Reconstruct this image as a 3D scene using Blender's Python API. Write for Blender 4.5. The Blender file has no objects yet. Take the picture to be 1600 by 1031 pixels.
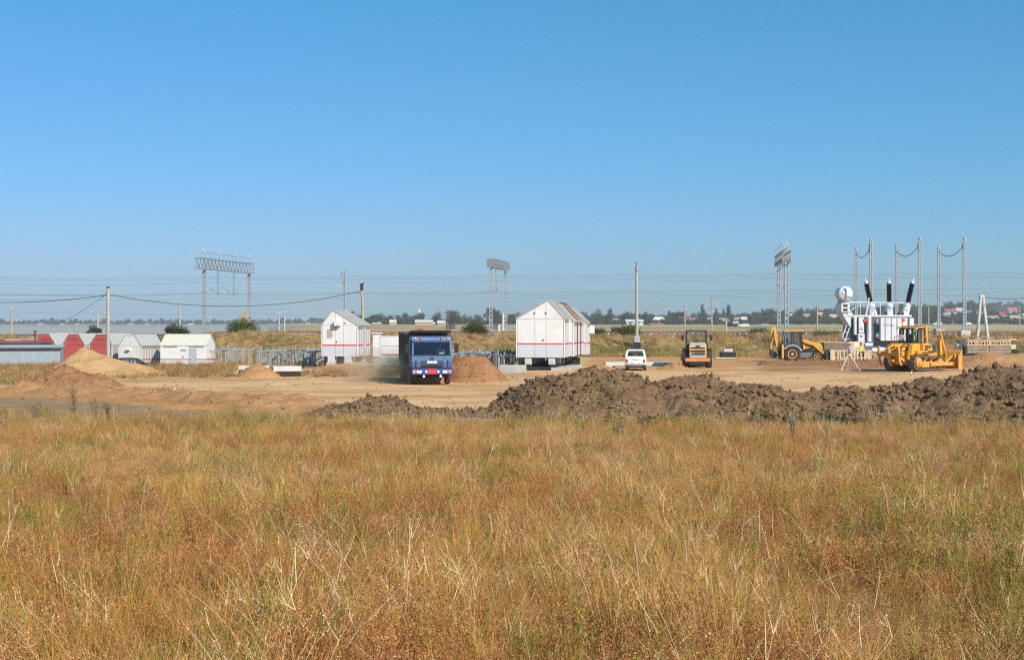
import bpy, bmesh, math, random
import numpy as np
from mathutils import Vector, Matrix, Euler
R = math.radians
random.seed(7)
rng = np.random.default_rng(11)
sc = bpy.context.scene
COL = sc.collection

# ------------------------------------------------------------------ camera, sky, sun, exposure
FPX, CH, HR = 2222.2, 3.65, 505.0          # focal length in photo pixels, eye height above the site, horizon row
cam = bpy.data.cameras.new("camera")
cam.lens, cam.sensor_width, cam.clip_start, cam.clip_end = 50.0, 36.0, 0.1, 30000.0
cam.shift_y = (HR - 515.5) / 1600.0
cam_o = bpy.data.objects.new("camera", cam)
cam_o.location, cam_o.rotation_euler = (0, 0, CH), (R(90), 0, 0)
COL.objects.link(cam_o)
sc.camera = cam_o

SUN_EL, SUN_AZ = R(36), R(143)             # azimuth clockwise from +Y: behind the camera, to the right
world = bpy.data.worlds.new("World")
sc.world = world
world.use_nodes = True
wn = world.node_tree.nodes
wl = world.node_tree.links
for n in list(wn):
    wn.remove(n)
sky = wn.new("ShaderNodeTexSky")
sky.sky_type = 'NISHITA'
sky.sun_disc = False
sky.sun_elevation, sky.sun_rotation = SUN_EL, SUN_AZ
sky.altitude, sky.air_density, sky.dust_density, sky.ozone_density = 0, 1.0, 0.6, 10.0
SKY_S = 0.12
bg = wn.new("ShaderNodeBackground")
bg.inputs['Strength'].default_value = SKY_S
sep = wn.new("ShaderNodeSeparateColor"); comb = wn.new("ShaderNodeCombineColor")
wl.new(sky.outputs[0], sep.inputs[0])
for ch, (gain, gam) in enumerate(((1.04, 1.32), (0.76, 0.72), (0.97, 0.95))):      # colour grade of the whole sky
    a = wn.new("ShaderNodeMath"); a.operation = 'MULTIPLY'; a.inputs[1].default_value = SKY_S
    b = wn.new("ShaderNodeMath"); b.operation = 'POWER'; b.inputs[1].default_value = gam
    c = wn.new("ShaderNodeMath"); c.operation = 'MULTIPLY'; c.inputs[1].default_value = gain / SKY_S
    wl.new(sep.outputs[ch], a.inputs[0]); wl.new(a.outputs[0], b.inputs[0]); wl.new(b.outputs[0], c.inputs[0]); wl.new(c.outputs[0], comb.inputs[ch])
wo = wn.new("ShaderNodeOutputWorld")
wl.new(comb.outputs[0], bg.inputs['Color'])
wl.new(bg.outputs[0], wo.inputs['Surface'])

sd = bpy.data.lights.new("sun", 'SUN')
sd.energy, sd.angle, sd.color = 5.0, R(0.53), (1.0, 0.93, 0.82)
so = bpy.data.objects.new("sun", sd)
sv = Vector((math.sin(SUN_AZ) * math.cos(SUN_EL), math.cos(SUN_AZ) * math.cos(SUN_EL), math.sin(SUN_EL)))
so.rotation_euler = sv.to_track_quat('Z', 'Y').to_euler()
so.location = sv * 60
COL.objects.link(so)

sc.view_settings.view_transform = 'Standard'
sc.view_settings.look = 'None'
sc.view_settings.exposure = 0.08
sc.view_settings.gamma = 1.0
sc.view_settings.use_curve_mapping = False
sc.render.engine = 'CYCLES'
sc.cycles.use_denoising = False
sc.cycles.pixel_filter_type = 'BLACKMAN_HARRIS'
sc.cycles.filter_width = 1.2
sc.cycles.max_bounces = 8
sc.cycles.volume_bounces = 1
sc.cycles.transparent_max_bounces = 12
sc.cycles.volume_max_steps = 96

# ------------------------------------------------------------------ helpers
def W(px, row, D):
    return Vector(((px - 800) / FPX * D, D, CH - (row - HR) / FPX * D))

def X(px, D):
    return (px - 800) / FPX * D

def Z(row, D):
    return CH - (row - HR) / FPX * D

def sstep(a, b, t):
    t = np.clip((np.asarray(t, float) - a) / (b - a), 0, 1)
    return t * t * (3 - 2 * t)

_perm = np.random.default_rng(3).random((256, 256))
def vnoise(x, y):
    x = np.asarray(x, float); y = np.asarray(y, float)
    xi = np.floor(x).astype(int); yi = np.floor(y).astype(int)
    fx = x - xi; fy = y - yi
    fx = fx * fx * (3 - 2 * fx); fy = fy * fy * (3 - 2 * fy)
    a = _perm[xi & 255, yi & 255]; b = _perm[(xi + 1) & 255, yi & 255]
    c = _perm[xi & 255, (yi + 1) & 255]; d = _perm[(xi + 1) & 255, (yi + 1) & 255]
    return (a * (1 - fx) + b * fx) * (1 - fy) + (c * (1 - fx) + d * fx) * fy

def fbm(x, y, o=4, g=0.5):
    s = 0; a = 1; t = 0
    for k in range(o):
        s = s + a * vnoise(np.asarray(x) * 2 ** k + 17.3 * k, np.asarray(y) * 2 ** k + 9.1 * k)
        t += a; a *= g
    return s / t

def tag(o, label=None, cat=None, group=None, kind=None):
    if label: o['label'] = label
    if cat: o['category'] = cat
    if group: o['group'] = group
    if kind: o['kind'] = kind
    return o

def thing(name, label, cat, loc=(0, 0, 0), rz=0, group=None):
    o = bpy.data.objects.new(name, None)
    o.empty_display_size = 0.3
    COL.objects.link(o)
    o.location = loc
    o.rotation_euler = (0, 0, rz)
    return tag(o, label, cat, group)

def copy_tree(o, parent=None):
    c = o.copy()
    COL.objects.link(c)
    c.parent = parent
    for ch in list(o.children):
        copy_tree(ch, c)
    return c

class MB:
    def __init__(s):
        s.v = []; s.f = []; s.m = []
    def add(s, vs, fs, m=0):
        n = len(s.v)
        s.v += [tuple(p) for p in vs]
        s.f += [tuple(i + n for i in f) for f in fs]
        s.m += [m] * len(fs)
        return s
    def box(s, c, d, rot=None, m=0, taper=(1, 1)):
        hx, hy, hz = d[0] / 2, d[1] / 2, d[2] / 2
        P = []
        for z in (-1, 1):
            tx, ty = (taper if z > 0 else (1, 1))
            for x, y in ((-1, -1), (1, -1), (1, 1), (-1, 1)):
                P.append(Vector((x * hx * tx, y * hy * ty, z * hz)))
        if rot is not None:
            q = rot if isinstance(rot, Matrix) else Euler(rot).to_matrix()
            P = [q @ p for p in P]
        c = Vector(c)
        return s.add([p + c for p in P], [(0, 3, 2, 1), (4, 5, 6, 7), (0, 1, 5, 4), (1, 2, 6, 5), (2, 3, 7, 6), (3, 0, 4, 7)], m)
    def bb(s, x0, x1, y0, y1, z0, z1, m=0):
        return s.box(((x0 + x1) / 2, (y0 + y1) / 2, (z0 + z1) / 2), (x1 - x0, y1 - y0, z1 - z0), None, m)
    def bar(s, p0, p1, w, h=None, m=0, up=(0, 0, 1)):
        p0 = Vector(p0); p1 = Vector(p1); h = h or w
        d = p1 - p0
        z = d.normalized()
        u = Vector(up)
        if abs(z.dot(u)) > 0.98: u = Vector((1, 0, 0))
        x = u.cross(z).normalized(); y = z.cross(x)
        q = Matrix((x, y, z)).transposed()
        return s.box((p0 + p1) / 2, (w, h, d.length), q, m)
    def tube(s, p0, p1, r0, r1=None, n=8, m=0, cap=True):
        p0 = Vector(p0); p1 = Vector(p1); r1 = r0 if r1 is None else r1
        z = (p1 - p0).normalized()
        u = Vector((0, 0, 1)) if abs(z.z) < 0.9 else Vector((1, 0, 0))
        x = u.cross(z).normalized(); y = z.cross(x)
        P = []
        for p, r in ((p0, r0), (p1, r1)):
            for k in range(n):
                a = 2 * math.pi * k / n
                P.append(p + (x * math.cos(a) + y * math.sin(a)) * r)
        fs = [(k, (k + 1) % n, n + (k + 1) % n, n + k) for k in range(n)]
        if cap: fs += [tuple(range(n - 1, -1, -1)), tuple(range(n, 2 * n))]
        return s.add(P, fs, m)
    def path(s, pts, r, n=5, m=0):
        for a, b in zip(pts[:-1], pts[1:]):
            s.tube(a, b, r, r, n, m, cap=False)
        return s
    def prism(s, poly, a0, a1, axis='x', m=0):
        n = len(poly)
        def mk(p, a):
            if axis == 'x': return (a, p[0], p[1])
            if axis == 'y': return (p[0], a, p[1])
            return (p[0], p[1], a)
        vs = [mk(p, a0) for p in poly] + [mk(p, a1) for p in poly]
        fs = [(k, (k + 1) % n, n + (k + 1) % n, n + k) for k in range(n)]
        fs += [tuple(range(n - 1, -1, -1)), tuple(range(n, 2 * n))]
        return s.add(vs, fs, m)
    def loft(s, secs, m=0, cap=True):
        n = len(secs[0])
        vs = [p for q in secs for p in q]
        fs = []
        for i in range(len(secs) - 1):
            for k in range(n):
                fs.append((i * n + k, i * n + (k + 1) % n, (i + 1) * n + (k + 1) % n, (i + 1) * n + k))
        if cap:
            fs += [tuple(range(n - 1, -1, -1)), tuple(range((len(secs) - 1) * n, len(secs) * n))]
        return s.add(vs, fs, m)
    def lathe(s, prof, c=(0, 0, 0), axis='z', n=16, m=0, q=None):
        c = Vector(c)
        secs = []
        for r, h in prof:
            ring = []
            for k in range(n):
                a = 2 * math.pi * k / n
                x, y = r * math.cos(a), r * math.sin(a)
                p = Vector((x, y, h)) if axis == 'z' else (Vector((h, x, y)) if axis == 'x' else Vector((y, h, x)))
                if q is not None: p = q @ p
                ring.append(p + c)
            secs.append(ring)
        return s.loft(secs, m)
    def build(s, name, mats, parent=None, bevel=0, smooth=False):
        me = bpy.data.meshes.new(name)
        me.from_pydata(s.v, [], s.f)
        mats = mats if isinstance(mats, (list, tuple)) else [mats]
        for q in mats: me.materials.append(q)
        if len(mats) > 1: me.polygons.foreach_set('material_index', s.m)
        bm = bmesh.new(); bm.from_mesh(me)
        bmesh.ops.recalc_face_normals(bm, faces=bm.faces)
        if bevel:
            es = [e for e in bm.edges if len(e.link_faces) == 2 and e.calc_face_angle(0) > 0.6]
            bmesh.ops.bevel(bm, geom=es, offset=bevel, segments=1, profile=0.7, affect='EDGES', clamp_overlap=True)
        bm.to_mesh(me); bm.free()
        if smooth:
            me.polygons.foreach_set('use_smooth', [True] * len(me.polygons))
            try: me.set_sharp_from_angle(angle=R(40))
            except Exception: pass
        o = bpy.data.objects.new(name, me)
        COL.objects.link(o)
        if parent: o.parent = parent
        return o

def share(o, name, parent, loc=(0, 0, 0), rot=(0, 0, 0)):
    c = bpy.data.objects.new(name, o.data)
    COL.objects.link(c)
    c.parent = parent
    c.location = loc; c.rotation_euler = rot
    return c

# ------------------------------------------------------------------ materials
def newmat(name):
    m = bpy.data.materials.new(name)
    m.use_nodes = True
    nt = m.node_tree
    for n in list(nt.nodes): nt.nodes.remove(n)
    out = nt.nodes.new("ShaderNodeOutputMaterial")
    return m, nt, out

def M(name, col, rough=0.6, var=0.12, scale=2.5, metal=0.0, dirt=None, bump=0.0, bscale=30.0, spec=0.4):
    m, nt, out = newmat(name)
    N, L = nt.nodes.new, nt.links.new
    b = N("ShaderNodeBsdfPrincipled")
    tc = N("ShaderNodeTexCoord"); oi = N("ShaderNodeObjectInfo")
    off = N("ShaderNodeVectorMath"); off.operation = 'ADD'
    mulr = N("ShaderNodeVectorMath"); mulr.operation = 'SCALE'; mulr.inputs[0].default_value = (37, 23, 11)
    L(oi.outputs['Random'], mulr.inputs['Scale'])
    L(tc.outputs['Object'], off.inputs[0]); L(mulr.outputs[0], off.inputs[1])
    nz = N("ShaderNodeTexNoise"); nz.inputs['Scale'].default_value = scale; nz.inputs['Detail'].default_value = 6
    L(off.outputs[0], nz.inputs['Vector'])
    mr = N("ShaderNodeMapRange"); mr.inputs['From Min'].default_value = 0.3; mr.inputs['From Max'].default_value = 0.7
    mr.inputs['To Min'].default_value = 1 - var; mr.inputs['To Max'].default_value = 1 + var
    L(nz.outputs['Fac'], mr.inputs['Value'])
    vm = N("ShaderNodeVectorMath"); vm.operation = 'SCALE'; vm.inputs[0].default_value = col[:3]
    L(mr.outputs[0], vm.inputs['Scale'])
    src = vm.outputs[0]
    if dirt:
        dc, amt = dirt
        n2 = N("ShaderNodeTexNoise"); n2.inputs['Scale'].default_value = scale * 1.7; n2.inputs['Detail'].default_value = 8
        n2.inputs['Roughness'].default_value = 0.65
        o2 = N("ShaderNodeVectorMath"); o2.operation = 'ADD'; o2.inputs[1].default_value = (5.2, 1.3, 8.8)
        L(off.outputs[0], o2.inputs[0]); L(o2.outputs[0], n2.inputs['Vector'])
        m2 = N("ShaderNodeMapRange"); m2.inputs['From Min'].default_value = 0.62 - amt * 0.3; m2.inputs['From Max'].default_value = 0.8
        m2.inputs['To Max'].default_value = min(1, 0.45 + amt * 0.5)
        L(n2.outputs['Fac'], m2.inputs['Value'])
        mx = N("ShaderNodeMix"); mx.data_type = 'RGBA'
        L(m2.outputs[0], mx.inputs['Factor']); L(src, mx.inputs['A'])
        mx.inputs['B'].default_value = (*dc, 1)
        src = mx.outputs['Result']
    L(src, b.inputs['Base Color'])
    b.inputs['Roughness'].default_value = rough
    b.inputs['Metallic'].default_value = metal
    b.inputs['Specular IOR Level'].default_value = spec
    if bump:
        n3 = N("ShaderNodeTexNoise"); n3.inputs['Scale'].default_value = bscale; n3.inputs['Detail'].default_value = 5
        L(off.outputs[0], n3.inputs['Vector'])
        bp = N("ShaderNodeBump"); bp.inputs['Strength'].default_value = bump; bp.inputs['Distance'].default_value = 0.05
        L(n3.outputs['Fac'], bp.inputs['Height']); L(bp.outputs[0], b.inputs['Normal'])
    L(b.outputs[0], out.inputs['Surface'])
    return m

def glass(name, tint=(0.5, 0.6, 0.6), refl=0.25):
    m, nt, out = newmat(name)
    N, L = nt.nodes.new, nt.links.new
    t = N("ShaderNodeBsdfTransparent"); t.inputs[0].default_value = (*tint, 1)
    g = N("ShaderNodeBsdfGlossy"); g.inputs['Roughness'].default_value = 0.04
    fr = N("ShaderNodeLayerWeight"); fr.inputs['Blend'].default_value = refl
    mx = N("ShaderNodeMixShader")
    L(fr.outputs['Fresnel'], mx.inputs[0]); L(t.outputs[0], mx.inputs[1]); L(g.outputs[0], mx.inputs[2])
    L(mx.outputs[0], out.inputs['Surface'])
    return m

def leafmat(name, col, var=0.35, trans=0.35, attr=None, hue=0.03):
    m, nt, out = newmat(name)
    N, L = nt.nodes.new, nt.links.new
    oi = N("ShaderNodeObjectInfo")
    src = None
    if attr:
        at = N("ShaderNodeAttribute"); at.attribute_name = attr
        src = at.outputs['Color']
    h = N("ShaderNodeHueSaturation")
    if src: L(src, h.inputs['Color'])
    else: h.inputs['Color'].default_value = (*col, 1)
    m1 = N("ShaderNodeMapRange"); m1.inputs['To Min'].default_value = 1 - var; m1.inputs['To Max'].default_value = 1 + var
    L(oi.outputs['Random'], m1.inputs['Value']); L(m1.outputs[0], h.inputs['Value'])
    ml = N("ShaderNodeMath"); ml.operation = 'MULTIPLY'; ml.inputs[1].default_value = 7.31
    fr = N("ShaderNodeMath"); fr.operation = 'FRACT'
    L(oi.outputs['Random'], ml.inputs[0]); L(ml.outputs[0], fr.inputs[0])
    m2 = N("ShaderNodeMapRange"); m2.inputs['To Min'].default_value = 0.5 - hue; m2.inputs['To Max'].default_value = 0.5 + hue
    L(fr.outputs[0], m2.inputs['Value']); L(m2.outputs[0], h.inputs['Hue'])
    d = N("ShaderNodeBsdfDiffuse"); t = N("ShaderNodeBsdfTranslucent"); mx = N("ShaderNodeMixShader")
    mx.inputs[0].default_value = trans
    L(h.outputs[0], d.inputs[0]); L(h.outputs[0], t.inputs[0])
    L(d.outputs[0], mx.inputs[1]); L(t.outputs[0], mx.inputs[2]); L(mx.outputs[0], out.inputs['Surface'])
    return m

def earth(name, c1, c2, scale=0.8, bump=0.6, bscale=6.0, fine=14.0, attr=None, stretch=None):
    """soil: two colours mixed by noise, speckled, with relief"""
    m, nt, out = newmat(name)
    N, L = nt.nodes.new, nt.links.new
    b = N("ShaderNodeBsdfPrincipled"); b.inputs['Roughness'].default_value = 0.95; b.inputs['Specular IOR Level'].default_value = 0.1
    g = N("ShaderNodeNewGeometry")
    mp = N("ShaderNodeMapping")
    L(g.outputs['Position'], mp.inputs['Vector'])
    if stretch: mp.inputs['Scale'].default_value = stretch
    n1 = N("ShaderNodeTexNoise"); n1.inputs['Scale'].default_value = scale; n1.inputs['Detail'].default_value = 8; n1.inputs['Roughness'].default_value = 0.65
    L(mp.outputs[0], n1.inputs['Vector'])
    r1 = N("ShaderNodeMapRange"); r1.inputs['From Min'].default_value = 0.35; r1.inputs['From Max'].default_value = 0.65
    L(n1.outputs['Fac'], r1.inputs['Value'])
    mx = N("ShaderNodeMix"); mx.data_type = 'RGBA'
    L(r1.outputs[0], mx.inputs['Factor'])
    mx.inputs['A'].default_value = (*c1, 1); mx.inputs['B'].default_value = (*c2, 1)
    src = mx.outputs['Result']
    if attr:
        at = N("ShaderNodeAttribute"); at.attribute_name = attr
        mm = N("ShaderNodeVectorMath"); mm.operation = 'MULTIPLY'
        L(at.outputs['Color'], mm.inputs[0]); L(src, mm.inputs[1]); src = mm.outputs[0]
    n2 = N("ShaderNodeTexNoise"); n2.inputs['Scale'].default_value = fine; n2.inputs['Detail'].default_value = 4; n2.inputs['Roughness'].default_value = 0.7
    L(g.outputs['Position'], n2.inputs['Vector'])
    r2 = N("ShaderNodeMapRange"); r2.inputs['From Min'].default_value = 0.3; r2.inputs['From Max'].default_value = 0.7
    r2.inputs['To Min'].default_value = 0.75; r2.inputs['To Max'].default_value = 1.25
    L(n2.outputs['Fac'], r2.inputs['Value'])
    vs = N("ShaderNodeVectorMath"); vs.operation = 'SCALE'
    L(src, vs.inputs[0]); L(r2.outputs[0], vs.inputs['Scale'])
    L(vs.outputs[0], b.inputs['Base Color'])
    n3 = N("ShaderNodeTexNoise"); n3.inputs['Scale'].default_value = bscale; n3.inputs['Detail'].default_value = 7; n3.inputs['Roughness'].default_value = 0.7
    L(mp.outputs[0], n3.inputs['Vector'])
    bp = N("ShaderNodeBump"); bp.inputs['Strength'].default_value = bump; bp.inputs['Distance'].default_value = 0.15
    L(n3.outputs['Fac'], bp.inputs['Height']); L(bp.outputs[0], b.inputs['Normal'])
    L(b.outputs[0], out.inputs['Surface'])
    return m

DUST = (0.42, 0.29, 0.17)
m_white = M("white_paint", (0.75, 0.745, 0.71), 0.45, 0.05, 1.2, dirt=((0.52, 0.47, 0.39), 0.2))
m_white2 = M("white_steel", (0.66, 0.68, 0.69), 0.4, 0.07, 1.5, dirt=((0.5, 0.47, 0.42), 0.1))
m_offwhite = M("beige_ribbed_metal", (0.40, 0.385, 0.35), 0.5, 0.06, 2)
m_skirt = M("light_grey_paint", (0.60, 0.61, 0.64), 0.5, 0.04, 1.5, dirt=((0.5, 0.45, 0.38), 0.15))
m_redroof = M("dull_red_roof", (0.26, 0.07, 0.055), 0.7, 0.15, 2)
m_redstripe = M("red_stripe_paint", (0.55, 0.05, 0.04), 0.5, 0.08)
m_redwall = M("faded_red_panel", (0.52, 0.10, 0.085), 0.6, 0.08, 1.5, dirt=((0.6, 0.3, 0.22), 0.1))
m_seam = M("roof_seam_metal", (0.34, 0.335, 0.31), 0.5, 0.06, 2, metal=0.2)
m_beamw = M("weathered_beam_grey", (0.31, 0.255, 0.20), 0.9, 0.2, 2.5, dirt=((0.16, 0.12, 0.09), 0.3))
m_roofmetal = M("pale_roof_metal", (0.60, 0.595, 0.56), 0.5, 0.06, 2, metal=0.3)
m_roofcream = M("cream_roof", (0.66, 0.63, 0.52), 0.5, 0.05, 2)
m_slot = M("olive_vent_metal", (0.28, 0.25, 0.14), 0.6, 0.1)  # dull olive metal of the vent strips under the eaves
m_rust = M("rust_brown_steel", (0.17, 0.06, 0.035), 0.8, 0.25, 3)
m_greydoor = M("grey_door", (0.45, 0.46, 0.48), 0.5, 0.05)
m_dark = M("dark_steel", (0.035, 0.035, 0.037), 0.6, 0.25, 4, dirt=(DUST, 0.15))
m_black = M("black_coating", (0.018, 0.018, 0.019), 0.7, 0.25, 3, dirt=(DUST, 0.1))
m_conc = M("concrete", (0.46, 0.44, 0.39), 0.9, 0.12, 2, dirt=((0.33, 0.27, 0.2), 0.25), bump=0.3)
m_concpale = M("pale_concrete", (0.60, 0.58, 0.53), 0.9, 0.1, 2, dirt=((0.4, 0.34, 0.26), 0.2), bump=0.2)
m_galv = M("galvanised_steel", (0.37, 0.395, 0.405), 0.45, 0.12, 3, metal=0.25)
m_galvd = M("weathered_steel", (0.30, 0.32, 0.33), 0.5, 0.15, 3, metal=0.2)
m_supp = M("grey_primer_steel", (0.33, 0.325, 0.295), 0.7, 0.25, 3, dirt=((0.3, 0.24, 0.18), 0.2))
m_wood = M("raw_timber", (0.66, 0.49, 0.31), 0.8, 0.18, 3, dirt=((0.35, 0.25, 0.16), 0.2))
m_woodold_shade = M("weathered_and_shaded_timber", (0.24, 0.17, 0.115), 0.85, 0.2, 3, dirt=((0.38, 0.3, 0.22), 0.2))  # weathered wood; also paints interior shade on rear slats and uprights
m_polec = M("weathered_pole_concrete", (0.42, 0.395, 0.33), 0.9, 0.1, 1.5)
m_woodgrey = M("grey_pole_timber", (0.40, 0.34, 0.25), 0.85, 0.15, 2)
m_wire = M("wire_metal", (0.14, 0.145, 0.15), 0.6, 0.1)
m_tyre = M("tyre_rubber", (0.028, 0.027, 0.026), 0.85, 0.2, 6, dirt=(DUST, 0.45))
m_glassd = glass("vehicle_glass", (0.60, 0.72, 0.72), 0.42)
m_glasslight = glass("cab_glass", (0.86, 0.92, 0.90), 0.2)
m_blue = M("blue_cab_paint", (0.06, 0.135, 0.31), 0.45, 0.14, 2, dirt=((0.25, 0.27, 0.29), 0.6))
m_bluebump = M("bright_blue_bumper", (0.04, 0.06, 0.30), 0.45, 0.1, 2, dirt=(DUST, 0.12))
m_bed = M("grey_brown_dump_body", (0.10, 0.082, 0.066), 0.7, 0.2, 2, dirt=((0.26, 0.19, 0.12), 0.45))
m_red = M("red_plate", (0.72, 0.05, 0.05), 0.5, 0.05)
m_orange = M("orange_lens", (0.55, 0.16, 0.05), 0.3, 0.1)
m_lens = M("clear_lens", (0.75, 0.72, 0.6), 0.2, 0.05)
m_chrome = M("bright_metal", (0.7, 0.7, 0.68), 0.25, 0.05, metal=0.7)
m_yel = M("machine_yellow", (0.70, 0.345, 0.035), 0.45, 0.14, 2, dirt=((0.40, 0.26, 0.12), 0.4))
m_yeld = M("dusty_machine_yellow", (0.60, 0.31, 0.06), 0.6, 0.15, 2, dirt=(DUST, 0.45))
m_jcb = M("loader_yellow", (0.76, 0.38, 0.05), 0.4, 0.08, 2, dirt=(DUST, 0.15))
m_rol = M("roller_yellow", (0.62, 0.38, 0.17), 0.6, 0.14, 2, dirt=(DUST, 0.5))
m_rolor = M("roller_orange", (0.58, 0.25, 0.075), 0.55, 0.12, 2, dirt=(DUST, 0.4))
m_grey = M("mid_grey_paint", (0.16, 0.165, 0.17), 0.5, 0.1, 2, dirt=(DUST, 0.1))
m_greyl = M("light_machine_grey", (0.42, 0.42, 0.42), 0.5, 0.08)
m_track = M("dusty_track_steel", (0.15, 0.105, 0.07), 0.75, 0.25, 3, dirt=((0.4, 0.26, 0.15), 0.5))
m_tank = M("transformer_tank_grey", (0.12, 0.135, 0.155), 0.5, 0.1, 1.5)
m_porc = M("brown_porcelain", (0.028, 0.012, 0.010), 0.25, 0.1)
m_carwhite = M("white_car_paint", (0.80, 0.80, 0.79), 0.3, 0.03, 1.5, dirt=(DUST, 0.05))
m_cardark = M("dark_blue_car_paint", (0.012, 0.014, 0.022), 0.5, 0.1, spec=0.15)
m_taillight = M("tail_light_red", (0.5, 0.03, 0.02), 0.3, 0.1)
m_skin = M("skin", (0.45, 0.26, 0.18), 0.6, 0.05)
m_hair = M("dark_hair", (0.03, 0.02, 0.015), 0.7, 0.1)
m_hivis = M("hi_vis_cloth", (0.45, 0.62, 0.08), 0.8, 0.08)
m_ltblue = M("light_blue_cloth", (0.35, 0.5, 0.68), 0.8, 0.08)
m_trous = M("dark_trousers", (0.05, 0.055, 0.07), 0.85, 0.1)
m_redcap = M("red_helmet", (0.6, 0.04, 0.03), 0.35, 0.03)
m_plate = M("white_plate", (0.82, 0.82, 0.80), 0.4, 0.02)
m_seat = M("seat_fabric", (0.05, 0.05, 0.055), 0.8, 0.1)
m_shed = M("blue_grey_sheet_metal", (0.30, 0.36, 0.38), 0.5, 0.06, 1.5, dirt=((0.4, 0.35, 0.28), 0.1))
m_shedroof = M("shed_roof_sheet", (0.42, 0.47, 0.48), 0.45, 0.06, 1.5)
# ------------------------------------------------------------------ terrain
def zg(x, y):
    x = np.asarray(x, float); y = np.asarray(y, float)
    s = x / np.maximum(y, 20.0)                       # sideways slope from the camera's foot
    z = 1.40 - 1.40 * np.clip((y - 8) / 42.0, 0, 1)
    z = z + (fbm(x * 0.22, y * 0.22, 3) - 0.5) * 0.28 * (1 - sstep(42, 50, y))
    # site: nearly level, slightly rutted
    site = sstep(50, 58, y) * (1 - sstep(150, 160, y))
    z = z + site * ((fbm(x * 0.3, y * 0.5, 3) - 0.5) * 0.16 + (1 - sstep(66, 76, y)) * (fbm(x * 0.9, y * 0.9, 3) - 0.5) * 0.3)
    # low ground by the stored modules on the left
    z = z - 2.0 * sstep(0.19, 0.23, -s) * sstep(120, 140, y) * (1 - sstep(160, 168, y))
    # pad of spoil by the crib stack on the right
    z = z + 0.42 * sstep(44, 50, x) * sstep(128, 142, y) * (1 - sstep(158, 162, y))
    # railway embankment
    top = 2.33 - 0.45 * sstep(0.20, 0.24, -s)
    fo = 155.5 + (fbm(x * 0.08, 3.3, 2) - 0.5) * 3
    rise = sstep(0, 11.0, y - fo)
    z = z * (1 - rise) + top * rise + rise * (1 - sstep(165, 168, y)) * (fbm(x * 0.35, y * 0.35, 3) - 0.5) * 0.7
    # plain behind
    back = sstep(188, 205, y)
    plain = 1.25 + 1.65 * np.clip((y - 205) / 600.0, 0, 1) + 0.4 * (fbm(x * 0.02, y * 0.02, 3) - 0.5)
    hill = sstep(820, 1500, y) * (12.0 * sstep(0.12, 0.36, s) + 4.0 * sstep(0.02, 0.2, s))
    plain = plain + hill
    bay = sstep(0.150, 0.185, -s) * sstep(310, 370, y) * (1 - sstep(1380, 1450, y))
    plain = plain * (1 - bay) + (-1.6) * bay
    far_left = sstep(0.13, 0.19, -s) * sstep(1380, 1450, y)
    plain = plain * (1 - far_left) + 1.3 * far_left
    return z * (1 - back) + plain * back

def gz(x, y):
    return float(zg(np.array([x]), np.array([y]))[0])

def GP(px, y):
    x = X(px, y)
    return Vector((x, y, gz(x, y)))

ys = np.concatenate([np.arange(-30, 0, 3.0), np.arange(0, 62, 0.7), np.arange(62, 150, 0.9), np.arange(150, 210, 0.9),
                     210 * np.geomspace(1, 9000 / 210, 150)[1:]])
us = np.linspace(-1, 1, 261)
YY, UU = np.meshgrid(ys, us, indexing='ij')
XX = UU * (45 + 0.52 * np.maximum(YY, 0))
ZZ = zg(XX, YY)
PXX = 800 + XX / np.maximum(YY, 1) * FPX
ROW = HR + (CH - 0.0) * FPX / np.maximum(YY, 1)

def mixc(a, b, t):
    t = np.asarray(t)[..., None]
    return a * (1 - t) + b * t

c_field = np.array([0.16, 0.10, 0.05]); c_pale = np.array([0.70, 0.445, 0.235]); c_orange = np.array([0.52, 0.265, 0.10])
c_greyb = np.array([0.34, 0.225, 0.125]); c_redd = np.array([0.36, 0.185, 0.09]); c_dry = np.array([0.42, 0.30, 0.15])
c_plain = np.array([0.47, 0.345, 0.19]); c_emb = np.array([0.46, 0.30, 0.14]); c_ball = np.array([0.17, 0.105, 0.08])
c_mud = np.array([0.36, 0.31, 0.26]); c_green = np.array([0.10, 0.12, 0.035])
nz = fbm(XX * 0.25, YY * 0.25, 4) - 0.5
nzl = fbm(XX * 0.05 + 40, YY * 0.05 + 9, 3) - 0.5
wob = nz * 14
colr = np.zeros(XX.shape + (3,)) + c_field
rowj = ROW + nz * 10
left = 1 - sstep(470, 560, PXX + wob * 3)
site = 1 - sstep(652, 664, rowj)
colr = mixc(colr, c_greyb, site)
pale_edge = np.interp(PXX, [0, 130, 200, 270, 330, 400, 480, 560, 700, 800], [606, 609, 608, 613, 620, 624, 629, 640, 648, 660])
or_edge = np.interp(PXX, [0, 130, 250, 350, 450, 560, 700, 760, 820], [620, 627, 636, 645, 646, 645, 643, 638, 660])
colr = mixc(colr, c_orange, (1 - sstep(-1.5, 1.5, ROW + nz * 6 - or_edge)))
colr = mixc(colr, c_pale, (1 - sstep(-1.5, 1.5, ROW + nz * 6 - pale_edge)))
# streaks of darker trampled soil along the haul road
st = 0.5 * fbm(XX * 0.12, YY * 0.8 + 5, 3) + 0.5 * fbm(XX * 0.35 + 7, YY * 0.9, 3)
colr = mixc(colr, c_orange, sstep(0.50, 0.64, st) * 0.8 * (1 - sstep(0, 3, ROW - pale_edge)))
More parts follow.
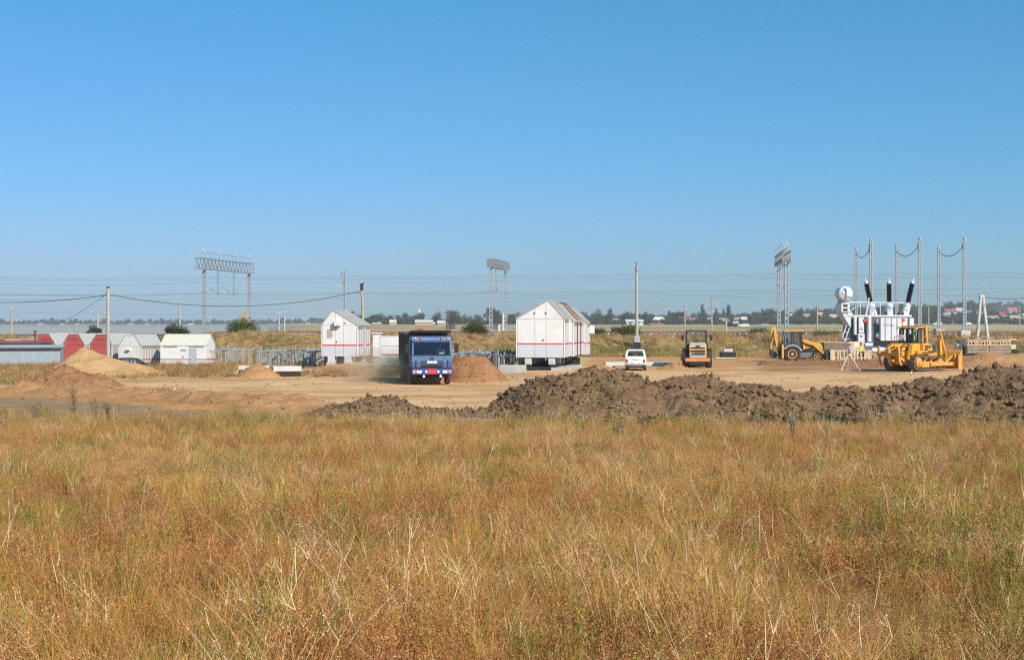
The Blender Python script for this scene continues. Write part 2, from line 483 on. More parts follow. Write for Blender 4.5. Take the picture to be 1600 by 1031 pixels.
# fresh reddish earth in front of the transformer and round the roller
red = sstep(1165, 1215, PXX + wob * 2) * (1 - sstep(1400, 1460, PXX)) * (1 - sstep(579, 584, rowj)) * sstep(548, 556, rowj)
colr = mixc(colr, c_redd, red * (0.75 + 0.25 * sstep(-0.1, 0.1, nz)))
org = sstep(905, 935, PXX) * (1 - sstep(1170, 1230, PXX)) * (1 - sstep(573, 578, rowj))
colr = mixc(colr, c_orange, org * 0.75)
org2 = sstep(1470, 1520, PXX) * (1 - sstep(570, 590, rowj))
colr = mixc(colr, c_orange * 1.05, org2 * 0.7)
# dry grass areas
gr = (1 - sstep(60, 110, PXX)) * (1 - sstep(598, 604, rowj))
gr = np.maximum(gr, (1 - sstep(355, 372, PXX + nz * 30)) * (1 - sstep(589, 594, rowj)))
gr = np.maximum(gr, sstep(440, 480, PXX) * (1 - sstep(815, 850, PXX)) * (1 - sstep(584, 590, rowj)) * 0.8)
gr = np.maximum(gr, (1 - sstep(860, 900, PXX)) * (1 - sstep(566, 574, rowj)) * 0.9)
colr = mixc(colr, c_dry, gr * (0.7 + 0.3 * sstep(-0.12, 0.12, nz)))
emb = sstep(153, 158, YY + nz * 6)
colr = mixc(colr, c_emb, emb)
colr = mixc(colr, c_green, emb * sstep(0.10, 0.24, nzl + nz * 0.3) * 0.4)
ball = sstep(166.2, 167, YY + nz * 0.6) * (1 - sstep(186, 187, YY))
colr = mixc(colr, c_ball, ball)
pl = sstep(188, 196, YY)
colr = mixc(colr, c_plain, pl)
band = fbm(XX * 0.01, YY * 0.03, 3)
colr = mixc(colr, np.array([0.34, 0.28, 0.13]), pl * sstep(0.46, 0.6, band) * 0.85)
colr = mixc(colr, np.array([0.52, 0.42, 0.27]), pl * sstep(0.5, 0.62, fbm(XX * 0.012 + 7, YY * 0.04, 3)) * 0.8)
sx = XX / np.maximum(YY, 20)
shore = sstep(0.14, 0.17, -sx) * sstep(250, 310, YY)
colr = mixc(colr, c_mud, shore)
vill = sstep(780, 840, YY) * sstep(-0.13, -0.08, sx)
colr = mixc(colr, np.array([0.16, 0.15, 0.07]), vill * 0.8)

nr, nc = XX.shape
verts = np.stack([XX, YY, ZZ], -1).reshape(-1, 3)
idx = np.arange(nr * nc).reshape(nr, nc)
faces = np.stack([idx[:-1, :-1], idx[:-1, 1:], idx[1:, 1:], idx[1:, :-1]], -1).reshape(-1, 4)
def grid_mesh(name, verts, faces, cols=None, mat=None, smooth=True):
    me = bpy.data.meshes.new(name)
    me.vertices.add(len(verts)); me.vertices.foreach_set('co', np.asarray(verts, np.float32).ravel())
    nf = len(faces); k = faces.shape[1]
    me.loops.add(nf * k); me.loops.foreach_set('vertex_index', np.asarray(faces, np.int32).ravel())
    me.polygons.add(nf); me.polygons.foreach_set('loop_start', np.arange(0, nf * k, k, dtype=np.int32))
    me.polygons.foreach_set('loop_total', np.full(nf, k, np.int32))
    me.update(calc_edges=True)
    if cols is not None:
        a = me.attributes.new('col', 'FLOAT_COLOR', 'POINT')
        c4 = np.ones((len(verts), 4), np.float32); c4[:, :3] = cols
        a.data.foreach_set('color', c4.ravel())
    if smooth: me.polygons.foreach_set('use_smooth', np.ones(nf, bool))
    if mat: me.materials.append(mat)
    me.validate()
    o = bpy.data.objects.new(name, me)
    COL.objects.link(o)
    return o
m_ground = earth("ground_soil", (0.78, 0.75, 0.71), (1.14, 1.13, 1.12), scale=0.9, bump=0.7, bscale=2.2, fine=5.0, attr='col', stretch=(0.35, 1.0, 1.0))
ground = grid_mesh("ground", verts, faces, colr.reshape(-1, 3), m_ground)
tag(ground, "wide ground of dry field, bare earth site, railway bank and far plain", "ground", kind="structure")

# water of the bay
mw, nt, out = newmat("bay_water_surface")
b = nt.nodes.new("ShaderNodeBsdfPrincipled"); b.inputs['Base Color'].default_value = (0.40, 0.37, 0.33, 1); b.inputs['Roughness'].default_value = 0.7; b.inputs['Specular IOR Level'].default_value = 0.12
nn = nt.nodes.new("ShaderNodeTexNoise"); nn.inputs['Scale'].default_value = 0.8; nn.inputs['Detail'].default_value = 4
gg = nt.nodes.new("ShaderNodeNewGeometry"); nt.links.new(gg.outputs['Position'], nn.inputs['Vector'])
bp = nt.nodes.new("ShaderNodeBump"); bp.inputs['Strength'].default_value = 0.6; bp.inputs['Distance'].default_value = 0.3
nt.links.new(nn.outputs['Fac'], bp.inputs['Height']); nt.links.new(bp.outputs[0], b.inputs['Normal'])
nt.links.new(b.outputs[0], out.inputs['Surface'])
mb = MB()
mb.add([(-1000, 330, -0.25), (-40, 330, -0.25), (-160, 1440, -0.25), (-1000, 1440, -0.25)], [(0, 1, 2, 3)])
tag(mb.build("bay_water", mw), "flat pale water of the bay beyond the sheds", "water", kind="structure")

# ------------------------------------------------------------------ heaps of earth
def clod_mesh(pts, sizes, seed):
    r = np.random.default_rng(seed)
    base = np.array([(1, 0, 0), (-1, 0, 0), (0, 1, 0), (0, -1, 0), (0, 0, 1), (0, 0, -1),
                     (.6, .6, .55), (-.6, .6, .55), (.6, -.6, .55), (-.6, -.6, .55)], float)
    fc = np.array([(0, 6, 8), (4, 8, 6), (6, 2, 7), (4, 6, 7), (7, 1, 9), (4, 7, 9), (9, 3, 8), (4, 9, 8),
                   (0, 2, 6), (2, 1, 7), (1, 3, 9), (3, 0, 8), (5, 2, 0), (5, 1, 2), (5, 3, 1), (5, 0, 3)])
    n = len(pts)
    J = base[None] * (1 + r.uniform(-.35, .35, (n, len(base), 3)))
    J = J * r.uniform(.45, 1.5, (n, 1, 3))
    a = r.uniform(0, 2 * np.pi, n); ca, sa = np.cos(a), np.sin(a)
    x = J[..., 0] * ca[:, None] - J[..., 1] * sa[:, None]; y = J[..., 0] * sa[:, None] + J[..., 1] * ca[:, None]
    t = r.uniform(-.9, .9, n); ct, st_ = np.cos(t), np.sin(t)
    z = J[..., 2]
    y2 = y * ct[:, None] - z * st_[:, None]; z2 = y * st_[:, None] + z * ct[:, None]
    V = np.stack([x, y2, z2], -1) * np.asarray(sizes)[:, None, None] + np.asarray(pts)[:, None, :]
    Fq = fc[None] + (np.arange(n) * len(base))[:, None, None]
    return V.reshape(-1, 3), Fq.reshape(-1, 3)

def heap(name, label, hf, x0, x1, y0, y1, step, mat, nclods=0, cs=(0.04, 0.16), clodmat=None, cat="earth heap", seed=1, base=True):
    xs = np.arange(x0, x1 + step, step); yv = np.arange(y0, y1 + step, step)
    GX, GY = np.meshgrid(xs, yv, indexing='ij')
    H = hf(GX, GY)
    zz = zg(GX, GY) if base else 0
    V = np.stack([GX, GY, zz + H - 0.06], -1).reshape(-1, 3)
    ix = np.arange(GX.size).reshape(GX.shape)
    Fc = np.stack([ix[:-1, :-1], ix[1:, :-1], ix[1:, 1:], ix[:-1, 1:]], -1).reshape(-1, 4)
    hv = H.reshape(-1)
    keep = (hv[Fc].max(1) > 0.0)
    o = grid_mesh(name, V, Fc[keep], None, mat)
    tag(o, label, cat)
    if nclods:
        r = np.random.default_rng(seed)
        px_ = r.uniform(x0, x1, nclods * 4); py_ = r.uniform(y0, y1, nclods * 4)
        h = hf(px_, py_)
        k = (h > 0.05) & (fbm(px_ * 0.7, py_ * 0.7, 2) + r.uniform(-.25, .25, len(h)) > 0.42)
        px_, py_, h = px_[k][:nclods], py_[k][:nclods], h[k][:nclods]
        s = cs[0] + (cs[1] - cs[0]) * r.random(len(h)) ** 10
        P = np.stack([px_, py_, zg(px_, py_) + h - 0.06 + s * 0.25], -1)
        V2, F2 = clod_mesh(P, s, seed)
        c = grid_mesh("clods", V2, F2, None, clodmat or mat, smooth=False)
        c.parent = o
        c['kind'] = 'stuff'
    return o

m_brown = earth("brown_topsoil", (0.19, 0.11, 0.058), (0.30, 0.19, 0.105), scale=1.2, bump=1.0, bscale=5, fine=12)
m_sand = earth("yellow_sand", (0.48, 0.285, 0.125), (0.55, 0.345, 0.165), scale=0.9, bump=0.4, bscale=4, fine=10)
m_redsoil = earth("red_brown_soil", (0.30, 0.145, 0.065), (0.40, 0.21, 0.10), scale=1.2, bump=0.8, bscale=5, fine=12)
m_orsoil = earth("orange_loam", (0.42, 0.215, 0.09), (0.52, 0.29, 0.135), scale=1.1, bump=0.7, bscale=5, fine=12)

# the long spoil bank of topsoil, in three runs that meet
RP = [440, 480, 520, 545, 575, 600, 640, 680, 740, 775, 800, 830, 860, 920, 960, 1000, 1015, 1040, 1060, 1100, 1130, 1180, 1220, 1250, 1280, 1330, 1380, 1420, 1460, 1500, 1540, 1570, 1600, 1680, 1760, 1830]
RR = [655, 643, 629, 622, 612, 617, 627, 632, 634, 622, 606, 585, 577, 576, 578, 586, 594, 588, 583, 592, 592, 598, 604, 612, 610, 607, 604, 598, 592, 583, 577, 571, 572, 578, 590, 650]
YC = 57.0
def ridge(x, y):
    px = 800 + x / YC * FPX
    h = CH - (np.interp(px, RP, RR) + 1 - HR) / FPX * YC
    d = y - (YC + (fbm(x * 0.15, 2.2, 2) - 0.5) * 1.2)
    wf = 1.4 + h * 3.1; wb = 0.6 + h * 1.9
    t = np.where(d < 0, 1 + d / wf, 1 - d / wb)
    prof = np.clip(t, 0, 1)
    prof = prof * (1.35 - 0.35 * prof)
    lump = (fbm(x * 0.9, y * 0.9, 4, 0.55) - 0.5) * 0.62 + (fbm(x * 5.3, y * 5.3, 3, 0.8) - 0.5) * 0.17
    lump2 = 0.07 - np.abs(fbm(x * 1.9 + 9, y * 1.9, 4, 0.7) - 0.5) * 0.75
    m = np.clip(t * 4, 0, 1)
    return np.where(t > 0, h * prof + (lump + lump2) * m * (0.35 + 0.30 * np.clip(h, 0, 1.5)), -0.1)
xa, xb = X(745, YC), X(1250, YC)
heap("earth_mound", "low grey-brown topsoil mound in front of the blue dump truck", ridge, X(440, YC), xa, 50, 62, 0.075, m_brown, 2600, (0.025, 0.12), seed=3)
heap("earth_mound", "tall clod-strewn brown topsoil mound in front of the gabled module row and white car", ridge, xa, xb, 47, 63, 0.08, m_brown, 7500, (0.022, 0.15), seed=4)
heap("earth_mound", "long brown topsoil bank rising in front of the yellow bulldozer", ridge, xb, X(1830, YC), 47, 63, 0.08, m_brown, 7500, (0.022, 0.15), seed=5)

def cone(cx, cy, hgt, rl, rr_, rf, rb, p=1.15, rough=0.12, fq=1.0, flat=None):
    def f(x, y):
        dx = x - cx; dy = y - cy
        ax = np.where(dx < 0, dx / rl, dx / rr_); ay = np.where(dy < 0, dy / rf, dy / rb)
        r = np.sqrt(ax * ax + ay * ay) + (fbm(x * 0.6 * fq + cx, y * 0.6 * fq, 3) - 0.5) * 0.3
        h = hgt * np.clip(1 - r, 0, 1) ** p
        if flat: h = np.minimum(h, flat + (fbm(x * 0.8, y * 0.8, 2) - .5) * 0.1)
        return np.where(r < 1, h + (fbm(x * 2 * fq, y * 2 * fq, 3, .6) - 0.5) * rough * np.clip((1 - r) * 5, 0, 1), -0.1)
    return f
D = 100.0
heap("sand_pile", "tall smooth yellow sand pile in front of the red stored modules", cone(X(128, D), D, 2.05, 2.6, 6.2, 4.5, 5, 1.12, 0.10), X(128, D) - 4, X(128, D) + 8, 94, 107, 0.14, m_sand, 250, (0.03, 0.11), cat="sand pile", seed=6)
D = 80.5
heap("earth_heap", "rough orange-brown earth heap in front of the yellow sand pile", cone(X(98, D), D, 1.35, 2.6, 3.4, 2.2, 3, 0.8, 0.34, 1.6), X(98, D) - 4, X(98, D) + 5, 77, 85, 0.1, m_redsoil, 420, (0.025, 0.12), seed=7)
D = 77
heap("earth_heap", "small pale orange cone of loam beside the rough earth heap", cone(X(36, D), D, 0.62, 1.5, 2.4, 1.5, 1.5, 1.0, 0.10, 1.2), X(36, D) - 3, X(36, D) + 4, 74.5, 80, 0.1, m_orsoil, 60, (0.03, 0.08), seed=8)
D = 70
def berm(x, y):
    px = 800 + x / y * FPX
    c = 3.65 * FPX / (np.interp(px, [40, 150, 250, 330, 400, 500, 540], [614, 616, 620, 628, 632, 634, 636]) - HR)
    r = np.abs(y - c) / 3.0
    env = sstep(20, 90, px) * (1 - sstep(470, 540, px))
    return np.where((r < 1) & (env > 0), env * (0.42 * (1 - r * r) + (fbm(x * 1.4, y * 1.4, 4, .6) - .5) * 0.42 * (1 - r)), -0.1)
heap("earth_berm", "low orange loam berm along the near edge of the haul road", berm, -27, -7, 58, 81, 0.13, m_orsoil, 900, (0.025, 0.11), cat="earth berm", seed=9)
D = 91
heap("earth_heap", "red-brown earth heap beside the blue dump truck", cone(X(738, D), D, 2.5, 2.9, 2.5, 3.2, 2.6, 1.0, 0.14, 1.3, 1.55), X(738, D) - 4, X(738, D) + 4, 86.5, 95, 0.1, m_redsoil, 600, (0.025, 0.09), seed=10)
D = 97.5
heap("earth_heap", "small orange earth heap between the two concrete slabs", cone(X(403, D), D, 1.05, 1.6, 1.7, 2.6, 2.0, 0.8, 0.14, 1.4), X(403, D) - 3, X(403, D) + 3, 93, 101, 0.1, m_orsoil, 160, (0.03, 0.1), seed=11)
D = 110
heap("earth_heap", "orange earth heap beside the white car and gabled modules", cone(X(940, D), D, 0.55, 2.3, 1.6, 2.5, 2.0, 0.9, 0.2, 1.4), X(940, D) - 3, X(940, D) + 3, 106, 114, 0.1, m_orsoil, 260, (0.03, 0.12), seed=12)
D = 113.5
heap("earth_heap", "small orange earth heap between the white car and the roller's wheel", cone(X(1055, D), D, 0.6, 1.6, 1.2, 1.6, 1.6, 0.9, 0.16, 1.4), X(1055, D) - 2.4, X(1055, D) + 2, 111, 116.5, 0.1, m_orsoil, 160, (0.03, 0.1), seed=13)
D = 126
def spoil(x, y):
    r = np.abs(y - 126.5) / 4.5
    px = 800 + x / y * FPX
    env = sstep(1175, 1200, px) * (1 - sstep(1385, 1420, px))
    return np.where((r < 1) & (env > 0), env * (0.38 * (1 - r * r) + (fbm(x * 1.1, y * 1.1, 4, .6) - .5) * 0.45 * (1 - r)), -0.1)
heap("earth_berm", "fresh red-brown spoil strip in front of the backhoe loader and timber formwork", spoil, 20, 37, 121.5, 131.5, 0.15, m_redsoil, 900, (0.03, 0.14), cat="earth berm", seed=14)
D = 122
heap("earth_heap", "smooth orange loam heap between the bulldozer blade and the crib stack", cone(X(1540, D), D, 1.25, 3.6, 9, 6, 5, 1.0, 0.15, 1.0), X(1540, D) - 4.5, X(1540, D) + 11, 115, 129, 0.16, m_orsoil, 500, (0.03, 0.13), seed=15)
D = 110.5
heap("earth_heap", "dusty earth ramp beneath the front of the single gabled module", cone(X(538, D), D, 0.62, 4.2, 3.4, 3.4, 2.4, 0.8, 0.16, 1.2), X(538, D) - 5, X(538, D) + 4, 106.5, 114, 0.14, m_orsoil, 200, (0.025, 0.1), seed=16)

# loose clods and stones over the graded yard
r_ = np.random.default_rng(50)
n = 5200
cy = 52 + 88 * r_.random(n) ** 1.2; cx = r_.uniform(-0.40, 0.40, n) * cy
k = (cy < 72) | (fbm(cx * 0.4, cy * 0.4, 2) > 0.5)
k &= ~((np.abs(cx - X(675, 84)) < 4) & (cy > 80) & (cy < 95))
cx, cy = cx[k], cy[k]
cs_ = 0.018 + 0.055 * r_.random(len(cx)) ** 5
V2, F2 = clod_mesh(np.stack([cx, cy, zg(cx, cy) + cs_ * 0.2], -1), cs_, 51)
o = grid_mesh("soil_clods", V2, F2, None, m_redsoil, smooth=False)
tag(o, "small clods and stones strewn over the bare yard", "clods", kind="stuff")
# ------------------------------------------------------------------ railway
def rail_z(x, y): return gz(x, y)
tr_mesh = {}
for ti, ty in enumerate((170.0, 176.0, 182.5)):
    t = thing("railway_track", ["rusty railway track on the near edge of the embankment", "rusty railway track between the two outer tracks", "rusty railway track on the far edge of the embankment"][ti], "railway track", (0, ty, 0))
    for dy in (-0.76, 0.76):
        mb = MB()
        xs_ = np.arange(-90, 96, 6.0)
        for a, b_ in zip(xs_[:-1], xs_[1:]):
            za, zb = gz(a, ty) + 0.17, gz(b_, ty) + 0.17
            mb.bar((a, dy, za + 0.08), (b_, dy, zb + 0.08), 0.075, 0.20, up=(0, 1, 0))
        mb.build("rail", m_rust, t)
    if 's' not in tr_mesh:
        mb = MB(); mb.box((0, 0, 0), (0.27, 2.7, 0.2), taper=(0.75, 0.97))
        s0 = mb.build("sleeper", m_conc, t); tr_mesh['s'] = s0
        s0.location = (-66, 0, gz(-66, ty) + 0.06)
    n = 190 if ti == 0 else 60
    for k in range(1, n):
        x = -66 + k * (135 / n)
        share(tr_mesh['s'], "sleeper", t, (x, 0, gz(x, ty) + 0.06))

def lat_leg(mb, base, top, w=0.42, d=0.3, n=14, m=0):
    """column of two channels with battens between them"""
    bx, by, bz = base; tz = top
    for s in (-1, 1):
        mb.bar((bx + s * w * 0.42, by, bz), (bx + s * w * 0.30, by, tz), 0.12, d, m, up=(0, 1, 0))
    for k in range(n + 1):
        z = bz + (tz - bz) * (k + 0.5) / (n + 1)
        mb.box((bx, by, z), (w * 0.75, d * 0.8, (tz - bz) / (n + 1) * 0.52), None, m)

def truss(mb, A, B, hz, wid, n, m=0, r=0.05):
    A = Vector(A); B = Vector(B)
    d = (B - A); side = d.cross(Vector((0, 0, 1))).normalized() * wid / 2; up = Vector((0, 0, hz))
    P = lambda t, s, u: A + d * t + side * s + up * u
    for s in (-1, 1):
        for u in (0, 1):
            mb.bar(P(0, s, u), P(1, s, u), r * 1.8, r * 1.8, m)
        for k in range(n):
            a, b_ = k / n, (k + 1) / n
            mb.bar(P(a, s, 0), P((a + b_) / 2, s, 1), r, r, m)
            mb.bar(P((a + b_) / 2, s, 1), P(b_, s, 0), r, r, m)
    for k in range(n + 1):
        for u in (0, 1):
            mb.bar(P(k / n, -1, u), P(k / n, 1, u), r, r, m)
    return P

def insulator(mb, p, L=0.6, r=0.07, m=0, dirv=(0, 0, 1)):
    p = Vector(p); d = Vector(dirv).normalized()
    for k in range(5):
        c = p + d * (L * (k + 0.5) / 5)
        mb.tube(c - d * L * 0.06, c + d * L * 0.03, r, r * 0.5, 8, m)
    mb.tube(p, p + d * L, r * 0.35, None, 6, m)

def gantry(label, nearpx, nd, farpx, fd, zlow, zhigh, over=1.6, tops=3, hang=2):
    b0 = GP(nearpx, nd); b1 = GP(farpx, fd)
    t = thing("catenary_gantry", label, "gantry", (b0.x, b0.y, b0.z), 0, None)
    o = lambda p: Vector(p) - Vector((b0.x, b0.y, b0.z))
    for b in (b0, b1):
        mb = MB(); q = o(b)
        lat_leg(mb, (q.x, q.y, q.z - 0.3), zlow - b0.z)
        mb.box((q.x, q.y, q.z + 0.1), (0.8, 0.8, 0.5))
        mb.build("column", m_galv, t)
    d = (Vector((b1.x, b1.y, 0)) - Vector((b0.x, b0.y, 0))); d.normalize()
    A = o((b0.x - d.x * over, b0.y - d.y * over, zlow)); B = o((b1.x + d.x * 0.8, b1.y + d.y * 0.8, zlow))
    mb = MB(); P = truss(mb, A, B, zhigh - zlow, 0.9, 15, r=0.06)
    beam = mb.build("beam", m_galvd, t)
    mb = MB()
    for k in range(12 if tops else 0):
        p = P((k + 0.5) / 12, 0, 1); mb.bar(p, p + Vector((0, 0, 0.75)), 0.03)
    for s in ((-1, 1) if tops else ()):
        mb.bar(P(0, s, 1) + Vector((0, 0, 0.75)), P(1, s, 1) + Vector((0, 0, 0.75)), 0.035)
    if tops: mb.build("railing", m_galvd, beam)
    for k in range(tops):
        mb = MB(); p = P(0.08 + k * 0.3, 0, 1) + Vector((0, 0, 0.75))
        mb.bar(p + Vector((-0.2, 0, 0)), p + Vector((0.5, 0, 0)), 0.07)
        insulator(mb, p, 0.55, 0.13)
        mb.build("insulator", m_white2, t)
    for k in range(hang):
        mb = MB(); p = P(0.35 + k * 0.3, 0, 0)
        q = p + Vector((0, 0, -3.0))
        mb.bar(p + Vector((-0.12, 0, 0)), q, 0.06); mb.bar(p + Vector((0.12, 0, 0)), q, 0.06)
        mb.bar(q + Vector((-1.4, 0, 0.9)), q + Vector((0.7, 0, -0.4)), 0.05)
        mb.bar(q, q + Vector((0.9, 0, 1.3)), 0.04)
        insulator(mb, q + Vector((-0.9, 0, 0.55)), 0.5, 0.09, 0, (1, 0, -0.62))
        mb.build("cantilever_arm", m_galvd, t)
    return t
g1 = gantry("long lattice catenary gantry with insulators on top standing by a bush with hanging sheets", 319, 175, 389, 190, 10.35, 11.6, 1.8, 4, 2)
g2 = gantry("narrow lattice catenary gantry behind the heap beside the dump truck", 767, 175, 790, 186, 10.65, 11.55, 0.5, 0, 1)
g3 = gantry("tall catenary gantry seen end-on behind the backhoe loader", 1229, 160, 1217, 173, 10.6, 11.75, 0.6, 2, 1)

def pole(name, label, px, D, rowtop, r0, r1, mat, arms=None, lean=0.0, base_z=None, group=None, cat="pole"):
    b = GP(px, D)
    if base_z is not None: b.z = base_z
    h = Z(rowtop, D) - b.z
    t = thing(name, label, cat, b, 0, group)
    mb = MB(); top = Vector((lean * h, 0, h))
    mb.tube((0, 0, -0.5), top, r0, r1, 10)
    mb.build("shaft", mat, t, smooth=True)
    for (dz, w) in (arms or []):
        mb = MB(); c = top + Vector((0, 0, -dz))
        mb.bar(c + Vector((-w, 0, 0)), c + Vector((w, 0, 0)), 0.12, 0.1)
        a = mb.build("crossarm", m_galvd if mat is not m_woodgrey else m_woodold_shade, t)
        for s in (-0.92, 0, 0.92):
            m2 = MB(); insulator(m2, c + Vector((s * w, 0, 0.05)), 0.32, 0.08)
            m2.build("insulator", m_white2, a)
    return t
def bracket(t, h, s=-1):
    mb = MB()
    mb.bar((0, 0, h), (s * 0.5, 0, h), 0.07); mb.bar((s * 0.5, 0, h), (s * 0.12, 0, h - 1.6), 0.14, 0.1)
    insulator(mb, (s * 0.45, 0, h), 0.45, 0.1)
    mb.build("bracket", m_galvd, t)

p = pole("catenary_mast", "slim grey steel mast rising behind the single gabled module", 539, 174, 423, 0.16, 0.13, m_galv); bracket(p, 7.3)
p = pole("catenary_mast", "white concrete mast with grey switch box on the embankment slope beside the white car", 995, 160, 416, 0.20, 0.15, m_polec)
mb = MB(); h = Z(416, 160) - p.location.z
insulator(mb, (0, 0, h), 0.5, 0.14); mb.tube((0, 0, h - 0.6), (0, 0, h - 0.05), 0.24, 0.2, 8)
mb.build("insulator", m_galvd, p)
mb = MB(); mb.box((0, -0.3, 1.2), (0.65, 0.3, 0.75)); mb.build("switch_box", m_greyl, p, bevel=0.03)
mb = MB(); mb.box((0, 0, 0.35), (0.75, 0.75, 1.1)); mb.build("footing", m_black, p)

# power masts on both sides of the tracks behind the transformer
for i, (px, D, rt, lab) in enumerate([(1361, 165, 376, "tall slim perforated power mast behind the left bushing of the transformer"),
                                 (1437, 165, 374, "tall slim perforated power mast behind the right bushing of the transformer"),
                                 (1507, 165, 374, "tall slim perforated power mast on a concrete block beside the crib stack"),
                                 (1338, 185, 390, "far power mast beside the transformer's round oil tank"),
                                 (1401, 185, 386, "far power mast behind the middle bushing of the transformer"),
                                 (1467, 185, 388, "far power mast beyond the bulldozer's blade")]):
    b = GP(px, D)
    t = thing("power_mast", lab, "mast", b)
    h = Z(rt, D) - b.z
    mb = MB(); lat_leg(mb, (0, 0, 0), h, 0.34, 0.26, 26); mb.build("column", m_galv, t)
    mb = MB(); mb.tube((0, 0, h), (0, 0, h + 0.25), 0.2, 0.12, 8); mb.build("cap", m_galv, t)
    mb = MB(); mb.box((0, 0, 0.1), (1.1, 1.1, 1.0)); mb.build("footing", m_concpale if D == 165 else m_conc, t)
def wire(name, label, pts, r=0.018, group=None, cat="wire"):
    mb = MB(); mb.path([Vector(q) for q in pts], r, 4)
    o = mb.build(name, m_wire, None); tag(o, label, cat, group); return o
def sag(a, b_, s, n=14):
    a = Vector(a); b_ = Vector(b_)
    return [a.lerp(b_, t) - Vector((0, 0, 4 * s * t * (1 - t))) for t in [k / n for k in range(n + 1)]]
for (n_, nr_, f_, fr_) in ((1361, 382, 1338, 396), (1437, 381, 1401, 393), (1507, 381, 1467, 393)):
    a = W(n_, nr_, 165); b_ = W(f_, fr_, 185)
    wire("jumper_cable", "slack cable slung between a near and a far power mast", sag(a, b_, 1.0), 0.05, "slack cables between power masts", "cable")
    wire("hanging_jumper", "loose cable loop hanging beneath a near power mast's top", sag(W(n_ - 3, nr_, 165), W(n_ - 1, nr_ + 14, 165), 0.6), 0.04, "loose cable loops on power masts", "cable")

# lines along the railway
sup = [-90, -62, -37, -19.5, -2.6, 14.0, 30.9, 47, 58, 75, 95]
def longwire(y, row, s, r, lab, rowr=None):
    pts = []
    for a, b_ in zip(sup[:-1], sup[1:]):
        ra = row + ((rowr or row) - row) * (a + 90) / 185; rb = row + ((rowr or row) - row) * (b_ + 90) / 185
        pts += sag((a, y, Z(ra, y)), (b_, y, Z(rb, y)), s, 8)[:-1]
    pts.append(Vector((sup[-1], y, Z(rowr or row, y))))
    wire("overhead_wire", lab, pts, r, "wires strung along the railway")
LW = "long horizontal overhead wire strung along the railway masts"
for (y, row, s, r, rr_) in ((173, 436, 0.15, 0.013, 424), (178, 439, 0.12, 0.011, 429), (171, 446, 0.2, 0.011, 430), (176, 463, 0.05, 0.014, 449), (170, 459, 0.35, 0.012, 455), (180, 470, 0.06, 0.010, 460), (200, 486, 0.3, 0.010, 496)):
    longwire(y, row, s, r, LW, rr_)

# service poles and their cables on the left
pA = pole("wooden_pole", "pale concrete service pole standing in front of the red stored module", 169, 117, 450, 0.19, 0.13, m_polec, base_z=-0.2)
mb = MB(); hA = Z(450, 117) + 0.2
mb.tube((0, 0, hA), (0, 0, hA + 0.12), 0.15, 0.1, 8); mb.build("pole_cap", m_black, pA)
pA.name = "service_pole"
pB = pole("service_pole", "leaning timber service pole behind the single gabled module", 569, 128, 445, 0.15, 0.11, m_woodgrey, lean=-0.03)
mb = MB(); hB = Z(445, 128) - pB.location.z
mb.tube((-0.03 * hB, 0, hB - 0.5), (-0.03 * hB, 0, hB), 0.15, 0.13, 8); mb.bar((-0.03 * hB - 0.2, 0, hB), (-0.03 * hB + 0.2, 0, hB + 0.1), 0.14); mb.build("pole_cap", m_dark, pB)
wire("service_cable", "dark sagging cable between the service pole and the leaning timber pole", sag(W(169, 460, 117), W(563, 455, 128), 1.15, 24), 0.035, None, "cable")
wire("service_cable", "dark cable from the service pole running off past the grey shed", sag(W(169, 461, 117), W(-60, 470, 140), 0.35, 12), 0.032, None, "cable")
wire("service_cable", "slanting cable from the service pole down towards the bay", sag(W(168, 458, 117), W(78, 510, 150), 0.3, 12), 0.02, None, "cable")
pole("utility_pole", "old timber pole with one crossarm beyond the grey shed", 18, 205, 479, 0.17, 0.12, m_woodgrey, [(0.5, 0.2), (2.2, 0.8)])
pole("utility_pole", "thin white pole by the palm-like bush behind the red modules", 153, 205, 484, 0.14, 0.11, m_polec, [(0.6, 1.0)])
pole("utility_pole", "white pole with short crossarm in front of the dark round bush", 281, 192, 472, 0.17, 0.13, m_polec, [(0.3, 0.7)])
pole("utility_pole", "one of two paired concrete poles with braces on the plain", 436, 230, 490, 0.15, 0.12, m_polec, [(0.2, 0.3)], group="paired poles on the plain")
pole("utility_pole", "one of two paired concrete poles with braces on the plain", 444.5, 230, 488, 0.15, 0.12, m_polec, [(0.1, 0.5)], group="paired poles on the plain")
pole("utility_pole", "timber pole with two crossarms standing behind the roller", 1112, 215, 461, 0.15, 0.1, m_woodgrey, [(0.4, 0.5), (2.0, 0.9)])
pole("utility_pole", "distant timber pole with two crossarms in front of the village", 1070, 330, 475, 0.19, 0.13, m_woodgrey, [(0.5, 0.6), (3.2, 1.3)])
pole("utility_pole", "short white concrete post with stub arms behind the roller", 1134.5, 225, 497, 0.2, 0.17, m_polec, [(0.5, 0.55)])
pole("utility_pole", "plain timber pole in front of the village trees near the transformer", 1277, 420, 474, 0.22, 0.15, m_woodgrey)
pole("utility_pole", "plain timber pole in front of the village trees behind the bulldozer", 1451, 400, 472, 0.2, 0.14, m_woodgrey)
pole("utility_pole", "timber pole beside the green-roofed house at the edge of the field", 1593, 430, 478, 0.22, 0.15, m_woodgrey)
pole("boundary_post", "white concrete post with an orange top beside the narrow gantry", 779.5, 205, 507, 0.2, 0.18, m_concpale)
pole("boundary_post", "cream concrete post beside the narrow gantry", 786, 205, 490, 0.16, 0.15, m_concpale)

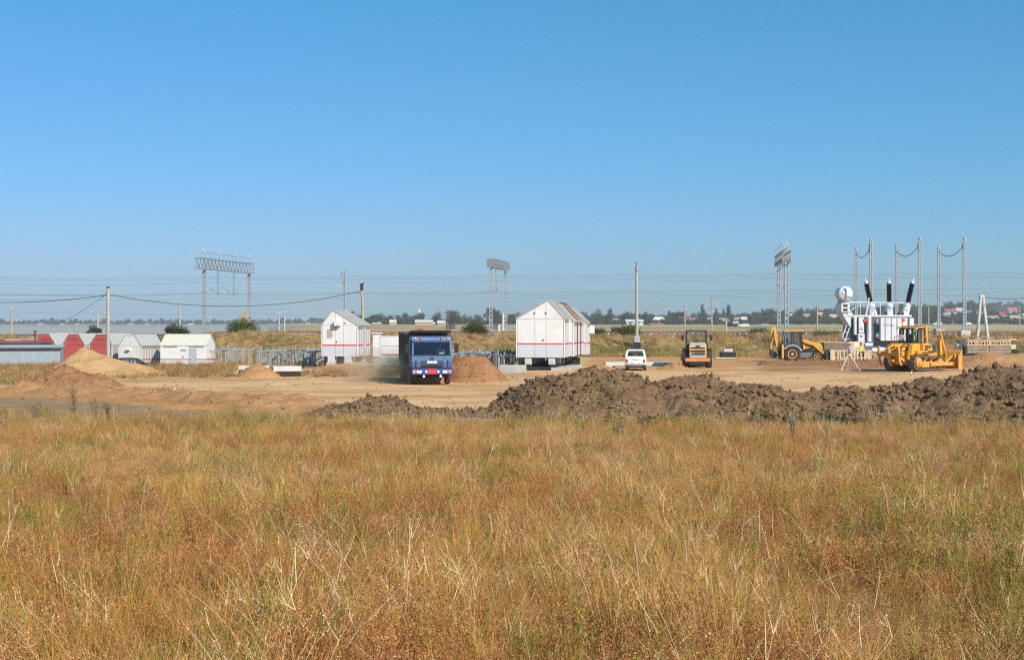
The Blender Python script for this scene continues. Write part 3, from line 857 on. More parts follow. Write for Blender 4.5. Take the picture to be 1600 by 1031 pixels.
def tower(label, px, D, rowtop, w):
    b = GP(px, D); h = Z(rowtop, D) - b.z
    t = thing("lattice_tower", label, "tower", b)
    mb = MB()
    n = 10
    for k in range(n):
        z0, z1 = h * k / n, h * (k + 1) / n
        w0, w1 = w * (1 - 0.35 * k / n), w * (1 - 0.35 * (k + 1) / n)
        C4 = lambda ww, z: [Vector((sx * ww / 2, sy * ww / 2, z)) for sx, sy in ((-1, -1), (1, -1), (1, 1), (-1, 1))]
        a, b_ = C4(w0, z0), C4(w1, z1)
        for i in range(4):
            mb.bar(a[i], b_[i], 0.16); mb.bar(a[i], b_[(i + 1) % 4], 0.1); mb.bar(a[(i + 1) % 4], b_[i], 0.1); mb.bar(b_[i], b_[(i + 1) % 4], 0.1)
    mb.build("lattice", m_dark, t)
    mb = MB(); mb.bar((-w * 0.9, 0, h * 0.88), (w * 1.4, 0, h * 0.86), 0.2); mb.bar((-w * 0.7, 0, h * 0.7), (w * 0.9, 0, h * 0.7), 0.2)
    mb.build("crossarm", m_dark, t)
tower("dark lattice tower beside the far bare tree, with a long side arm", 701.5, 420, 485, 1.7)
tower("dark lattice tower beside the far bare tree, without the long side arm", 706.5, 430, 485, 1.7)
tower("dark lattice tower behind the white boundary posts", 773, 400, 487, 2.4)
b = GP(655, 1000); t = thing("antenna_mast", "far thin antenna mast with pale drum on top above the village", "mast", b)
mb = MB(); h = Z(483, 1000) - b.z; mb.tube((0, 0, 0), (0, 0, h - 2), 0.5, 0.4, 6); mb.build("shaft", m_grey, t)
mb = MB(); mb.tube((0, 0, h - 2.5), (0, 0, h), 0.9, 0.8, 8); mb.build("antenna_drum", m_white, t)
# ------------------------------------------------------------------ modular buildings
def clip_under(prof, xa, xb, zlow):
    """polygon between zlow and the roof profile for xa..xb"""
    xs_ = [p[0] for p in prof]; zs_ = [p[1] for p in prof]
    pts = [(xa, zlow), (xb, zlow), (xb, float(np.interp(xb, xs_, zs_)))]
    for x, z in reversed(prof):
        if xa + 1e-4 < x < xb - 1e-4: pts.append((x, z))
    pts.append((xa, float(np.interp(xa, xs_, zs_))))
    return pts

def module(label, loc, rz, w, d, z0, zstr, prof, front_mat, joints, group=None, side=True, roofmat=None, vents=True, ribs=True, rust_gap=False):
    """prof: roof outline (x, z) from left eave to right eave, heights above the site; z0 underside; zstr stripe"""
    t = thing("modular_building", label, "building", loc, rz, group)
    zl, zr = prof[0][1], prof[-1][1]
    mb = MB()
    mb.prism([(0.07, z0 + 0.02), (w - 0.07, z0 + 0.02)] + [(min(max(x, 0.07), w - 0.07), z - 0.06) for x, z in reversed(prof)], 0.07, d - 0.07, 'y')
    mb.build("core", m_rust if rust_gap else m_skirt, t)
    xs_ = [0.06] + [j * w for j in joints] + [w - 0.06]
    g = 0.012
    for a, b_ in zip(xs_[:-1], xs_[1:]):
        a += g; b_ -= g
        m1 = MB(); m1.prism([(a, z0 + 0.03), (b_, z0 + 0.03), (b_, zstr - 0.04), (a, zstr - 0.04)], 0.0, 0.055, 'y'); m1.build("skirt_panel", m_skirt if front_mat is not m_redwall else m_redwall, t)
        m1 = MB(); m1.prism([(a, zstr + 0.05), (b_, zstr + 0.05), (b_, min(zl, zr) - g), (a, min(zl, zr) - g)], 0.0, 0.055, 'y'); m1.build("wall_panel", front_mat, t)
        m1 = MB(); m1.prism(clip_under([(x, z - 0.03) for x, z in prof], a, b_, min(zl, zr) + g), 0.0, 0.055, 'y'); m1.build("gable_panel", front_mat, t)
    st_m = m_redstripe if front_mat is not m_redwall else m_redwall
    m1 = MB(); m1.bb(0.0, w, -0.006, 0.05, zstr - 0.05, zstr + 0.05); m1.build("stripe", st_m, t)
    m1 = MB(); m1.bb(w - 0.02, w + 0.035, 0.05, d, zstr - 0.05, zstr + 0.05); m1.build("stripe", st_m, t)
    for xx in (0.0, w):
        m1 = MB(); m1.bb(xx - 0.035, xx + 0.035, -0.02, 0.06, z0, (zl if xx == 0 else zr) - 0.02); m1.build("corner_trim", m_white, t)
    # ribbed right-hand wall
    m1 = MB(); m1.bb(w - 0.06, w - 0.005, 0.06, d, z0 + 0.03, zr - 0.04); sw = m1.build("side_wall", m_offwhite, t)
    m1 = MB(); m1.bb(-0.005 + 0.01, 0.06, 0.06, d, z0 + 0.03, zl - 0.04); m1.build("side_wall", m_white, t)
    if ribs:
        nrib = max(3, int(d / 0.55))
        m1 = MB(); m1.bb(-0.03, 0.03, -0.07, 0.07, z0 + 0.04, zr - 0.32)
        r0 = m1.build("rib", m_skirt, sw); r0.location = (w, 0.35, 0)
        for k in range(1, nrib):
            share(r0, "rib", sw, (w, 0.35 + (d - 0.6) * k / (nrib - 1), 0))
    if vents:
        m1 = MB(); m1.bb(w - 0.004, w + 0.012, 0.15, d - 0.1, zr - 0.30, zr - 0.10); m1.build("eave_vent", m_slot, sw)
    rm = roofmat or m_roofmetal
    for (xa_, za_), (xb_, zb_) in zip(prof[:-1], prof[1:]):
        L = math.hypot(xb_ - xa_, zb_ - za_); ang = math.atan2(zb_ - za_, xb_ - xa_)
        m1 = MB(); m1.box(((xa_ + xb_) / 2 - math.sin(ang) * 0.03, d / 2, (za_ + zb_) / 2 + math.cos(ang) * 0.03), (L + 0.08, d + 0.08, 0.05), (0, -ang, 0))
        ro = m1.build("roof", rm if abs(ang) > 0.05 else m_white, t)
        if abs(ang) > 0.05:
            ns = max(3, int(d / 0.5))
            s0 = None
            for k in range(ns):
                y = 0.06 + (d - 0.12) * k / (ns - 1)
                if s0 is None:
                    m2 = MB(); m2.box((0, 0, 0), (L, 0.04, 0.05)); s0 = m2.build("roof_seam", m_seam, ro)
                    s0.location = ((xa_ + xb_) / 2 - math.sin(ang) * 0.075, y, (za_ + zb_) / 2 + math.cos(ang) * 0.075); s0.rotation_euler = (0, -ang, 0)
                else:
                    share(s0, "roof_seam", ro, ((xa_ + xb_) / 2 - math.sin(ang) * 0.075, y, (za_ + zb_) / 2 + math.cos(ang) * 0.075), (0, -ang, 0))
    return t

AZ = R(-9)
ax = Vector((math.sin(R(9)), math.cos(R(9)), 0)); rx = Vector((math.cos(R(9)), -math.sin(R(9)), 0))
A0 = Vector((X(807, 111.2), 111.2, 0))
rowdef = [(0.0, 0.0, 3.1, 3.75, 0.95, 4.0, 5.42, 2.05, False, "white gabled module with big blank front at the head of the module row"),
          (3.25, 0.35, 2.45, 3.75, 0.98, 3.75, 5.18, 2.05, False, "second white gabled module of the row, stepped out behind the head module"),
          (5.82, 0.35, 2.35, 3.75, 1.0, 3.75, 5.16, 2.05, True, "middle gabled module of the row between two rusty gaps"),
          (8.28, 0.35, 2.35, 3.75, 1.02, 3.74, 5.14, 2.05, True, "fourth gabled module of the row, just before the last one"),
          (10.95, 0.62, 2.6, 3.75, 0.95, 3.62, 4.92, 1.95, False, "last white gabled module of the row, with a white box on its side")]
mods = []
for (s, sh, d, w, z0, ze, zp, zs_, rg, lab) in rowdef:
    q = A0 + ax * s + rx * sh
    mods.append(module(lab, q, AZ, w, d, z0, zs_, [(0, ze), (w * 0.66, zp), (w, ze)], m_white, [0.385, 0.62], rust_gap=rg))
    if rg:
        m1 = MB(); zz = [(0.05, ze + 0.02), (w * 0.66, zp + 0.06), (w + 0.02, ze + 0.02)]
        for (xa_, za_), (xb_, zb_) in zip(zz[:-1], zz[1:]):
            m1.bar((xa_, -0.06, za_ + 0.09), (xb_, -0.06, zb_ + 0.09), 0.16, 0.2)
        m1.bar((w + 0.02, -0.06, ze + 0.05), (w + 0.02, -0.06, z0), 0.14)
        m1.build("joint_frame", m_rust, mods[-1])
for (px_, z_) in ((0.38, 4.45), (0.62, 4.45), (0.56, 2.35)):
    m1 = MB(); m1.tube((px_ * 3.75, -0.08, z_), (px_ * 3.75, 0.01, z_), 0.06, None, 8); m1.build("cable_gland", m_dark, mods[0])
m1 = MB(); m1.box((3.95, 2.4, 3.1), (0.42, 0.5, 0.7)); m1.build("wall_box", m_white, mods[4], bevel=0.02)

# supports beneath the row
def block(name, label, p, dims, mat, rz=0, group=None, cat="block", bevel=0.03):
    m1 = MB(); m1.box((0, 0, dims[2] / 2), dims)
    o = m1.build(name, mat, None, bevel=bevel); o.location = p; o.rotation_euler = (0, 0, rz)
    return tag(o, label, cat, group)
for off in (0.9, 2.9):
    q = A0 + ax * 6.6 + rx * off
    block("foundation_strip", "low black-coated foundation strip beneath the module row", (q.x, q.y, -0.08), (0.55, 14.2, 0.5), m_black, AZ, "foundation strips beneath the module row", "foundation")
q = A0 + ax * 3.6 + rx * 3.55
block("foundation_pad", "pale concrete pad along the side of the module row", (q.x, q.y, -0.05), (1.5, 8.6, 0.28), m_conc, AZ, None, "foundation")
q = A0 + ax * -0.3 + rx * 1.6
block("foundation_pad", "dark low sill lying in front of the head module", (q.x, q.y, -0.05), (3.3, 0.7, 0.3), m_black, AZ, None, "foundation")
for (s, off) in ((0.3, 0.9), (0.3, 2.75), (2.6, 0.9), (2.6, 2.9), (5.0, 0.9), (5.0, 2.9), (8.0, 2.9), (8.0, 0.9), (11.2, 3.0), (13.2, 3.0), (12.2, 1.0)):
    q = A0 + ax * s + rx * off
    block("support_block", "pale concrete block propping up the gabled module row", (q.x, q.y, 0.42), (0.52, 0.5, 0.5), m_concpale, AZ, "blocks beneath the module row")
q = A0 + ax * 7.2 + rx * 3.45
m1 = MB(); m1.bar((0, -3.6, 0), (0, 3.6, 0.1), 0.25, 0.35); o = m1.build("steel_beam", m_dark, None); o.location = (q.x, q.y, 0.78); o.rotation_euler = (0, 0, AZ)
tag(o, "dark steel beam carrying the right side of the module row", "beam")
for (s, off) in ((7.5, 3.5), (9.6, 3.65)):
    q = A0 + ax * s + rx * off
    block("support_block", "black-coated concrete stub beneath the side of the module row", (q.x, q.y, 0.15), (0.55, 0.5, 0.6), m_black, AZ, "black stubs beside the module row")

# single gabled module
DB = 112.0
B0 = Vector((X(503, DB), DB, 0))
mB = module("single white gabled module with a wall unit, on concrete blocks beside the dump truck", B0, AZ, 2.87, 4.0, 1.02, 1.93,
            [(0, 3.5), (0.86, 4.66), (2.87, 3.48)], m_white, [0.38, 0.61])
m1 = MB(); m1.bb(1.02, 1.55, -0.32, -0.002, 3.42, 3.78); wu = m1.build("wall_unit", m_white, mB, bevel=0.03)
m1 = MB(); m1.bb(0.98, 1.45, -0.30, -0.002, 3.38, 3.42); m1.bb(0.98, 1.02, -0.3, -0.002, 3.42, 3.75); m1.build("bracket", m_dark, wu)
m1 = MB(); m1.bb(0.40, 0.85, -0.012, 0.0, 2.5, 3.18); m1.build("shutter", m_offwhite, mB)
for (a, b_) in ((1.2, 2.2), (1.85, 3.66)):
    m1 = MB(); m1.tube((a, -0.05, b_), (a, 0.01, b_), 0.05, None, 8); m1.build("cable_gland", m_dark, mB)
m1 = MB(); m1.bb(2.868, 2.91, 1.75, 2.45, 1.05, 3.3); m1.build("side_door", m_greydoor, mB)
for (s, off, lab) in ((0.2, 0.75, 0), (0.2, 2.1, 0), (2.9, 0.75, 0), (2.9, 2.3, 0)):
    q = B0 + ax * s + rx * off
    block("support_block", "pale concrete block propping up the single gabled module", (q.x, q.y, 0.55), (0.55, 0.6, 0.48), m_concpale, AZ, "blocks beneath the single gabled module")
for off in (0.75, 2.2):
    q = B0 + ax * 2.0 + rx * off
    block("foundation_strip", "dark earth-stained foundation strip beneath the single gabled module", (q.x, q.y, -0.1), (0.6, 4.8, 0.68), m_conc, AZ, "foundation strips beneath the single gabled module", "foundation")
# narrow equipment box and low module next to it
q = B0 + ax * 4.6 + rx * 2.9
t = thing("equipment_cabinet", "tall narrow white cabinet with ribbed side between two white modules", "cabinet", q, AZ)
m1 = MB(); m1.bb(0, 0.45, 0, 1.2, 0.9, 2.8); m1.build("cabinet_body", m_white, t, bevel=0.02)
m1 = MB(); m1.bb(0.452, 0.47, 0.1, 1.1, 1.0, 2.7); m1.build("side_panel", m_skirt, t)
m1 = MB(); m1.bb(-0.08, 0.55, -0.1, 1.3, 2.803, 2.9); m1.build("lid", m_white, t)
m1 = MB(); m1.bb(0.0, 0.5, 0.1, 1.1, 0.0, 0.895); m1.build("plinth", m_conc, t)
DC = 119.0
q = Vector((X(590, DC), DC, 0))
t = thing("modular_building", "low flat-topped white module half hidden behind the dump truck", "building", q, R(-6))
m1 = MB(); m1.bb(0.04, 3.16, 0.06, 2.6, 0.1, 2.5); m1.build("core", m_skirt, t)
for k in range(2):
    a = 0.0 + k * 1.6
    for z0_, z1_, mt in ((1.78, 2.52, m_white), (1.08, 1.74, m_white), (0.12, 0.98, m_skirt)):
        m1 = MB(); m1.bb(a, a + 1.59, 0, 0.055, z0_, z1_); m1.build("wall_panel", mt, t)
m1 = MB(); m1.bb(0, 3.2, -0.006, 0.05, 1.0, 1.06); m1.build("stripe", m_redstripe, t)
m1 = MB(); m1.bb(-0.02, 3.22, -0.02, 2.65, 2.525, 2.58); m1.build("roof", m_white, t)

# stored modules on the low ground at the left
def trunc(label, pxs, rows, D, d, mat, z0=-1.9):
    x0 = X(pxs[0], D); k = D / FPX
    w = (pxs[3] - pxs[0]) * k * 1.01
    prof = [(0, Z(rows[0], D)), ((pxs[1] - pxs[0]) * k, Z(rows[1], D)), ((pxs[2] - pxs[0]) * k, Z(rows[1], D)), (w, Z(rows[0], D))]
    return module(label, (x0, D, 0), R(-16), w, d, z0, -0.17, prof, mat, [0.5], vents=(mat is m_white), ribs=(mat is m_white))
L1 = trunc("red clipped-gable module next to the blue-grey shed", (55, 62, 79, 91), (539, 521.5), 154, 4.6, m_redwall)
L2 = trunc("red clipped-gable module partly behind the sand pile's peak", (97.5, 108.6, 126, 137), (539, 522), 154, 4.6, m_redwall)
L3 = trunc("red clipped-gable module standing behind the service pole", (139.5, 152.5, 171, 179), (539, 522.5), 153, 4.6, m_redwall)
L4 = trunc("white clipped-gable module with a small wall unit, beside the last red module", (185.5, 197.8, 213, 224), (540, 524), 151, 4.4, m_white)
for o in (L1, L2, L3):
    m1 = MB(); m1.bb(0.75, 1.95, -0.03, -0.002, 1.9, 1.96); m1.build("drip_rail", m_rust, o)
m1 = MB(); m1.bb(1.0, 1.4, -0.25, -0.002, 0.78, 0.98); m1.build("wall_unit", m_white, L4)
m1 = MB(); m1.bb(1.0, 1.3, -0.23, -0.002, 0.72, 0.775); m1.build("wall_unit_bracket", m_dark, L4)
# long module seen from its eaves side
DL = 150.0
w5 = 73 * DL / FPX
t = thing("modular_building", "long white module with cream roof and grey door facing the road", "building", (X(250.5, DL), DL, 0), R(-5))
ze, zp = Z(540, DL), Z(523, 152)
dg = 3.4
m1 = MB(); m1.prism([(0.06, -1.9), (dg - 0.06, -1.9), (dg - 0.06, ze - 0.03), (dg * 0.5, zp - 0.05), (0.06, ze - 0.03)], 0.06, w5 - 0.06, 'x'); m1.build("core", m_white, t)
for k, (a, b_) in enumerate(((0, 0.62), (0.79, 1.0))):
    m1 = MB(); m1.bb(a * w5, b_ * w5, 0, 0.055, -0.1, ze - 0.02); m1.build("wall_panel", m_white, t)
    m1 = MB(); m1.bb(a * w5, b_ * w5, 0, 0.055, -1.9, -0.2); m1.build("skirt_panel", m_skirt, t)
    m1 = MB(); m1.bb(a * w5, b_ * w5, -0.006, 0.05, -0.195, -0.105); m1.build("stripe", m_redstripe, t)
m1 = MB(); m1.bb(0.625 * w5, 0.785 * w5, 0.01, 0.05, -1.2, 0.98); dr = m1.build("door", m_greydoor, t)
m1 = MB(); m1.bb(0.625 * w5, 0.785 * w5, 0.0, 0.055, 0.99, ze - 0.02); m1.build("wall_panel", m_white, t)
m1 = MB(); m1.bb(0.64 * w5, 0.66 * w5, -0.03, 0.01, -0.2, -0.1); m1.build("handle", m_dark, dr)
for a, b_ in ((0.06, 0.37), (0.62, 0.95)):
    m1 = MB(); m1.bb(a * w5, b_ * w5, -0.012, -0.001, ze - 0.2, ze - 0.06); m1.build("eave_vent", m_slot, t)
m1 = MB(); m1.bb(0.44 * w5, 0.57 * w5, -0.008, -0.001, ze - 0.62, ze - 0.36); m1.build("nameplate", m_offwhite, t)
m1 = MB(); m1.tube((0.5 * w5, -0.06, 0.12), (0.5 * w5, 0, 0.12), 0.07, None, 8); m1.build("cable_gland", m_dark, t)
L = math.hypot(dg / 2, zp - ze); an = math.atan2(zp - ze, dg / 2)
for s, yc in ((1, dg * 0.25), (-1, dg * 0.75)):
    m1 = MB(); m1.box((w5 / 2, yc, (ze + zp) / 2 + 0.04), (w5 + 0.1, L + 0.1, 0.05), (s * an, 0, 0)); m1.build("roof", m_roofcream, t)
for ya, yb in ((0.06, 0.34), (0.35, 0.66), (0.67, 0.98)):
    prof = [(0, ze - 0.03), (dg / 2, zp - 0.05), (dg, ze - 0.03)]
    m1 = MB(); m1.prism(clip_under(prof, ya * dg, yb * dg - 0.03, ze + 0.01), w5 - 0.055, w5, 'x'); m1.build("gable_panel", m_white, t)
    m1 = MB(); m1.bb(w5 - 0.055, w5, ya * dg, yb * dg - 0.03, -0.1, ze - 0.012); m1.build("wall_panel", m_white, t)
m1 = MB(); m1.bb(w5 - 0.05, w5 + 0.006, 0, dg, -0.195, -0.105); m1.build("stripe", m_redstripe, t)

# sheds at the far left
DS = 122.0
t = thing("metal_shed", "long low blue-grey sheet metal shed by the dry grass", "shed", (X(94, DS), DS, 0), R(14))
m1 = MB(); m1.bb(-10, 0, 0, 4.6, -1.8, Z(544.5, DS)); m1.build("wall", m_shed, t)
m1 = MB(); m1.bb(-0.02, 0.02, -0.03, 0.0, -1.8, Z(546, DS)); r0 = m1.build("wall_seam", m_shedroof, t); r0.location = (-0.05, 0, 0)
for k in range(1, 14): share(r0, "wall_seam", t, (-0.05 - k * 0.74, 0, 0))
m1 = MB(); zf = Z(544, DS); m1.prism([(-0.15, zf), (4.8, zf + 0.16), (4.8, zf + 0.24), (-0.15, zf + 0.08)], -10.1, 0.12, 'x'); m1.build("roof", m_shedroof, t)
m1 = MB(); m1.bb(-10, 0.1, -0.17, -0.15, zf - 0.12, zf + 0.06); m1.build("fascia", m_dark, t)
DS = 140.0
t = thing("low_building", "low building with a flat red roof behind the blue-grey shed", "building", (X(60, DS), DS, -1.9), 0)
m1 = MB(); m1.bb(-9, 0, 0, 4, 0, Z(537, DS) + 1.9); m1.build("wall", m_redroof, t)
m1 = MB(); zf = Z(537, DS) + 1.9; m1.prism([(-0.2, zf), (4.2, zf + 0.15), (4.2, zf + 0.25), (-0.2, zf + 0.1)], -9.1, 0.2, 'x'); m1.build("roof", m_redroof, t)
m1 = MB(); m1.tube((-1.0, 2, zf), (-1.0, 2, zf + 1.25), 0.09, None, 8); m1.bar((-1.15, 2, zf + 1.25), (-0.85, 2, zf + 1.25), 0.2, 0.1); m1.build("vent_pipe", m_rust, t)
t = thing("garden_wall", "low pale wall behind the red-roofed low building", "wall", (X(35, 165), 164, gz(X(35, 165), 164)))
m1 = MB(); m1.bb(-1.6, 2.6, 0, 0.25, 0, 0.35); m1.build("wall_body", m_concpale, t)
m1 = MB(); m1.bb(-1.65, 2.65, -0.05, 0.3, 0.352, 0.43); m1.build("coping", m_conc, t)
t = thing("concrete_wall_stack", "short stack of pale concrete panels beside the sand pile's peak", "panel stack", (X(142, 112), 112, 0.55))
for k in range(3):
    m1 = MB(); m1.bb(k * 0.32, k * 0.32 + 0.28, 0, 0.3, -0.6, 0.62); m1.build("panel", m_conc, t)

# ------------------------------------------------------------------ slabs and planks near the truck
def slab(label, pxa, pxb, D, dep, z0, z1, rz, top=m_concpale, skirt=0.0):
    w = (pxb - pxa) * D / FPX
    t = thing("concrete_slab", label, "slab", (X(pxa, D), D, 0), rz)
    m1 = MB(); m1.bb(0, w, 0, dep, z0, z1); m1.build("slab_body", top, t, bevel=0.03)
    if skirt:
        m1 = MB(); m1.bb(0.05, w - 0.05, 0.05, dep - 0.05, z0 - skirt, z0 - 0.004); m1.build("coated_base", m_black, t)
    return t
slab("pale concrete slab on a black base beside the dry grass patch", 372, 420, 98, 2.6, 0.42, 0.68, R(10), skirt=0.5)
slab("pale concrete slab with ragged black edge right of the small earth heap", 427, 471, 97, 1.6, 0.35, 0.70, R(16), skirt=0.35)
for i, (px_, row_, L_, rz_, lab) in enumerate(((440, 582, 2.2, 14, "dark plank lying in front of the ragged concrete slab"), (452, 579, 2.0, 8, "pale plank lying in front of the ragged concrete slab"), (497, 572, 2.4, -6, "dark plank lying below the single gabled module"), (545, 571, 2.6, 4, "grey beam lying below the single gabled module"))):
    D = CH * FPX / (row_ - HR) * 0.97
    m1 = MB(); m1.box((0, 0, 0.13), (L_, 0.28, 0.16)); o = m1.build("plank", m_woodold_shade if i % 2 == 0 else m_conc, None); o.location = (X(px_, D) + 0.8, D, gz(X(px_, D), D)); o.rotation_euler = (0, R(-3), R(rz_)); tag(o, lab, "plank")
slab("long pale concrete slab behind the white car", 946, 1062, 121.5, 3.0, 0.0, 0.3, R(0), top=m_concpale)
slab("pale concrete edging strip left of the long slab", 936, 962, 112.5, 0.5, 0.1, 0.28, R(4), top=m_concpale)
t = thing("concrete_footing", "black-coated footing with a white top behind the roller", "footing", (X(1138, 150), 150, gz(X(1138, 150), 150)), R(-3))
m1 = MB(); m1.bb(-0.8, 0.8, 0, 1.4, -0.1, 0.62); m1.build("coated_base", m_black, t, bevel=0.02)
m1 = MB(); m1.bb(-0.45, 0.5, 0.2, 1.1, 0.625, 0.95); m1.build("cap", m_concpale, t, bevel=0.02)
slab("thin pale slab lying beside the black footing", 1118, 1150, 146, 1.2, 0.02, 0.12, 0, top=m_concpale)
slab("low concrete retaining wall beside the red-brown heap", 780, 822, 103.5, 0.4, 0.0, 0.62, R(-4), top=m_conc)

# ------------------------------------------------------------------ steel support stands
def stand_proto():
    t = thing("support_stand", "grey slotted-steel equipment stand", "steel stand", (0, 0, 0), 0)
    w, h = 1.5, 1.5
    for s in (-1, 1):
        m1 = MB()
        for e in (-1, 1):
            m1.bb(s * w / 2 + e * 0.12 - 0.03, s * w / 2 + e * 0.12 + 0.03, -0.1, 0.1, 0, h)
        for k in range(6):
            m1.bb(s * w / 2 - 0.14, s * w / 2 + 0.14, -0.08, 0.08, 0.05 + k * 0.27, 0.17 + k * 0.27)
        m1.build("post", m_supp, t)
    m1 = MB(); m1.bb(-w / 2 - 0.35, w / 2 + 0.35, -0.09, 0.09, h + 0.003, h + 0.14); m1.build("crossbeam", m_galvd, t)
    m1 = MB(); m1.bb(-0.65, -0.53, -0.06, 0.06, h + 0.142, h + 0.42); m1.build("stub", m_supp, t)
    m1 = MB(); m1.bar((-w / 2, 0, 0.3), (w / 2, 0, h - 0.2), 0.08); m1.build("brace", m_galvd, t)
    return t
sp = stand_proto()
grp = [("stands beside the long white module", "grey slotted steel stand beside the long white module", [(346, 130, 8, 1.0), (357, 126, -5, 1.0), (367, 130, 12, 1.0), (377, 124, 6, 1.0)]),
       ("stands beside the single gabled module", "grey slotted steel stand packed beside the single gabled module", [(412 + k * 6.6, 117 + (k * 7 % 5) * 1.5, 60 - (k * 37) % 100, 1.0 - 0.05 * (k % 4)) for k in range(15)]),
       ("stands beside the red-brown heap", "grey slotted steel stand packed behind the red-brown heap", [(712 + k * 5.6, 112 + (k * 7 % 5) * 1.4, 60 - (k * 43) % 110, 0.97 - 0.05 * (k % 4)) for k in range(18)])]
first = True
for g_, lab, spots in grp:
    for (px_, D, a, s_) in spots:
        o = sp if first else copy_tree(sp)
        first = False
        x = X(px_, D)
        zb = gz(x, D)
        o.location = (x, D, zb); o.rotation_euler = (0, 0, R(a)); o.scale = (s_, s_, s_ * .88)
        tag(o, lab, "steel stand", g_)
# ------------------------------------------------------------------ people
def person(label, loc, rz, pose, top, trousers, helmet=None, group=None, vest=None):
    """pose 'stand' or 'sit'; body is one skinned mesh, clothing children"""
    t = thing("person", label, "person", loc, rz, group)
    if pose == 'stand':
        J = {'pel': (0, 0, 0.95), 'che': (0, 0.0, 1.3), 'nck': (0, 0.01, 1.5), 'hd1': (0, -0.01, 1.62), 'hd2': (0, -0.02, 1.75)}
        legs = [((-0.1, 0, 0.9), (-0.12, -0.03, 0.5), (-0.12, 0.02, 0.09), (-0.13, -0.14, 0.04)), ((0.1, 0, 0.9), (0.13, -0.02, 0.5), (0.14, 0.03, 0.09), (0.15, -0.13, 0.04))]
        arms = [((-0.19, 0, 1.42), (-0.26, -0.05, 1.15), (-0.22, -0.22, 0.98)), ((0.19, 0, 1.42), (0.27, -0.02, 1.14), (0.24, -0.2, 0.95))]
    else:
        J = {'pel': (0, 0.05, 0.12), 'che': (0, 0.1, 0.48), 'nck': (0, 0.09, 0.68), 'hd1': (0, 0.06, 0.8), 'hd2': (0, 0.04, 0.93)}
        legs = [((-0.1, 0, 0.1), (-0.13, -0.42, 0.12), (-0.13, -0.45, -0.3), (-0.13, -0.6, -0.34)), ((0.1, 0, 0.1), (0.13, -0.42, 0.12), (0.13, -0.45, -0.3), (0.13, -0.6, -0.34))]
        arms = [((-0.19, 0.09, 0.6), (-0.27, -0.08, 0.38), (-0.2, -0.36, 0.42)), ((0.19, 0.09, 0.6), (0.27, -0.08, 0.38), (0.2, -0.36, 0.42))]
    V = [J['pel'], J['che'], J['nck'], J['hd1'], J['hd2']]; E = [(0, 1), (1, 2), (2, 3), (3, 4)]
    Rr = [(0.15, 0.11), (0.17, 0.11), (0.055, 0.06), (0.085, 0.10), (0.075, 0.09)]
    for l in legs:
        n = len(V); V += list(l); E += [(0, n), (n, n + 1), (n + 1, n + 2), (n + 2, n + 3)]; Rr += [(0.085, 0.085), (0.06, 0.065), (0.042, 0.045), (0.04, 0.035)]
    for l in arms:
        n = len(V); V += list(l); E += [(1, n), (n, n + 1), (n + 1, n + 2)]; Rr += [(0.055, 0.055), (0.042, 0.042), (0.034, 0.03)]
    me = bpy.data.meshes.new("body"); me.from_pydata(V, E, [])
    o = bpy.data.objects.new("body", me); COL.objects.link(o); o.parent = t
    me.materials.append(top)
    sk = o.modifiers.new("skin", 'SKIN')
    for k, r in enumerate(Rr): me.skin_vertices[0].data[k].radius = r
    me.skin_vertices[0].data[0].use_root = True
    sb = o.modifiers.new("subd", 'SUBSURF'); sb.levels = 1; sb.render_levels = 1
    hd = Vector(J['hd1']) + Vector((0, -0.01, 0.05))
    m1 = MB()
    m1.lathe([(0.02, -0.14), (0.075, -0.09), (0.092, 0.0), (0.088, 0.06), (0.05, 0.115), (0.005, 0.125)], hd, 'z', 12)
    m1.tube(hd + Vector((0, -0.085, 0.01)), hd + Vector((0, -0.112, -0.025)), 0.012, 0.02, 6)
    for s in (-1, 1): m1.box(hd + Vector((s * 0.095, 0.01, -0.01)), (0.02, 0.04, 0.06))
    m1.build("head", m_skin, t, smooth=True)
    m1 = MB()
    for s in (-1, 1): m1.box(hd + Vector((s * 0.035, -0.086, 0.01)), (0.025, 0.012, 0.012))
    m1.box(hd + Vector((0, -0.083, -0.06)), (0.05, 0.012, 0.01))
    m1.build("face_features", m_hair, t)
    m1 = MB()
    if helmet: m1.lathe([(0.125, 0.05), (0.118, 0.08), (0.10, 0.14), (0.05, 0.175), (0.005, 0.18)], hd, 'z', 14)
    else: m1.lathe([(0.098, 0.03), (0.102, 0.07), (0.075, 0.125), (0.005, 0.145)], hd + Vector((0, 0.018, 0)), 'z', 12)
    m1.build("helmet" if helmet else "hair", helmet or m_hair, t, smooth=True)
    c = Vector(J['che']); pz = Vector(J['pel'])
    if vest:
        m1 = MB()
        secs = []
        for f, wx, wy in ((0.1, 0.2, 0.15), (0.5, 0.2, 0.15), (0.95, 0.23, 0.155), (1.25, 0.2, 0.13), (1.5, 0.1, 0.08)):
            q = pz.lerp(c, f); secs.append([q + Vector((wx * math.cos(a), wy * math.sin(a), 0)) for a in [k * math.pi / 6 for k in range(12)]])
        m1.loft(secs, cap=False); m1.build("vest", vest, t, smooth=True)
    m1 = MB()
    for l in legs:
        for a, b_, r0, r1 in ((l[0], l[1], 0.115, 0.085), (l[1], l[2], 0.085, 0.065)): m1.tube(a, b_, r0, r1, 10)
    m1.tube(pz + Vector((0, 0, -0.06)), pz + Vector((0, 0, 0.1)), 0.16, 0.17, 12)
    m1.build("trousers", trousers, t, smooth=True)
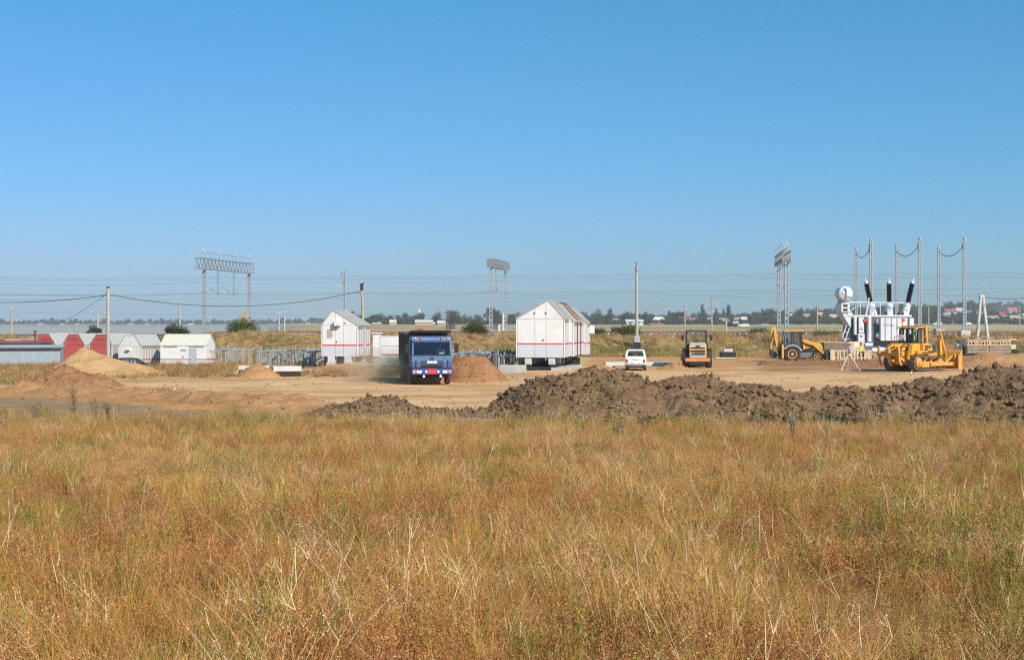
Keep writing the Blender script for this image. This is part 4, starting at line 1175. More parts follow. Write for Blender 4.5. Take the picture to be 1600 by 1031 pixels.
    # hands with separate fingers
    for l in arms:
        m1 = MB(); h_ = Vector(l[2]); dv = (Vector(l[2]) - Vector(l[1])).normalized(); sd_ = dv.cross(Vector((0, 0, 1))).normalized()
        m1.box(h_ + dv * 0.045, (0.075, 0.08, 0.03))
        for k in range(4):
            b0 = h_ + dv * 0.08 + sd_ * (k - 1.5) * 0.02; b1 = b0 + dv * (0.035 + 0.006 * (1.5 - abs(k - 1.5))); m1.tube(b0, b1, 0.009, 0.009, 5); m1.tube(b1, b1 + dv * 0.02 + Vector((0, 0, -0.03)), 0.009, 0.007, 5)
        m1.tube(h_ + dv * 0.03 + sd_ * 0.04, h_ + dv * 0.07 + sd_ * 0.065, 0.011, 0.009, 5)
        m1.build("hand", m_skin, t)
    return t

# ------------------------------------------------------------------ wheels
def wheel(parent, c, r, w, rimmat, side=1, axis='x', rim_r=0.55, lugs=0, name="wheel", dish=0.02):
    c = Vector(c)
    m1 = MB()
    h = w / 2
    m1.lathe([(r * 0.62, -h * 0.9), (r * 0.9, -h), (r * 0.985, -h * 0.7), (r, 0), (r * 0.985, h * 0.7), (r * 0.9, h), (r * 0.62, h * 0.9)], (0, 0, 0), axis, 28)
    for k in range(lugs):
        a = 2 * math.pi * k / lugs
        for s in (-1, 1):
            aa = a + (math.pi / lugs if s > 0 else 0)
            if axis == 'x': p = Vector((s * h * 0.5, math.cos(aa) * r, math.sin(aa) * r)); q = Euler((aa, 0, 0)).to_matrix() @ Euler((0, 0, 0)).to_matrix()
            else: p = Vector((math.sin(aa) * r, s * h * 0.5, math.cos(aa) * r)); q = Euler((0, aa, 0)).to_matrix()
            m1.box(p, (h * 0.9, 0.05 * r + 0.03, 0.045) if axis == 'x' else (0.05 * r + 0.03, h * 0.9, 0.045), q)
    t = m1.build(name, m_tyre, parent, smooth=True); t.location = c
    for sgn in ((side,) if side else (-1, 1)):
        m2 = MB()
        m2.lathe([(r * rim_r, sgn * h * 0.35), (r * rim_r, sgn * h * 0.93), (r * rim_r * 0.85, sgn * h * 0.9), (r * rim_r * 0.55, sgn * h * (0.45)), (r * rim_r * 0.35, sgn * h * 0.55), (r * rim_r * 0.3, sgn * h * 0.98), (0.004, sgn * h * 1.0)], (0, 0, 0), axis, 20)
        m2.build("rim", rimmat, t, smooth=True)
    return t

# ------------------------------------------------------------------ blue dump truck
DT = 84.6
TX = X(675, DT)
tr = thing("dump_truck", "blue-cabbed dump truck coming forward on the dusty haul road", "truck", (TX, DT, gz(TX, DT)), R(9))
m1 = MB()
m1.prism([(0.02, 1.02), (-0.03, 1.40), (0.0, 1.74), (0.14, 1.74), (0.12, 1.02)], -1.2, 1.2, 'x')             # front panel
m1.prism([(0.24, 2.62), (0.30, 2.80), (0.45, 2.88), (1.85, 2.90), (1.95, 2.80), (1.95, 2.62)], -1.19, 1.19, 'x')  # roof
m1.bb(-1.19, 1.19, 1.88, 1.96, 1.0, 2.62)                                                               # back wall
m1.bb(-1.19, 1.19, 0.1, 1.9, 0.98, 1.06)
for s in (-1, 1):
    m1.bar((s * 1.14, 0.05, 1.74), (s * 1.12, 0.27, 2.64), 0.10, 0.10)
    m1.bb(s * 1.19 - 0.04, s * 1.19 + 0.04, 1.2, 1.9, 1.0, 2.62)
cabm = m1.build("cab_shell", m_blue, tr, bevel=0.025)
for s in (-1, 1):
    m1 = MB(); m1.prism([(0.05, 1.02), (0.03, 1.72), (1.19, 1.72), (1.19, 1.02)], s * 1.16 - 0.04, s * 1.16 + 0.05, 'x'); dd = m1.build("door", m_blue, tr, bevel=0.02)
    m1 = MB(); m1.box((s * 1.225, 0.95, 1.5), (0.03, 0.18, 0.05)); m1.build("handle", m_black, dd)
    m1 = MB(); m1.add([(s * 1.17, 0.12, 1.74), (s * 1.17, 1.18, 1.74), (s * 1.15, 1.18, 2.6), (s * 1.15, 0.32, 2.6)], [(0, 1, 2, 3)]); m1.build("side_window", m_glassd, dd)
    m1 = MB(); m1.tube((s * 1.2, 0.1, 2.45), (s * 1.47, -0.02, 2.4), 0.02, None, 6); m1.tube((s * 1.2, 0.1, 1.95), (s * 1.47, -0.02, 1.95), 0.02, None, 6); m1.box((s * 1.47, 0.0, 2.17), (0.24, 0.08, 0.55)); m1.build("mirror", m_black, tr, bevel=0.02)
    m1 = MB(); m1.bb(s * 0.88 - 0.26, s * 0.88 + 0.26, -0.165, -0.10, 0.70, 0.87); m1.build("headlight", [m_lens], tr, bevel=0.01)
    m1 = MB(); m1.bb(s * 0.99 - 0.1, s * 0.99 + 0.1, -0.172, -0.166, 0.72, 0.85); m1.build("indicator", m_orange, tr)
    m1 = MB(); m1.tube((s * 0.36, -0.21, 0.79), (s * 0.36, -0.12, 0.79), 0.075, 0.07, 14); m1.build("round_lamp", m_lens, tr)
    m1 = MB(); m1.tube((s * 0.50, -0.2, 0.52), (s * 0.50, -0.1, 0.52), 0.075, 0.06, 12); m1.bar((s * 0.5, -0.12, 0.55), (s * 0.5, -0.1, 0.66), 0.04); m1.build("fog_lamp", m_lens, tr)
    m1 = MB(); m1.box((s * 0.62, 0.2, 2.74), (0.10, 0.08, 0.22)); m1.build("marker_light", m_orange, tr)
    m1 = MB(); m1.box((s * 0.99, 0.235, 2.78), (0.14, 0.06, 0.05)); m1.build("roof_lamp", m_plate, tr)
    m1 = MB(); m1.box((s * 0.95, -0.055, 1.3), (0.05, 0.03, 0.4)); m1.build("side_vent", m_black, tr)
    m1 = MB(); m1.bb(s * 1.05 - 0.16, s * 1.05 + 0.16, 0.5, 1.5, 0.85, 0.98); m1.bar((s * 1.05, 0.1, 0.62), (s * 1.05, 0.5, 0.97), 0.3, 0.05); m1.build("mudguard", m_black, tr)
m1 = MB(); m1.add([(-1.09, 0.045, 1.76), (1.09, 0.045, 1.76), (1.06, 0.255, 2.61), (-1.06, 0.255, 2.61)], [(0, 1, 2, 3)]); wsh = m1.build("windshield", m_glassd, tr)
m1 = MB(); m1.bb(-1.1, 1.1, 0.0, 0.035, 1.735, 1.80); m1.build("windshield_seal", m_black, wsh)
for a in (-0.55, 0.3):
    m1 = MB(); m1.bar((a, 0.0, 1.80), (a + 0.55, 0.03, 1.86), 0.03); m1.tube((a, -0.02, 1.79), (a, 0.04, 1.79), 0.035, None, 6); m1.build("wiper", m_black, wsh)
m1 = MB(); m1.bb(-1.1, 1.1, 0.10, 0.30, 2.605, 2.66); m1.bb(-1.08, 1.08, 0.17, 0.20, 2.52, 2.6); m1.build("sun_visor", m_blue, tr)
m1 = MB(); m1.bb(-0.68, 0.68, -0.05, 0.0, 1.28, 1.43); m1.bb(-0.64, 0.64, -0.045, 0.0, 1.08, 1.2); gr_ = m1.build("grille", m_black, tr)
for k in range(3):
    m1 = MB(); m1.bb(-0.66, 0.66, -0.06, -0.052, 1.30 + k * 0.05, 1.315 + k * 0.05); m1.build("grille_bar", m_grey, gr_)
m1 = MB(); m1.bb(-0.29, 0.29, -0.075, -0.062, 1.29, 1.42); m1.build("number_plate", m_plate, tr)
m1 = MB()
for k, (a, w_) in enumerate(((-0.2, 0.05), (-0.12, 0.05), (-0.01, 0.05), (0.06, 0.05), (0.17, 0.05))): m1.bb(a, a + w_, -0.079, -0.0755, 1.335, 1.375)
m1.build("plate_lettering", m_grey, tr)
m1 = MB(); m1.lathe([(0.13, -0.04), (0.13, -0.055), (0.105, -0.06), (0.105, -0.04)], (0, 0.0, 1.57), 'y', 20); m1.build("round_badge", m_blue, tr)
m1 = MB(); m1.prism([(-0.16, 0.62), (-0.16, 0.9), (-0.1, 0.96), (0.1, 0.96), (0.1, 0.62)], -1.22, 1.22, 'x'); m1.build("bumper", m_bluebump, tr, bevel=0.02)
m1 = MB(); m1.bb(-0.24, 0.24, -0.185, -0.165, 0.66, 0.95); m1.build("warning_plate", m_red, tr)
m1 = MB(); m1.bb(-1.1, 1.1, 0.0, 0.12, 0.955, 1.03); m1.build("lower_grille", m_black, tr)
m1 = MB()
for s in (-1, 1): m1.bb(s * 0.42 - 0.05, s * 0.42 + 0.05, 0.1, 8.2, 0.75, 0.98)
m1.bb(-0.9, 0.9, 0.95, 1.1, 0.42, 0.6); m1.bb(-0.9, 0.9, 5.15, 5.3, 0.45, 0.6); m1.bb(-0.9, 0.9, 6.5, 6.65, 0.45, 0.6); m1.bb(-0.35, 0.35, 0.4, 1.7, 0.6, 0.95)
m1.build("chassis", m_dark, tr)
m1 = MB(); m1.tube((-0.95, 2.6, 0.8), (-0.95, 3.8, 0.8), 0.3, None, 14); m1.build("fuel_tank", m_grey, tr)
for s in (-1, 1):
    wheel(tr, (s * 1.02, 1.0, 0.52), 0.52, 0.3, m_grey, s, 'x', 0.52, 0)
    for y in (5.2, 6.55):
        wheel(tr, (s * 1.06, y, 0.52), 0.52, 0.26, m_grey, s, 'x', 0.52, 0)
        wheel(tr, (s * 0.76, y, 0.52), 0.52, 0.26, m_grey, s, 'x', 0.5, 0)
# dump body
m1 = MB()
m1.prism([(-1.25, 1.15), (1.25, 1.15), (1.28, 3.05), (1.2, 3.05), (1.17, 1.25), (-1.17, 1.25), (-1.2, 3.05), (-1.28, 3.05)], 2.25, 8.2, 'y')
m1.bb(-1.25, 1.25, 2.1, 2.25, 1.15, 3.12); m1.bb(-1.2, 1.2, 8.1, 8.2, 1.2, 2.9)
bed = m1.build("dump_body", m_bed, tr, bevel=0.01)
m1 = MB(); m1.prism([(2.2, 3.06), (0.75, 3.12), (0.75, 3.20), (2.2, 3.16)], -1.22, 1.22, 'x'); m1.prism([(0.75, 3.1), (0.68, 3.24), (0.72, 3.24), (0.79, 3.1)], -1.22, 1.22, 'x'); m1.build("cab_guard", m_dark, bed)
m1 = MB(); m1.bb(-0.05, 0.05, -0.06, 0.06, 1.2, 2.98); r0 = m1.build("body_rib", m_bed, bed); r0.location = (-1.31, 2.6, 0)
for k in range(1, 9):
    share(r0, "body_rib", bed, (-1.31, 2.6 + k * 0.68, 0))
for k in range(9):
    share(r0, "body_rib", bed, (1.31, 2.6 + k * 0.68, 0))
for s in (-1, 1):
    m1 = MB(); m1.bb(s * 1.31 - 0.06, s * 1.31 + 0.06, 2.2, 8.2, 2.985, 3.1); m1.build("top_rail", m_bed, bed)
    m1 = MB(); m1.bb(s * 1.06 - 0.02, s * 1.06 + 0.26, 4.4, 7.3, 1.07, 1.1); m1.bb(s * 1.05 - 0.18, s * 1.05 + 0.18, 7.28, 7.31, 0.45, 1.1); m1.build("mud_flap", m_black, tr)
# cab interior
m1 = MB()
m1.bb(-1.05, 1.05, 0.14, 0.5, 1.5, 1.78); m1.build("dashboard", m_greyl, tr, bevel=0.03)
for s in (-1, 1):
    m1 = MB(); m1.bb(s * 0.6 - 0.28, s * 0.6 + 0.28, 0.95, 1.5, 1.35, 1.5); m1.bb(s * 0.6 - 0.26, s * 0.6 + 0.26, 1.5, 1.62, 1.4, 2.2); m1.build("seat", m_seat, tr, bevel=0.03)
m1 = MB(); m1.lathe([(0.22, -0.012), (0.235, 0), (0.22, 0.012), (0.205, 0)], (0.6, 0.62, 1.86), 'y', 18, q=None); m1.build("steering_wheel", m_black, tr)
m1 = MB(); m1.bb(0.45, 0.75, 0.1, 0.12, 1.83, 1.93); m1.build("dash_card", m_plate, tr)
cr, sr = math.cos(R(9)), math.sin(R(9))
def TL(x, y, z): return (TX + x * cr - y * sr, DT + x * sr + y * cr, tr.location.z + z)
person("truck driver in a light blue shirt behind the windshield", TL(0.6, 1.25, 1.5), R(9), 'sit', m_ltblue, m_trous)
# load of soil
def loadf(x, y):
    dx = (x - TX); dy = (y - DT)
    lx = dx * cr + dy * sr; ly = -dx * sr + dy * cr
    r = np.maximum(np.abs(lx) / 1.2, np.abs(ly - 5.1) / 2.9)
    h = 1.95 + 1.46 * np.clip(1 - (np.abs((lx + 0.05) / 1.15) ** 2 * 0.8 + ((ly - 4.6) / 2.8) ** 2 * 0.9), 0, 1) + (fbm(x * 2, y * 2, 3) - .5) * 0.2
    return np.where(r < 0.985, h, -0.1)
ld = heap("soil_load", "heaped orange soil load inside the truck's dump body", loadf, TX - 3, TX + 2, DT + 2, DT + 8.5, 0.1, m_orsoil, 0, cat="soil load")

# ------------------------------------------------------------------ cars
def car(name, label, loc, rz, paint, L=3.74, Wd=1.66, H=1.64, boxy=True, group=None, cat="car"):
    """front points to local +y, rear face at y = 0"""
    t = thing(name, label, cat, loc, rz, group)
    hw = Wd / 2
    def sec(y, zb, zt, w, wt):
        return [(-w, y, zb), (w, y, zb), (w, y, zb + (zt - zb) * 0.6), (wt, y, zt), (-wt, y, zt), (-w, y, zb + (zt - zb) * 0.6)]
    m1 = MB()
    m1.loft([sec(0.0, 0.42, 0.98, hw * 0.93, hw * 0.86), sec(0.06, 0.36, 1.03, hw * 0.97, hw * 0.9), sec(0.6, 0.34, 1.05, hw, hw * 0.93), sec(L * 0.55, 0.34, 1.04, hw, hw * 0.93),
             sec(L * 0.78, 0.36, 1.0, hw, hw * 0.92), sec(L * 0.97, 0.4, 0.93, hw * 0.97, hw * 0.88), sec(L, 0.45, 0.85, hw * 0.93, hw * 0.85)])
    body = m1.build("body", paint, t, bevel=0.02, smooth=True)
    # greenhouse frame
    zr = H; wb, wt = hw * 0.90, hw * 0.74
    yb0, yb1 = 0.06, L * 0.66; yt0, yt1 = (0.34 if boxy else 0.7), L * 0.53
    m1 = MB()
    m1.loft([[(-wt, yt0 - 0.03, zr - 0.09), (wt, yt0 - 0.03, zr - 0.09), (wt * 1.02, yt1 + 0.03, zr - 0.09), (-wt * 1.02, yt1 + 0.03, zr - 0.09)],
             [(-wt * 0.97, yt0 + 0.03, zr - 0.02), (wt * 0.97, yt0 + 0.03, zr - 0.02), (wt * 0.98, yt1 - 0.06, zr - 0.02), (-wt * 0.98, yt1 - 0.06, zr - 0.02)],
             [(-wt * 0.8, yt0 + 0.2, zr), (wt * 0.8, yt0 + 0.2, zr), (wt * 0.8, yt1 - 0.25, zr), (-wt * 0.8, yt1 - 0.25, zr)]])
    for s in (-1, 1):
        for (b0, t0, w_) in ((yb0, yt0, 0.13), ((yb0 + yb1) * 0.32, (yt0 + yt1) * 0.36, 0.09), ((yb0 + yb1) * 0.60, (yt0 + yt1) * 0.60, 0.07), (yb1, yt1, 0.08)):
            m1.bar((s * wb, b0 + 0.03, 1.0), (s * wt, t0, zr - 0.08), w_, 0.07, up=(0, 1, 0))
    m1.bar((-wb, yb0 + 0.02, 1.05), (wb, yb0 + 0.02, 1.05), 0.1, 0.16)
    m1.build("roof", paint, t)
    gl = [("rear_window", [(-wb * 0.9, yb0 + 0.03, 1.08), (wb * 0.9, yb0 + 0.03, 1.08), (wt * 0.9, yt0 - 0.03, zr - 0.13), (-wt * 0.9, yt0 - 0.03, zr - 0.13)]),
          ("windshield", [(-wb * 0.95, yb1, 1.02), (wb * 0.95, yb1, 1.02), (wt * 0.95, yt1, zr - 0.1), (-wt * 0.95, yt1, zr - 0.1)])]
    for s in (-1, 1): gl.append(("side_window", [(s * wb * 0.995, yb0 + 0.1, 1.03), (s * wb * 0.995, yb1 - 0.05, 1.03), (s * wt * 1.0, yt1 - 0.05, zr - 0.1), (s * wt * 1.0, yt0 + 0.05, zr - 0.1)]))
    for n_, q in gl:
        m1 = MB(); m1.add(q, [(0, 1, 2, 3)]); m1.build(n_, m_glassd, t)
    m1 = MB(); m1.bb(-hw * 0.97, hw * 0.97, -0.08, 0.03, 0.40, 0.52); m1.build("rear_bumper", m_grey if boxy else paint, t, bevel=0.02)
    m1 = MB(); m1.bb(-hw * 0.97, hw * 0.97, L - 0.03, L + 0.08, 0.38, 0.54); m1.build("front_bumper", m_grey if boxy else paint, t, bevel=0.02)
    m1 = MB(); m1.bb(-hw * 0.8, hw * 0.8, 0.1, L - 0.1, 0.25, 0.34); m1.build("underbody", m_black, t)
    for s in (-1, 1):
        m1 = MB(); m1.box((s * hw * 0.80, -0.004, 0.76), (0.15, 0.03, 0.26)); tl_ = m1.build("tail_light", m_taillight, t)
        m1 = MB(); m1.tube((s * (hw + 0.02), L * 0.6, 1.05), (s * (hw + 0.08), L * 0.6, 1.07), 0.025, None, 6); m1.box((s * (hw + 0.14), L * 0.6, 1.1), (0.2, 0.08, 0.14)); m1.build("mirror", m_black, t, bevel=0.02)
        for y in (L * 0.2, L * 0.8): wheel(t, (s * (hw - 0.13), y, 0.34), 0.34, 0.2, m_grey, s, 'x', 0.55, 0)
    return t
DN = 110.0
nv = car("off_road_car", "small white boxy off-road car parked beside the module row, tail lights showing", (X(993, DN), DN, gz(X(993, DN), DN)), R(-6), m_carwhite)
m1 = MB(); m1.bb(-0.27, 0.27, -0.012, 0.0, 0.84, 0.9); m1.build("plate_light_bar", m_grey, nv)
m1 = MB(); m1.bb(-0.26, 0.26, -0.012, 0.0, 0.70, 0.81); m1.build("number_plate", m_plate, nv)
m1 = MB(); m1.bb(0.2, 0.34, -0.012, 0.0, 0.57, 0.61); m1.bb(-0.35, -0.1, -0.012, 0, 0.57, 0.6); m1.build("badge", m_grey, nv)
for s in (-1, 1):
    m1 = MB(); m1.bb(s * 0.62 - 0.14, s * 0.62 + 0.14, -0.02, -0.002, 0.18, 0.38); m1.build("mud_flap", m_black, nv)
    m1 = MB(); m1.bb(s * 0.4 - 0.2, s * 0.4 + 0.2, 1.4, 1.5, 0.75, 1.3); m1.build("seat", m_seat, nv)
DK = 119.0
kz = gz(X(205, DK), DK)
car("parked_car", "dark blue hatchback parked behind the sand pile by the white module", (X(172, DK), DK + 0.5, Z(559.5, DK) - 1.46), R(-62), m_cardark, 3.9, 1.7, 1.46, False)
for i, (px_, D, rz_, paint, lab) in enumerate(((1153, 560, 88, m_cardark, "far dark car on the road across the plain"), (1170, 555, 92, m_carwhite, "far white car following the dark car on the plain road"),
        (1471, 680, 90, m_carwhite, "far white van on the plain behind the bulldozer blade"), (1517, 700, 90, m_carwhite, "far white car on the plain beside the A-frame mast"), (680, 800, 80, m_carwhite, "far white car parked by the pink village house"), (1201, 560, 90, m_shed, "far blue-grey car on the plain behind the backhoe's boom"))):
    b = GP(px_, D)
    o = car("distant_car", lab, b, R(rz_), paint, 4.2, 1.75, 1.5 if i != 2 else 2.0, False)

# ------------------------------------------------------------------ road roller (rear view)
DR = 116.0
rl = thing("road_roller", "dusty yellow soil roller with tall glass cab, engine end forward", "roller", (X(1090, DR), DR, gz(X(1090, DR), DR)), R(-5))
m1 = MB(); m1.prism([(0.15, 0.75), (0.0, 0.85), (0.05, 1.55), (0.35, 1.98), (2.3, 2.02), (2.3, 0.75)], -0.66, 0.72, 'x'); hood = m1.build("engine_hood", m_rol, rl, bevel=0.04)
m1 = MB(); m1.prism([(0.27, 1.93), (0.40, 2.04), (2.3, 2.10), (2.3, 2.03), (0.36, 1.99)], -0.62, 0.68, 'x'); m1.build("hood_top", m_greyl, hood)
for (z0_, z1_, mt, y_) in ((1.60, 1.70, m_black, 0.08), (1.34, 1.46, m_black, 0.02), (1.12, 1.24, m_dark, 0.0)):
    m1 = MB(); m1.box((0.03, y_ - 0.03, (z0_ + z1_) / 2), (1.15, 0.06, z1_ - z0_)); m1.build("air_vent", mt, hood)
m1 = MB(); m1.box((0.03, 0.0, 0.95), (1.1, 0.06, 0.2)); m1.build("lower_panel", m_greyl, hood)
m1 = MB(); m1.box((-0.46, -0.015, 1.18), (0.3, 0.05, 0.17)); m1.build("number_plate", m_plate, hood)
m1 = MB(); m1.box((0.03, 0.15, 1.79), (0.32, 0.05, 0.1), (R(-35), 0, 0)); m1.build("maker_plate", m_dark, hood)
m1 = MB(); m1.bb(-1.02, 1.0, -0.14, 0.3, 0.52, 0.82); m1.build("counterweight", m_rolor, rl, bevel=0.03)
m1 = MB(); m1.bb(-0.62, 0.62, 0.0, 2.6, 0.3, 0.8); m1.build("rear_frame", m_dark, rl)
for s in (-1, 1):
    wheel(rl, (s * 0.93, 1.1, 0.74), 0.74, 0.52, m_rol, s, 'x', 0.52, 18)
    m1 = MB(); m1.bb(s * 0.93 - 0.28, s * 0.93 + 0.28, 0.6, 2.2, 1.55, 1.62); m1.bb(s * 0.78 - 0.12, s * 0.78 + 0.12, 1.4, 2.3, 1.62, 2.0); m1.build("fender", m_dark, rl)
    m1 = MB(); m1.tube((s * 0.86, 2.0, 2.6), (s * 1.15, 1.95, 2.62), 0.02, None, 6); m1.box((s * 1.17, 1.95, 2.42), (0.18, 0.08, 0.42)); m1.build("mirror", m_black, rl, bevel=0.02)
    m1 = MB(); m1.tube((s * 0.75, 2.3, 1.9), (s * 1.0, 2.3, 1.2), 0.03, None, 6); m1.tube((s * 1.0, 2.3, 1.2), (s * 1.0, 3.5, 1.2), 0.03, None, 6); m1.build("handrail", m_black, rl)
m1 = MB()
for s in (-1, 1):
    for y in (1.95, 3.4): m1.bar((s * 0.84, y, 1.2), (s * 0.80, y, 3.05), 0.08)
m1.bb(-0.86, 0.86, 1.9, 3.5, 1.15, 1.25); m1.bb(-0.82, 0.82, 1.95, 2.02, 1.9, 2.0)
m1.build("cab_frame", m_dark, rl)
m1 = MB(); m1.bb(-0.9, 0.9, 1.85, 3.5, 3.055, 3.12); m1.build("cab_roof", m_grey, rl, bevel=0.02)
m1 = MB(); m1.bb(-0.74, 0.74, 1.975, 1.99, 2.9, 3.05); m1.build("sun_strip", m_greyl, rl)
for (q) in ([(-0.8, 1.96, 2.0), (0.8, 1.96, 2.0), (0.77, 1.96, 3.03), (-0.77, 1.96, 3.03)], [(-0.8, 3.4, 1.4), (0.8, 3.4, 1.4), (0.77, 3.4, 3.03), (-0.77, 3.4, 3.03)],
            [(-0.83, 1.98, 1.4), (-0.83, 3.36, 1.4), (-0.8, 3.36, 3.03), (-0.8, 1.98, 3.03)], [(0.83, 1.98, 1.4), (0.83, 3.36, 1.4), (0.8, 3.36, 3.03), (0.8, 1.98, 3.03)]):
    m1 = MB(); m1.add(q, [(0, 1, 2, 3)]); m1.build("cab_window", m_glasslight, rl)
m1 = MB(); m1.bb(-0.25, 0.25, 2.4, 2.9, 1.25, 1.7); m1.bb(-0.25, 0.25, 2.3, 2.4, 1.6, 2.2); m1.build("seat", m_seat, rl, bevel=0.03)
m1 = MB(); m1.lathe([(0.75, -1.05), (0.75, 1.05)], (0, 4.6, 0.75), 'x', 32); m1.build("drum", m_track, rl, smooth=True)
m1 = MB()
for s in (-1, 1): m1.bb(s * 1.15 - 0.06, s * 1.15 + 0.06, 3.6, 5.5, 0.55, 1.0)
m1.bb(-1.2, 1.2, 3.55, 3.75, 0.5, 1.05); m1.bb(-1.2, 1.2, 5.4, 5.55, 0.5, 1.05); m1.bb(-0.3, 0.3, 2.5, 3.6, 0.5, 0.9)
m1.build("drum_frame", m_rol, rl)

# ------------------------------------------------------------------ backhoe loader (side view, bucket to the right)
DH = 133.0
bh = thing("backhoe_loader", "yellow backhoe loader with its boom folded upright and bucket by the formwork", "backhoe loader", (X(1236, DH), DH, gz(X(1236, DH), DH) + 0.02), R(-4))
for s in (-1, 1):
    wheel(bh, (0, s * 0.85, 0.74), 0.74, 0.45, m_jcb, s, 'y', 0.56, 16)
    wheel(bh, (2.27, s * 0.85, 0.50), 0.50, 0.34, m_jcb, s, 'y', 0.56, 12)
m1 = MB(); m1.bb(-0.7, 2.9, -0.42, 0.42, 0.55, 1.15); m1.bb(-0.95, -0.6, -0.85, 0.85, 0.4, 1.3); m1.build("chassis", m_dark, bh)
m1 = MB(); m1.prism([(1.0, 1.1), (1.0, 1.95), (1.3, 1.98), (2.75, 1.66), (2.9, 1.1)], -0.48, 0.48, 'y'); hd_ = m1.build("bonnet", m_jcb, bh, bevel=0.04)
for s in (-1, 1):
    m1 = MB(); m1.prism([(1.25, 1.50), (1.25, 1.62), (2.1, 1.40), (2.1, 1.30)], s * 0.485 - 0.012, s * 0.485 + 0.012, 'y'); m1.build("side_grille", m_black, hd_)
    m1 = MB(); m1.prism([(1.32, 1.70), (1.32, 1.86), (2.0, 1.72), (2.0, 1.56)], s * 0.487 - 0.012, s * 0.487 + 0.012, 'y'); m1.build("white_decal", m_plate, hd_)
    m1 = MB(); m1.bb(0.72, 1.85, s * 0.7 - 0.2, s * 0.7 + 0.2, 0.45, 0.9); m1.build("step_tank", m_grey, bh, bevel=0.02)
    prof = [(0.95 * math.cos(a), 0.74 + 0.9 * math.sin(a)) for a in [R(20 + k * 14) for k in range(10)]] + [(0.82 * math.cos(a), 0.74 + 0.78 * math.sin(a)) for a in [R(146 - k * 14) for k in range(10)]]
    m1 = MB(); m1.prism(prof, s * 0.62, s * 1.08, 'y'); m1.build("fender", m_greyl, bh)
    # loader arm
    m1 = MB(); m1.prism([(1.02, 1.98), (1.12, 2.12), (2.05, 1.82), (3.15, 0.72), (3.05, 0.58), (1.95, 1.55), (1.05, 1.85)], s * 0.62 - 0.05, s * 0.62 + 0.05, 'y'); m1.build("loader_arm", m_jcb, bh, bevel=0.01)
    m1 = MB(); m1.tube((1.2, s * 0.62, 1.2), (2.1, s * 0.62, 1.35), 0.06, None, 8); m1.tube((2.0, s * 0.62, 1.75), (3.0, s * 0.55, 0.95), 0.05, None, 8); m1.build("hydraulic_cylinder", m_dark, bh)
    # stabiliser
    m1 = MB(); m1.bb(-0.98, -0.78, s * 0.95 - 0.1, s * 0.95 + 0.1, 0.35, 1.62); st2 = m1.build("stabiliser", m_jcb, bh, bevel=0.01)
    m1 = MB(); m1.bb(-1.1, -0.66, s * 0.95 - 0.2, s * 0.95 + 0.2, 0.24, 0.33); m1.build("stabiliser_foot", m_dark, st2)
m1 = MB()
for s in (-1, 1):
    m1.bar((-0.78, s * 0.66, 1.35), (-0.62, s * 0.62, 2.82), 0.08); m1.bar((0.12, s * 0.66, 1.4), (0.16, s * 0.62, 2.82), 0.07); m1.bar((1.02, s * 0.66, 1.2), (0.85, s * 0.62, 2.82), 0.08)
    m1.bar((-0.8, s * 0.66, 1.52), (1.0, s * 0.66, 1.45), 0.12, 0.06)
m1.bb(-0.6, 1.0, -0.68, 0.68, 0.95, 1.08); m1.bb(0.55, 1.03, -0.68, 0.68, 1.05, 1.5)
m1.build("cab_frame", m_black, bh)
m1 = MB(); m1.prism([(-0.78, 2.83), (-0.72, 2.93), (0.95, 2.97), (1.08, 2.86), (1.05, 2.83)], -0.76, 0.76, 'y'); m1.build("cab_roof", m_jcb, bh, bevel=0.03)
for q in ([(-0.76, -0.655, 1.5), (0.1, -0.655, 1.5), (0.14, -0.62, 2.8), (-0.6, -0.62, 2.8)], [(0.14, -0.655, 1.5), (1.0, -0.655, 1.5), (0.84, -0.62, 2.8), (0.18, -0.62, 2.8)],
          [(-0.76, 0.655, 1.5), (0.1, 0.655, 1.5), (0.14, 0.62, 2.8), (-0.6, 0.62, 2.8)], [(0.14, 0.655, 1.5), (1.0, 0.655, 1.5), (0.84, 0.62, 2.8), (0.18, 0.62, 2.8)],
          [(-0.77, -0.6, 1.5), (-0.77, 0.6, 1.5), (-0.62, 0.58, 2.8), (-0.62, -0.58, 2.8)], [(1.01, -0.6, 1.5), (1.01, 0.6, 1.5), (0.85, 0.58, 2.8), (0.85, -0.58, 2.8)]):
    m1 = MB(); m1.add(q, [(0, 1, 2, 3)]); m1.build("cab_window", m_glassd, bh)
m1 = MB(); m1.bb(-0.3, 0.25, -0.28, 0.28, 1.1, 1.55); m1.bb(-0.42, -0.28, -0.27, 0.27, 1.45, 2.2); m1.build("seat", m_seat, bh, bevel=0.03)
m1 = MB(); m1.bb(-0.5, -0.25, -0.61, -0.60, 1.6, 1.9); m1.build("paper_notice", m_plate, bh)
# front bucket
m1 = MB(); m1.prism([(3.0, 0.25), (3.02, 0.95), (3.25, 1.2), (3.32, 1.15), (3.2, 0.6), (3.3, 0.15), (3.85, 0.02), (3.85, -0.02), (3.15, 0.05)], -1.12, 1.12, 'y'); bk = m1.build("bucket", m_dark, bh)
for s in (-1, 1):
    m1 = MB(); m1.prism([(3.02, 0.2), (3.05, 0.95), (3.3, 1.18), (3.85, 0.0), (3.2, 0.05)], s * 1.12 - 0.02, s * 1.12 + 0.02, 'y'); m1.build("bucket_side", m_dark, bk)
for k in range(8):
    m1 = MB(); m1.box((3.9, -1.0 + k * 0.285, 0.01), (0.14, 0.08, 0.04)); m1.build("bucket_tooth", m_grey, bk)
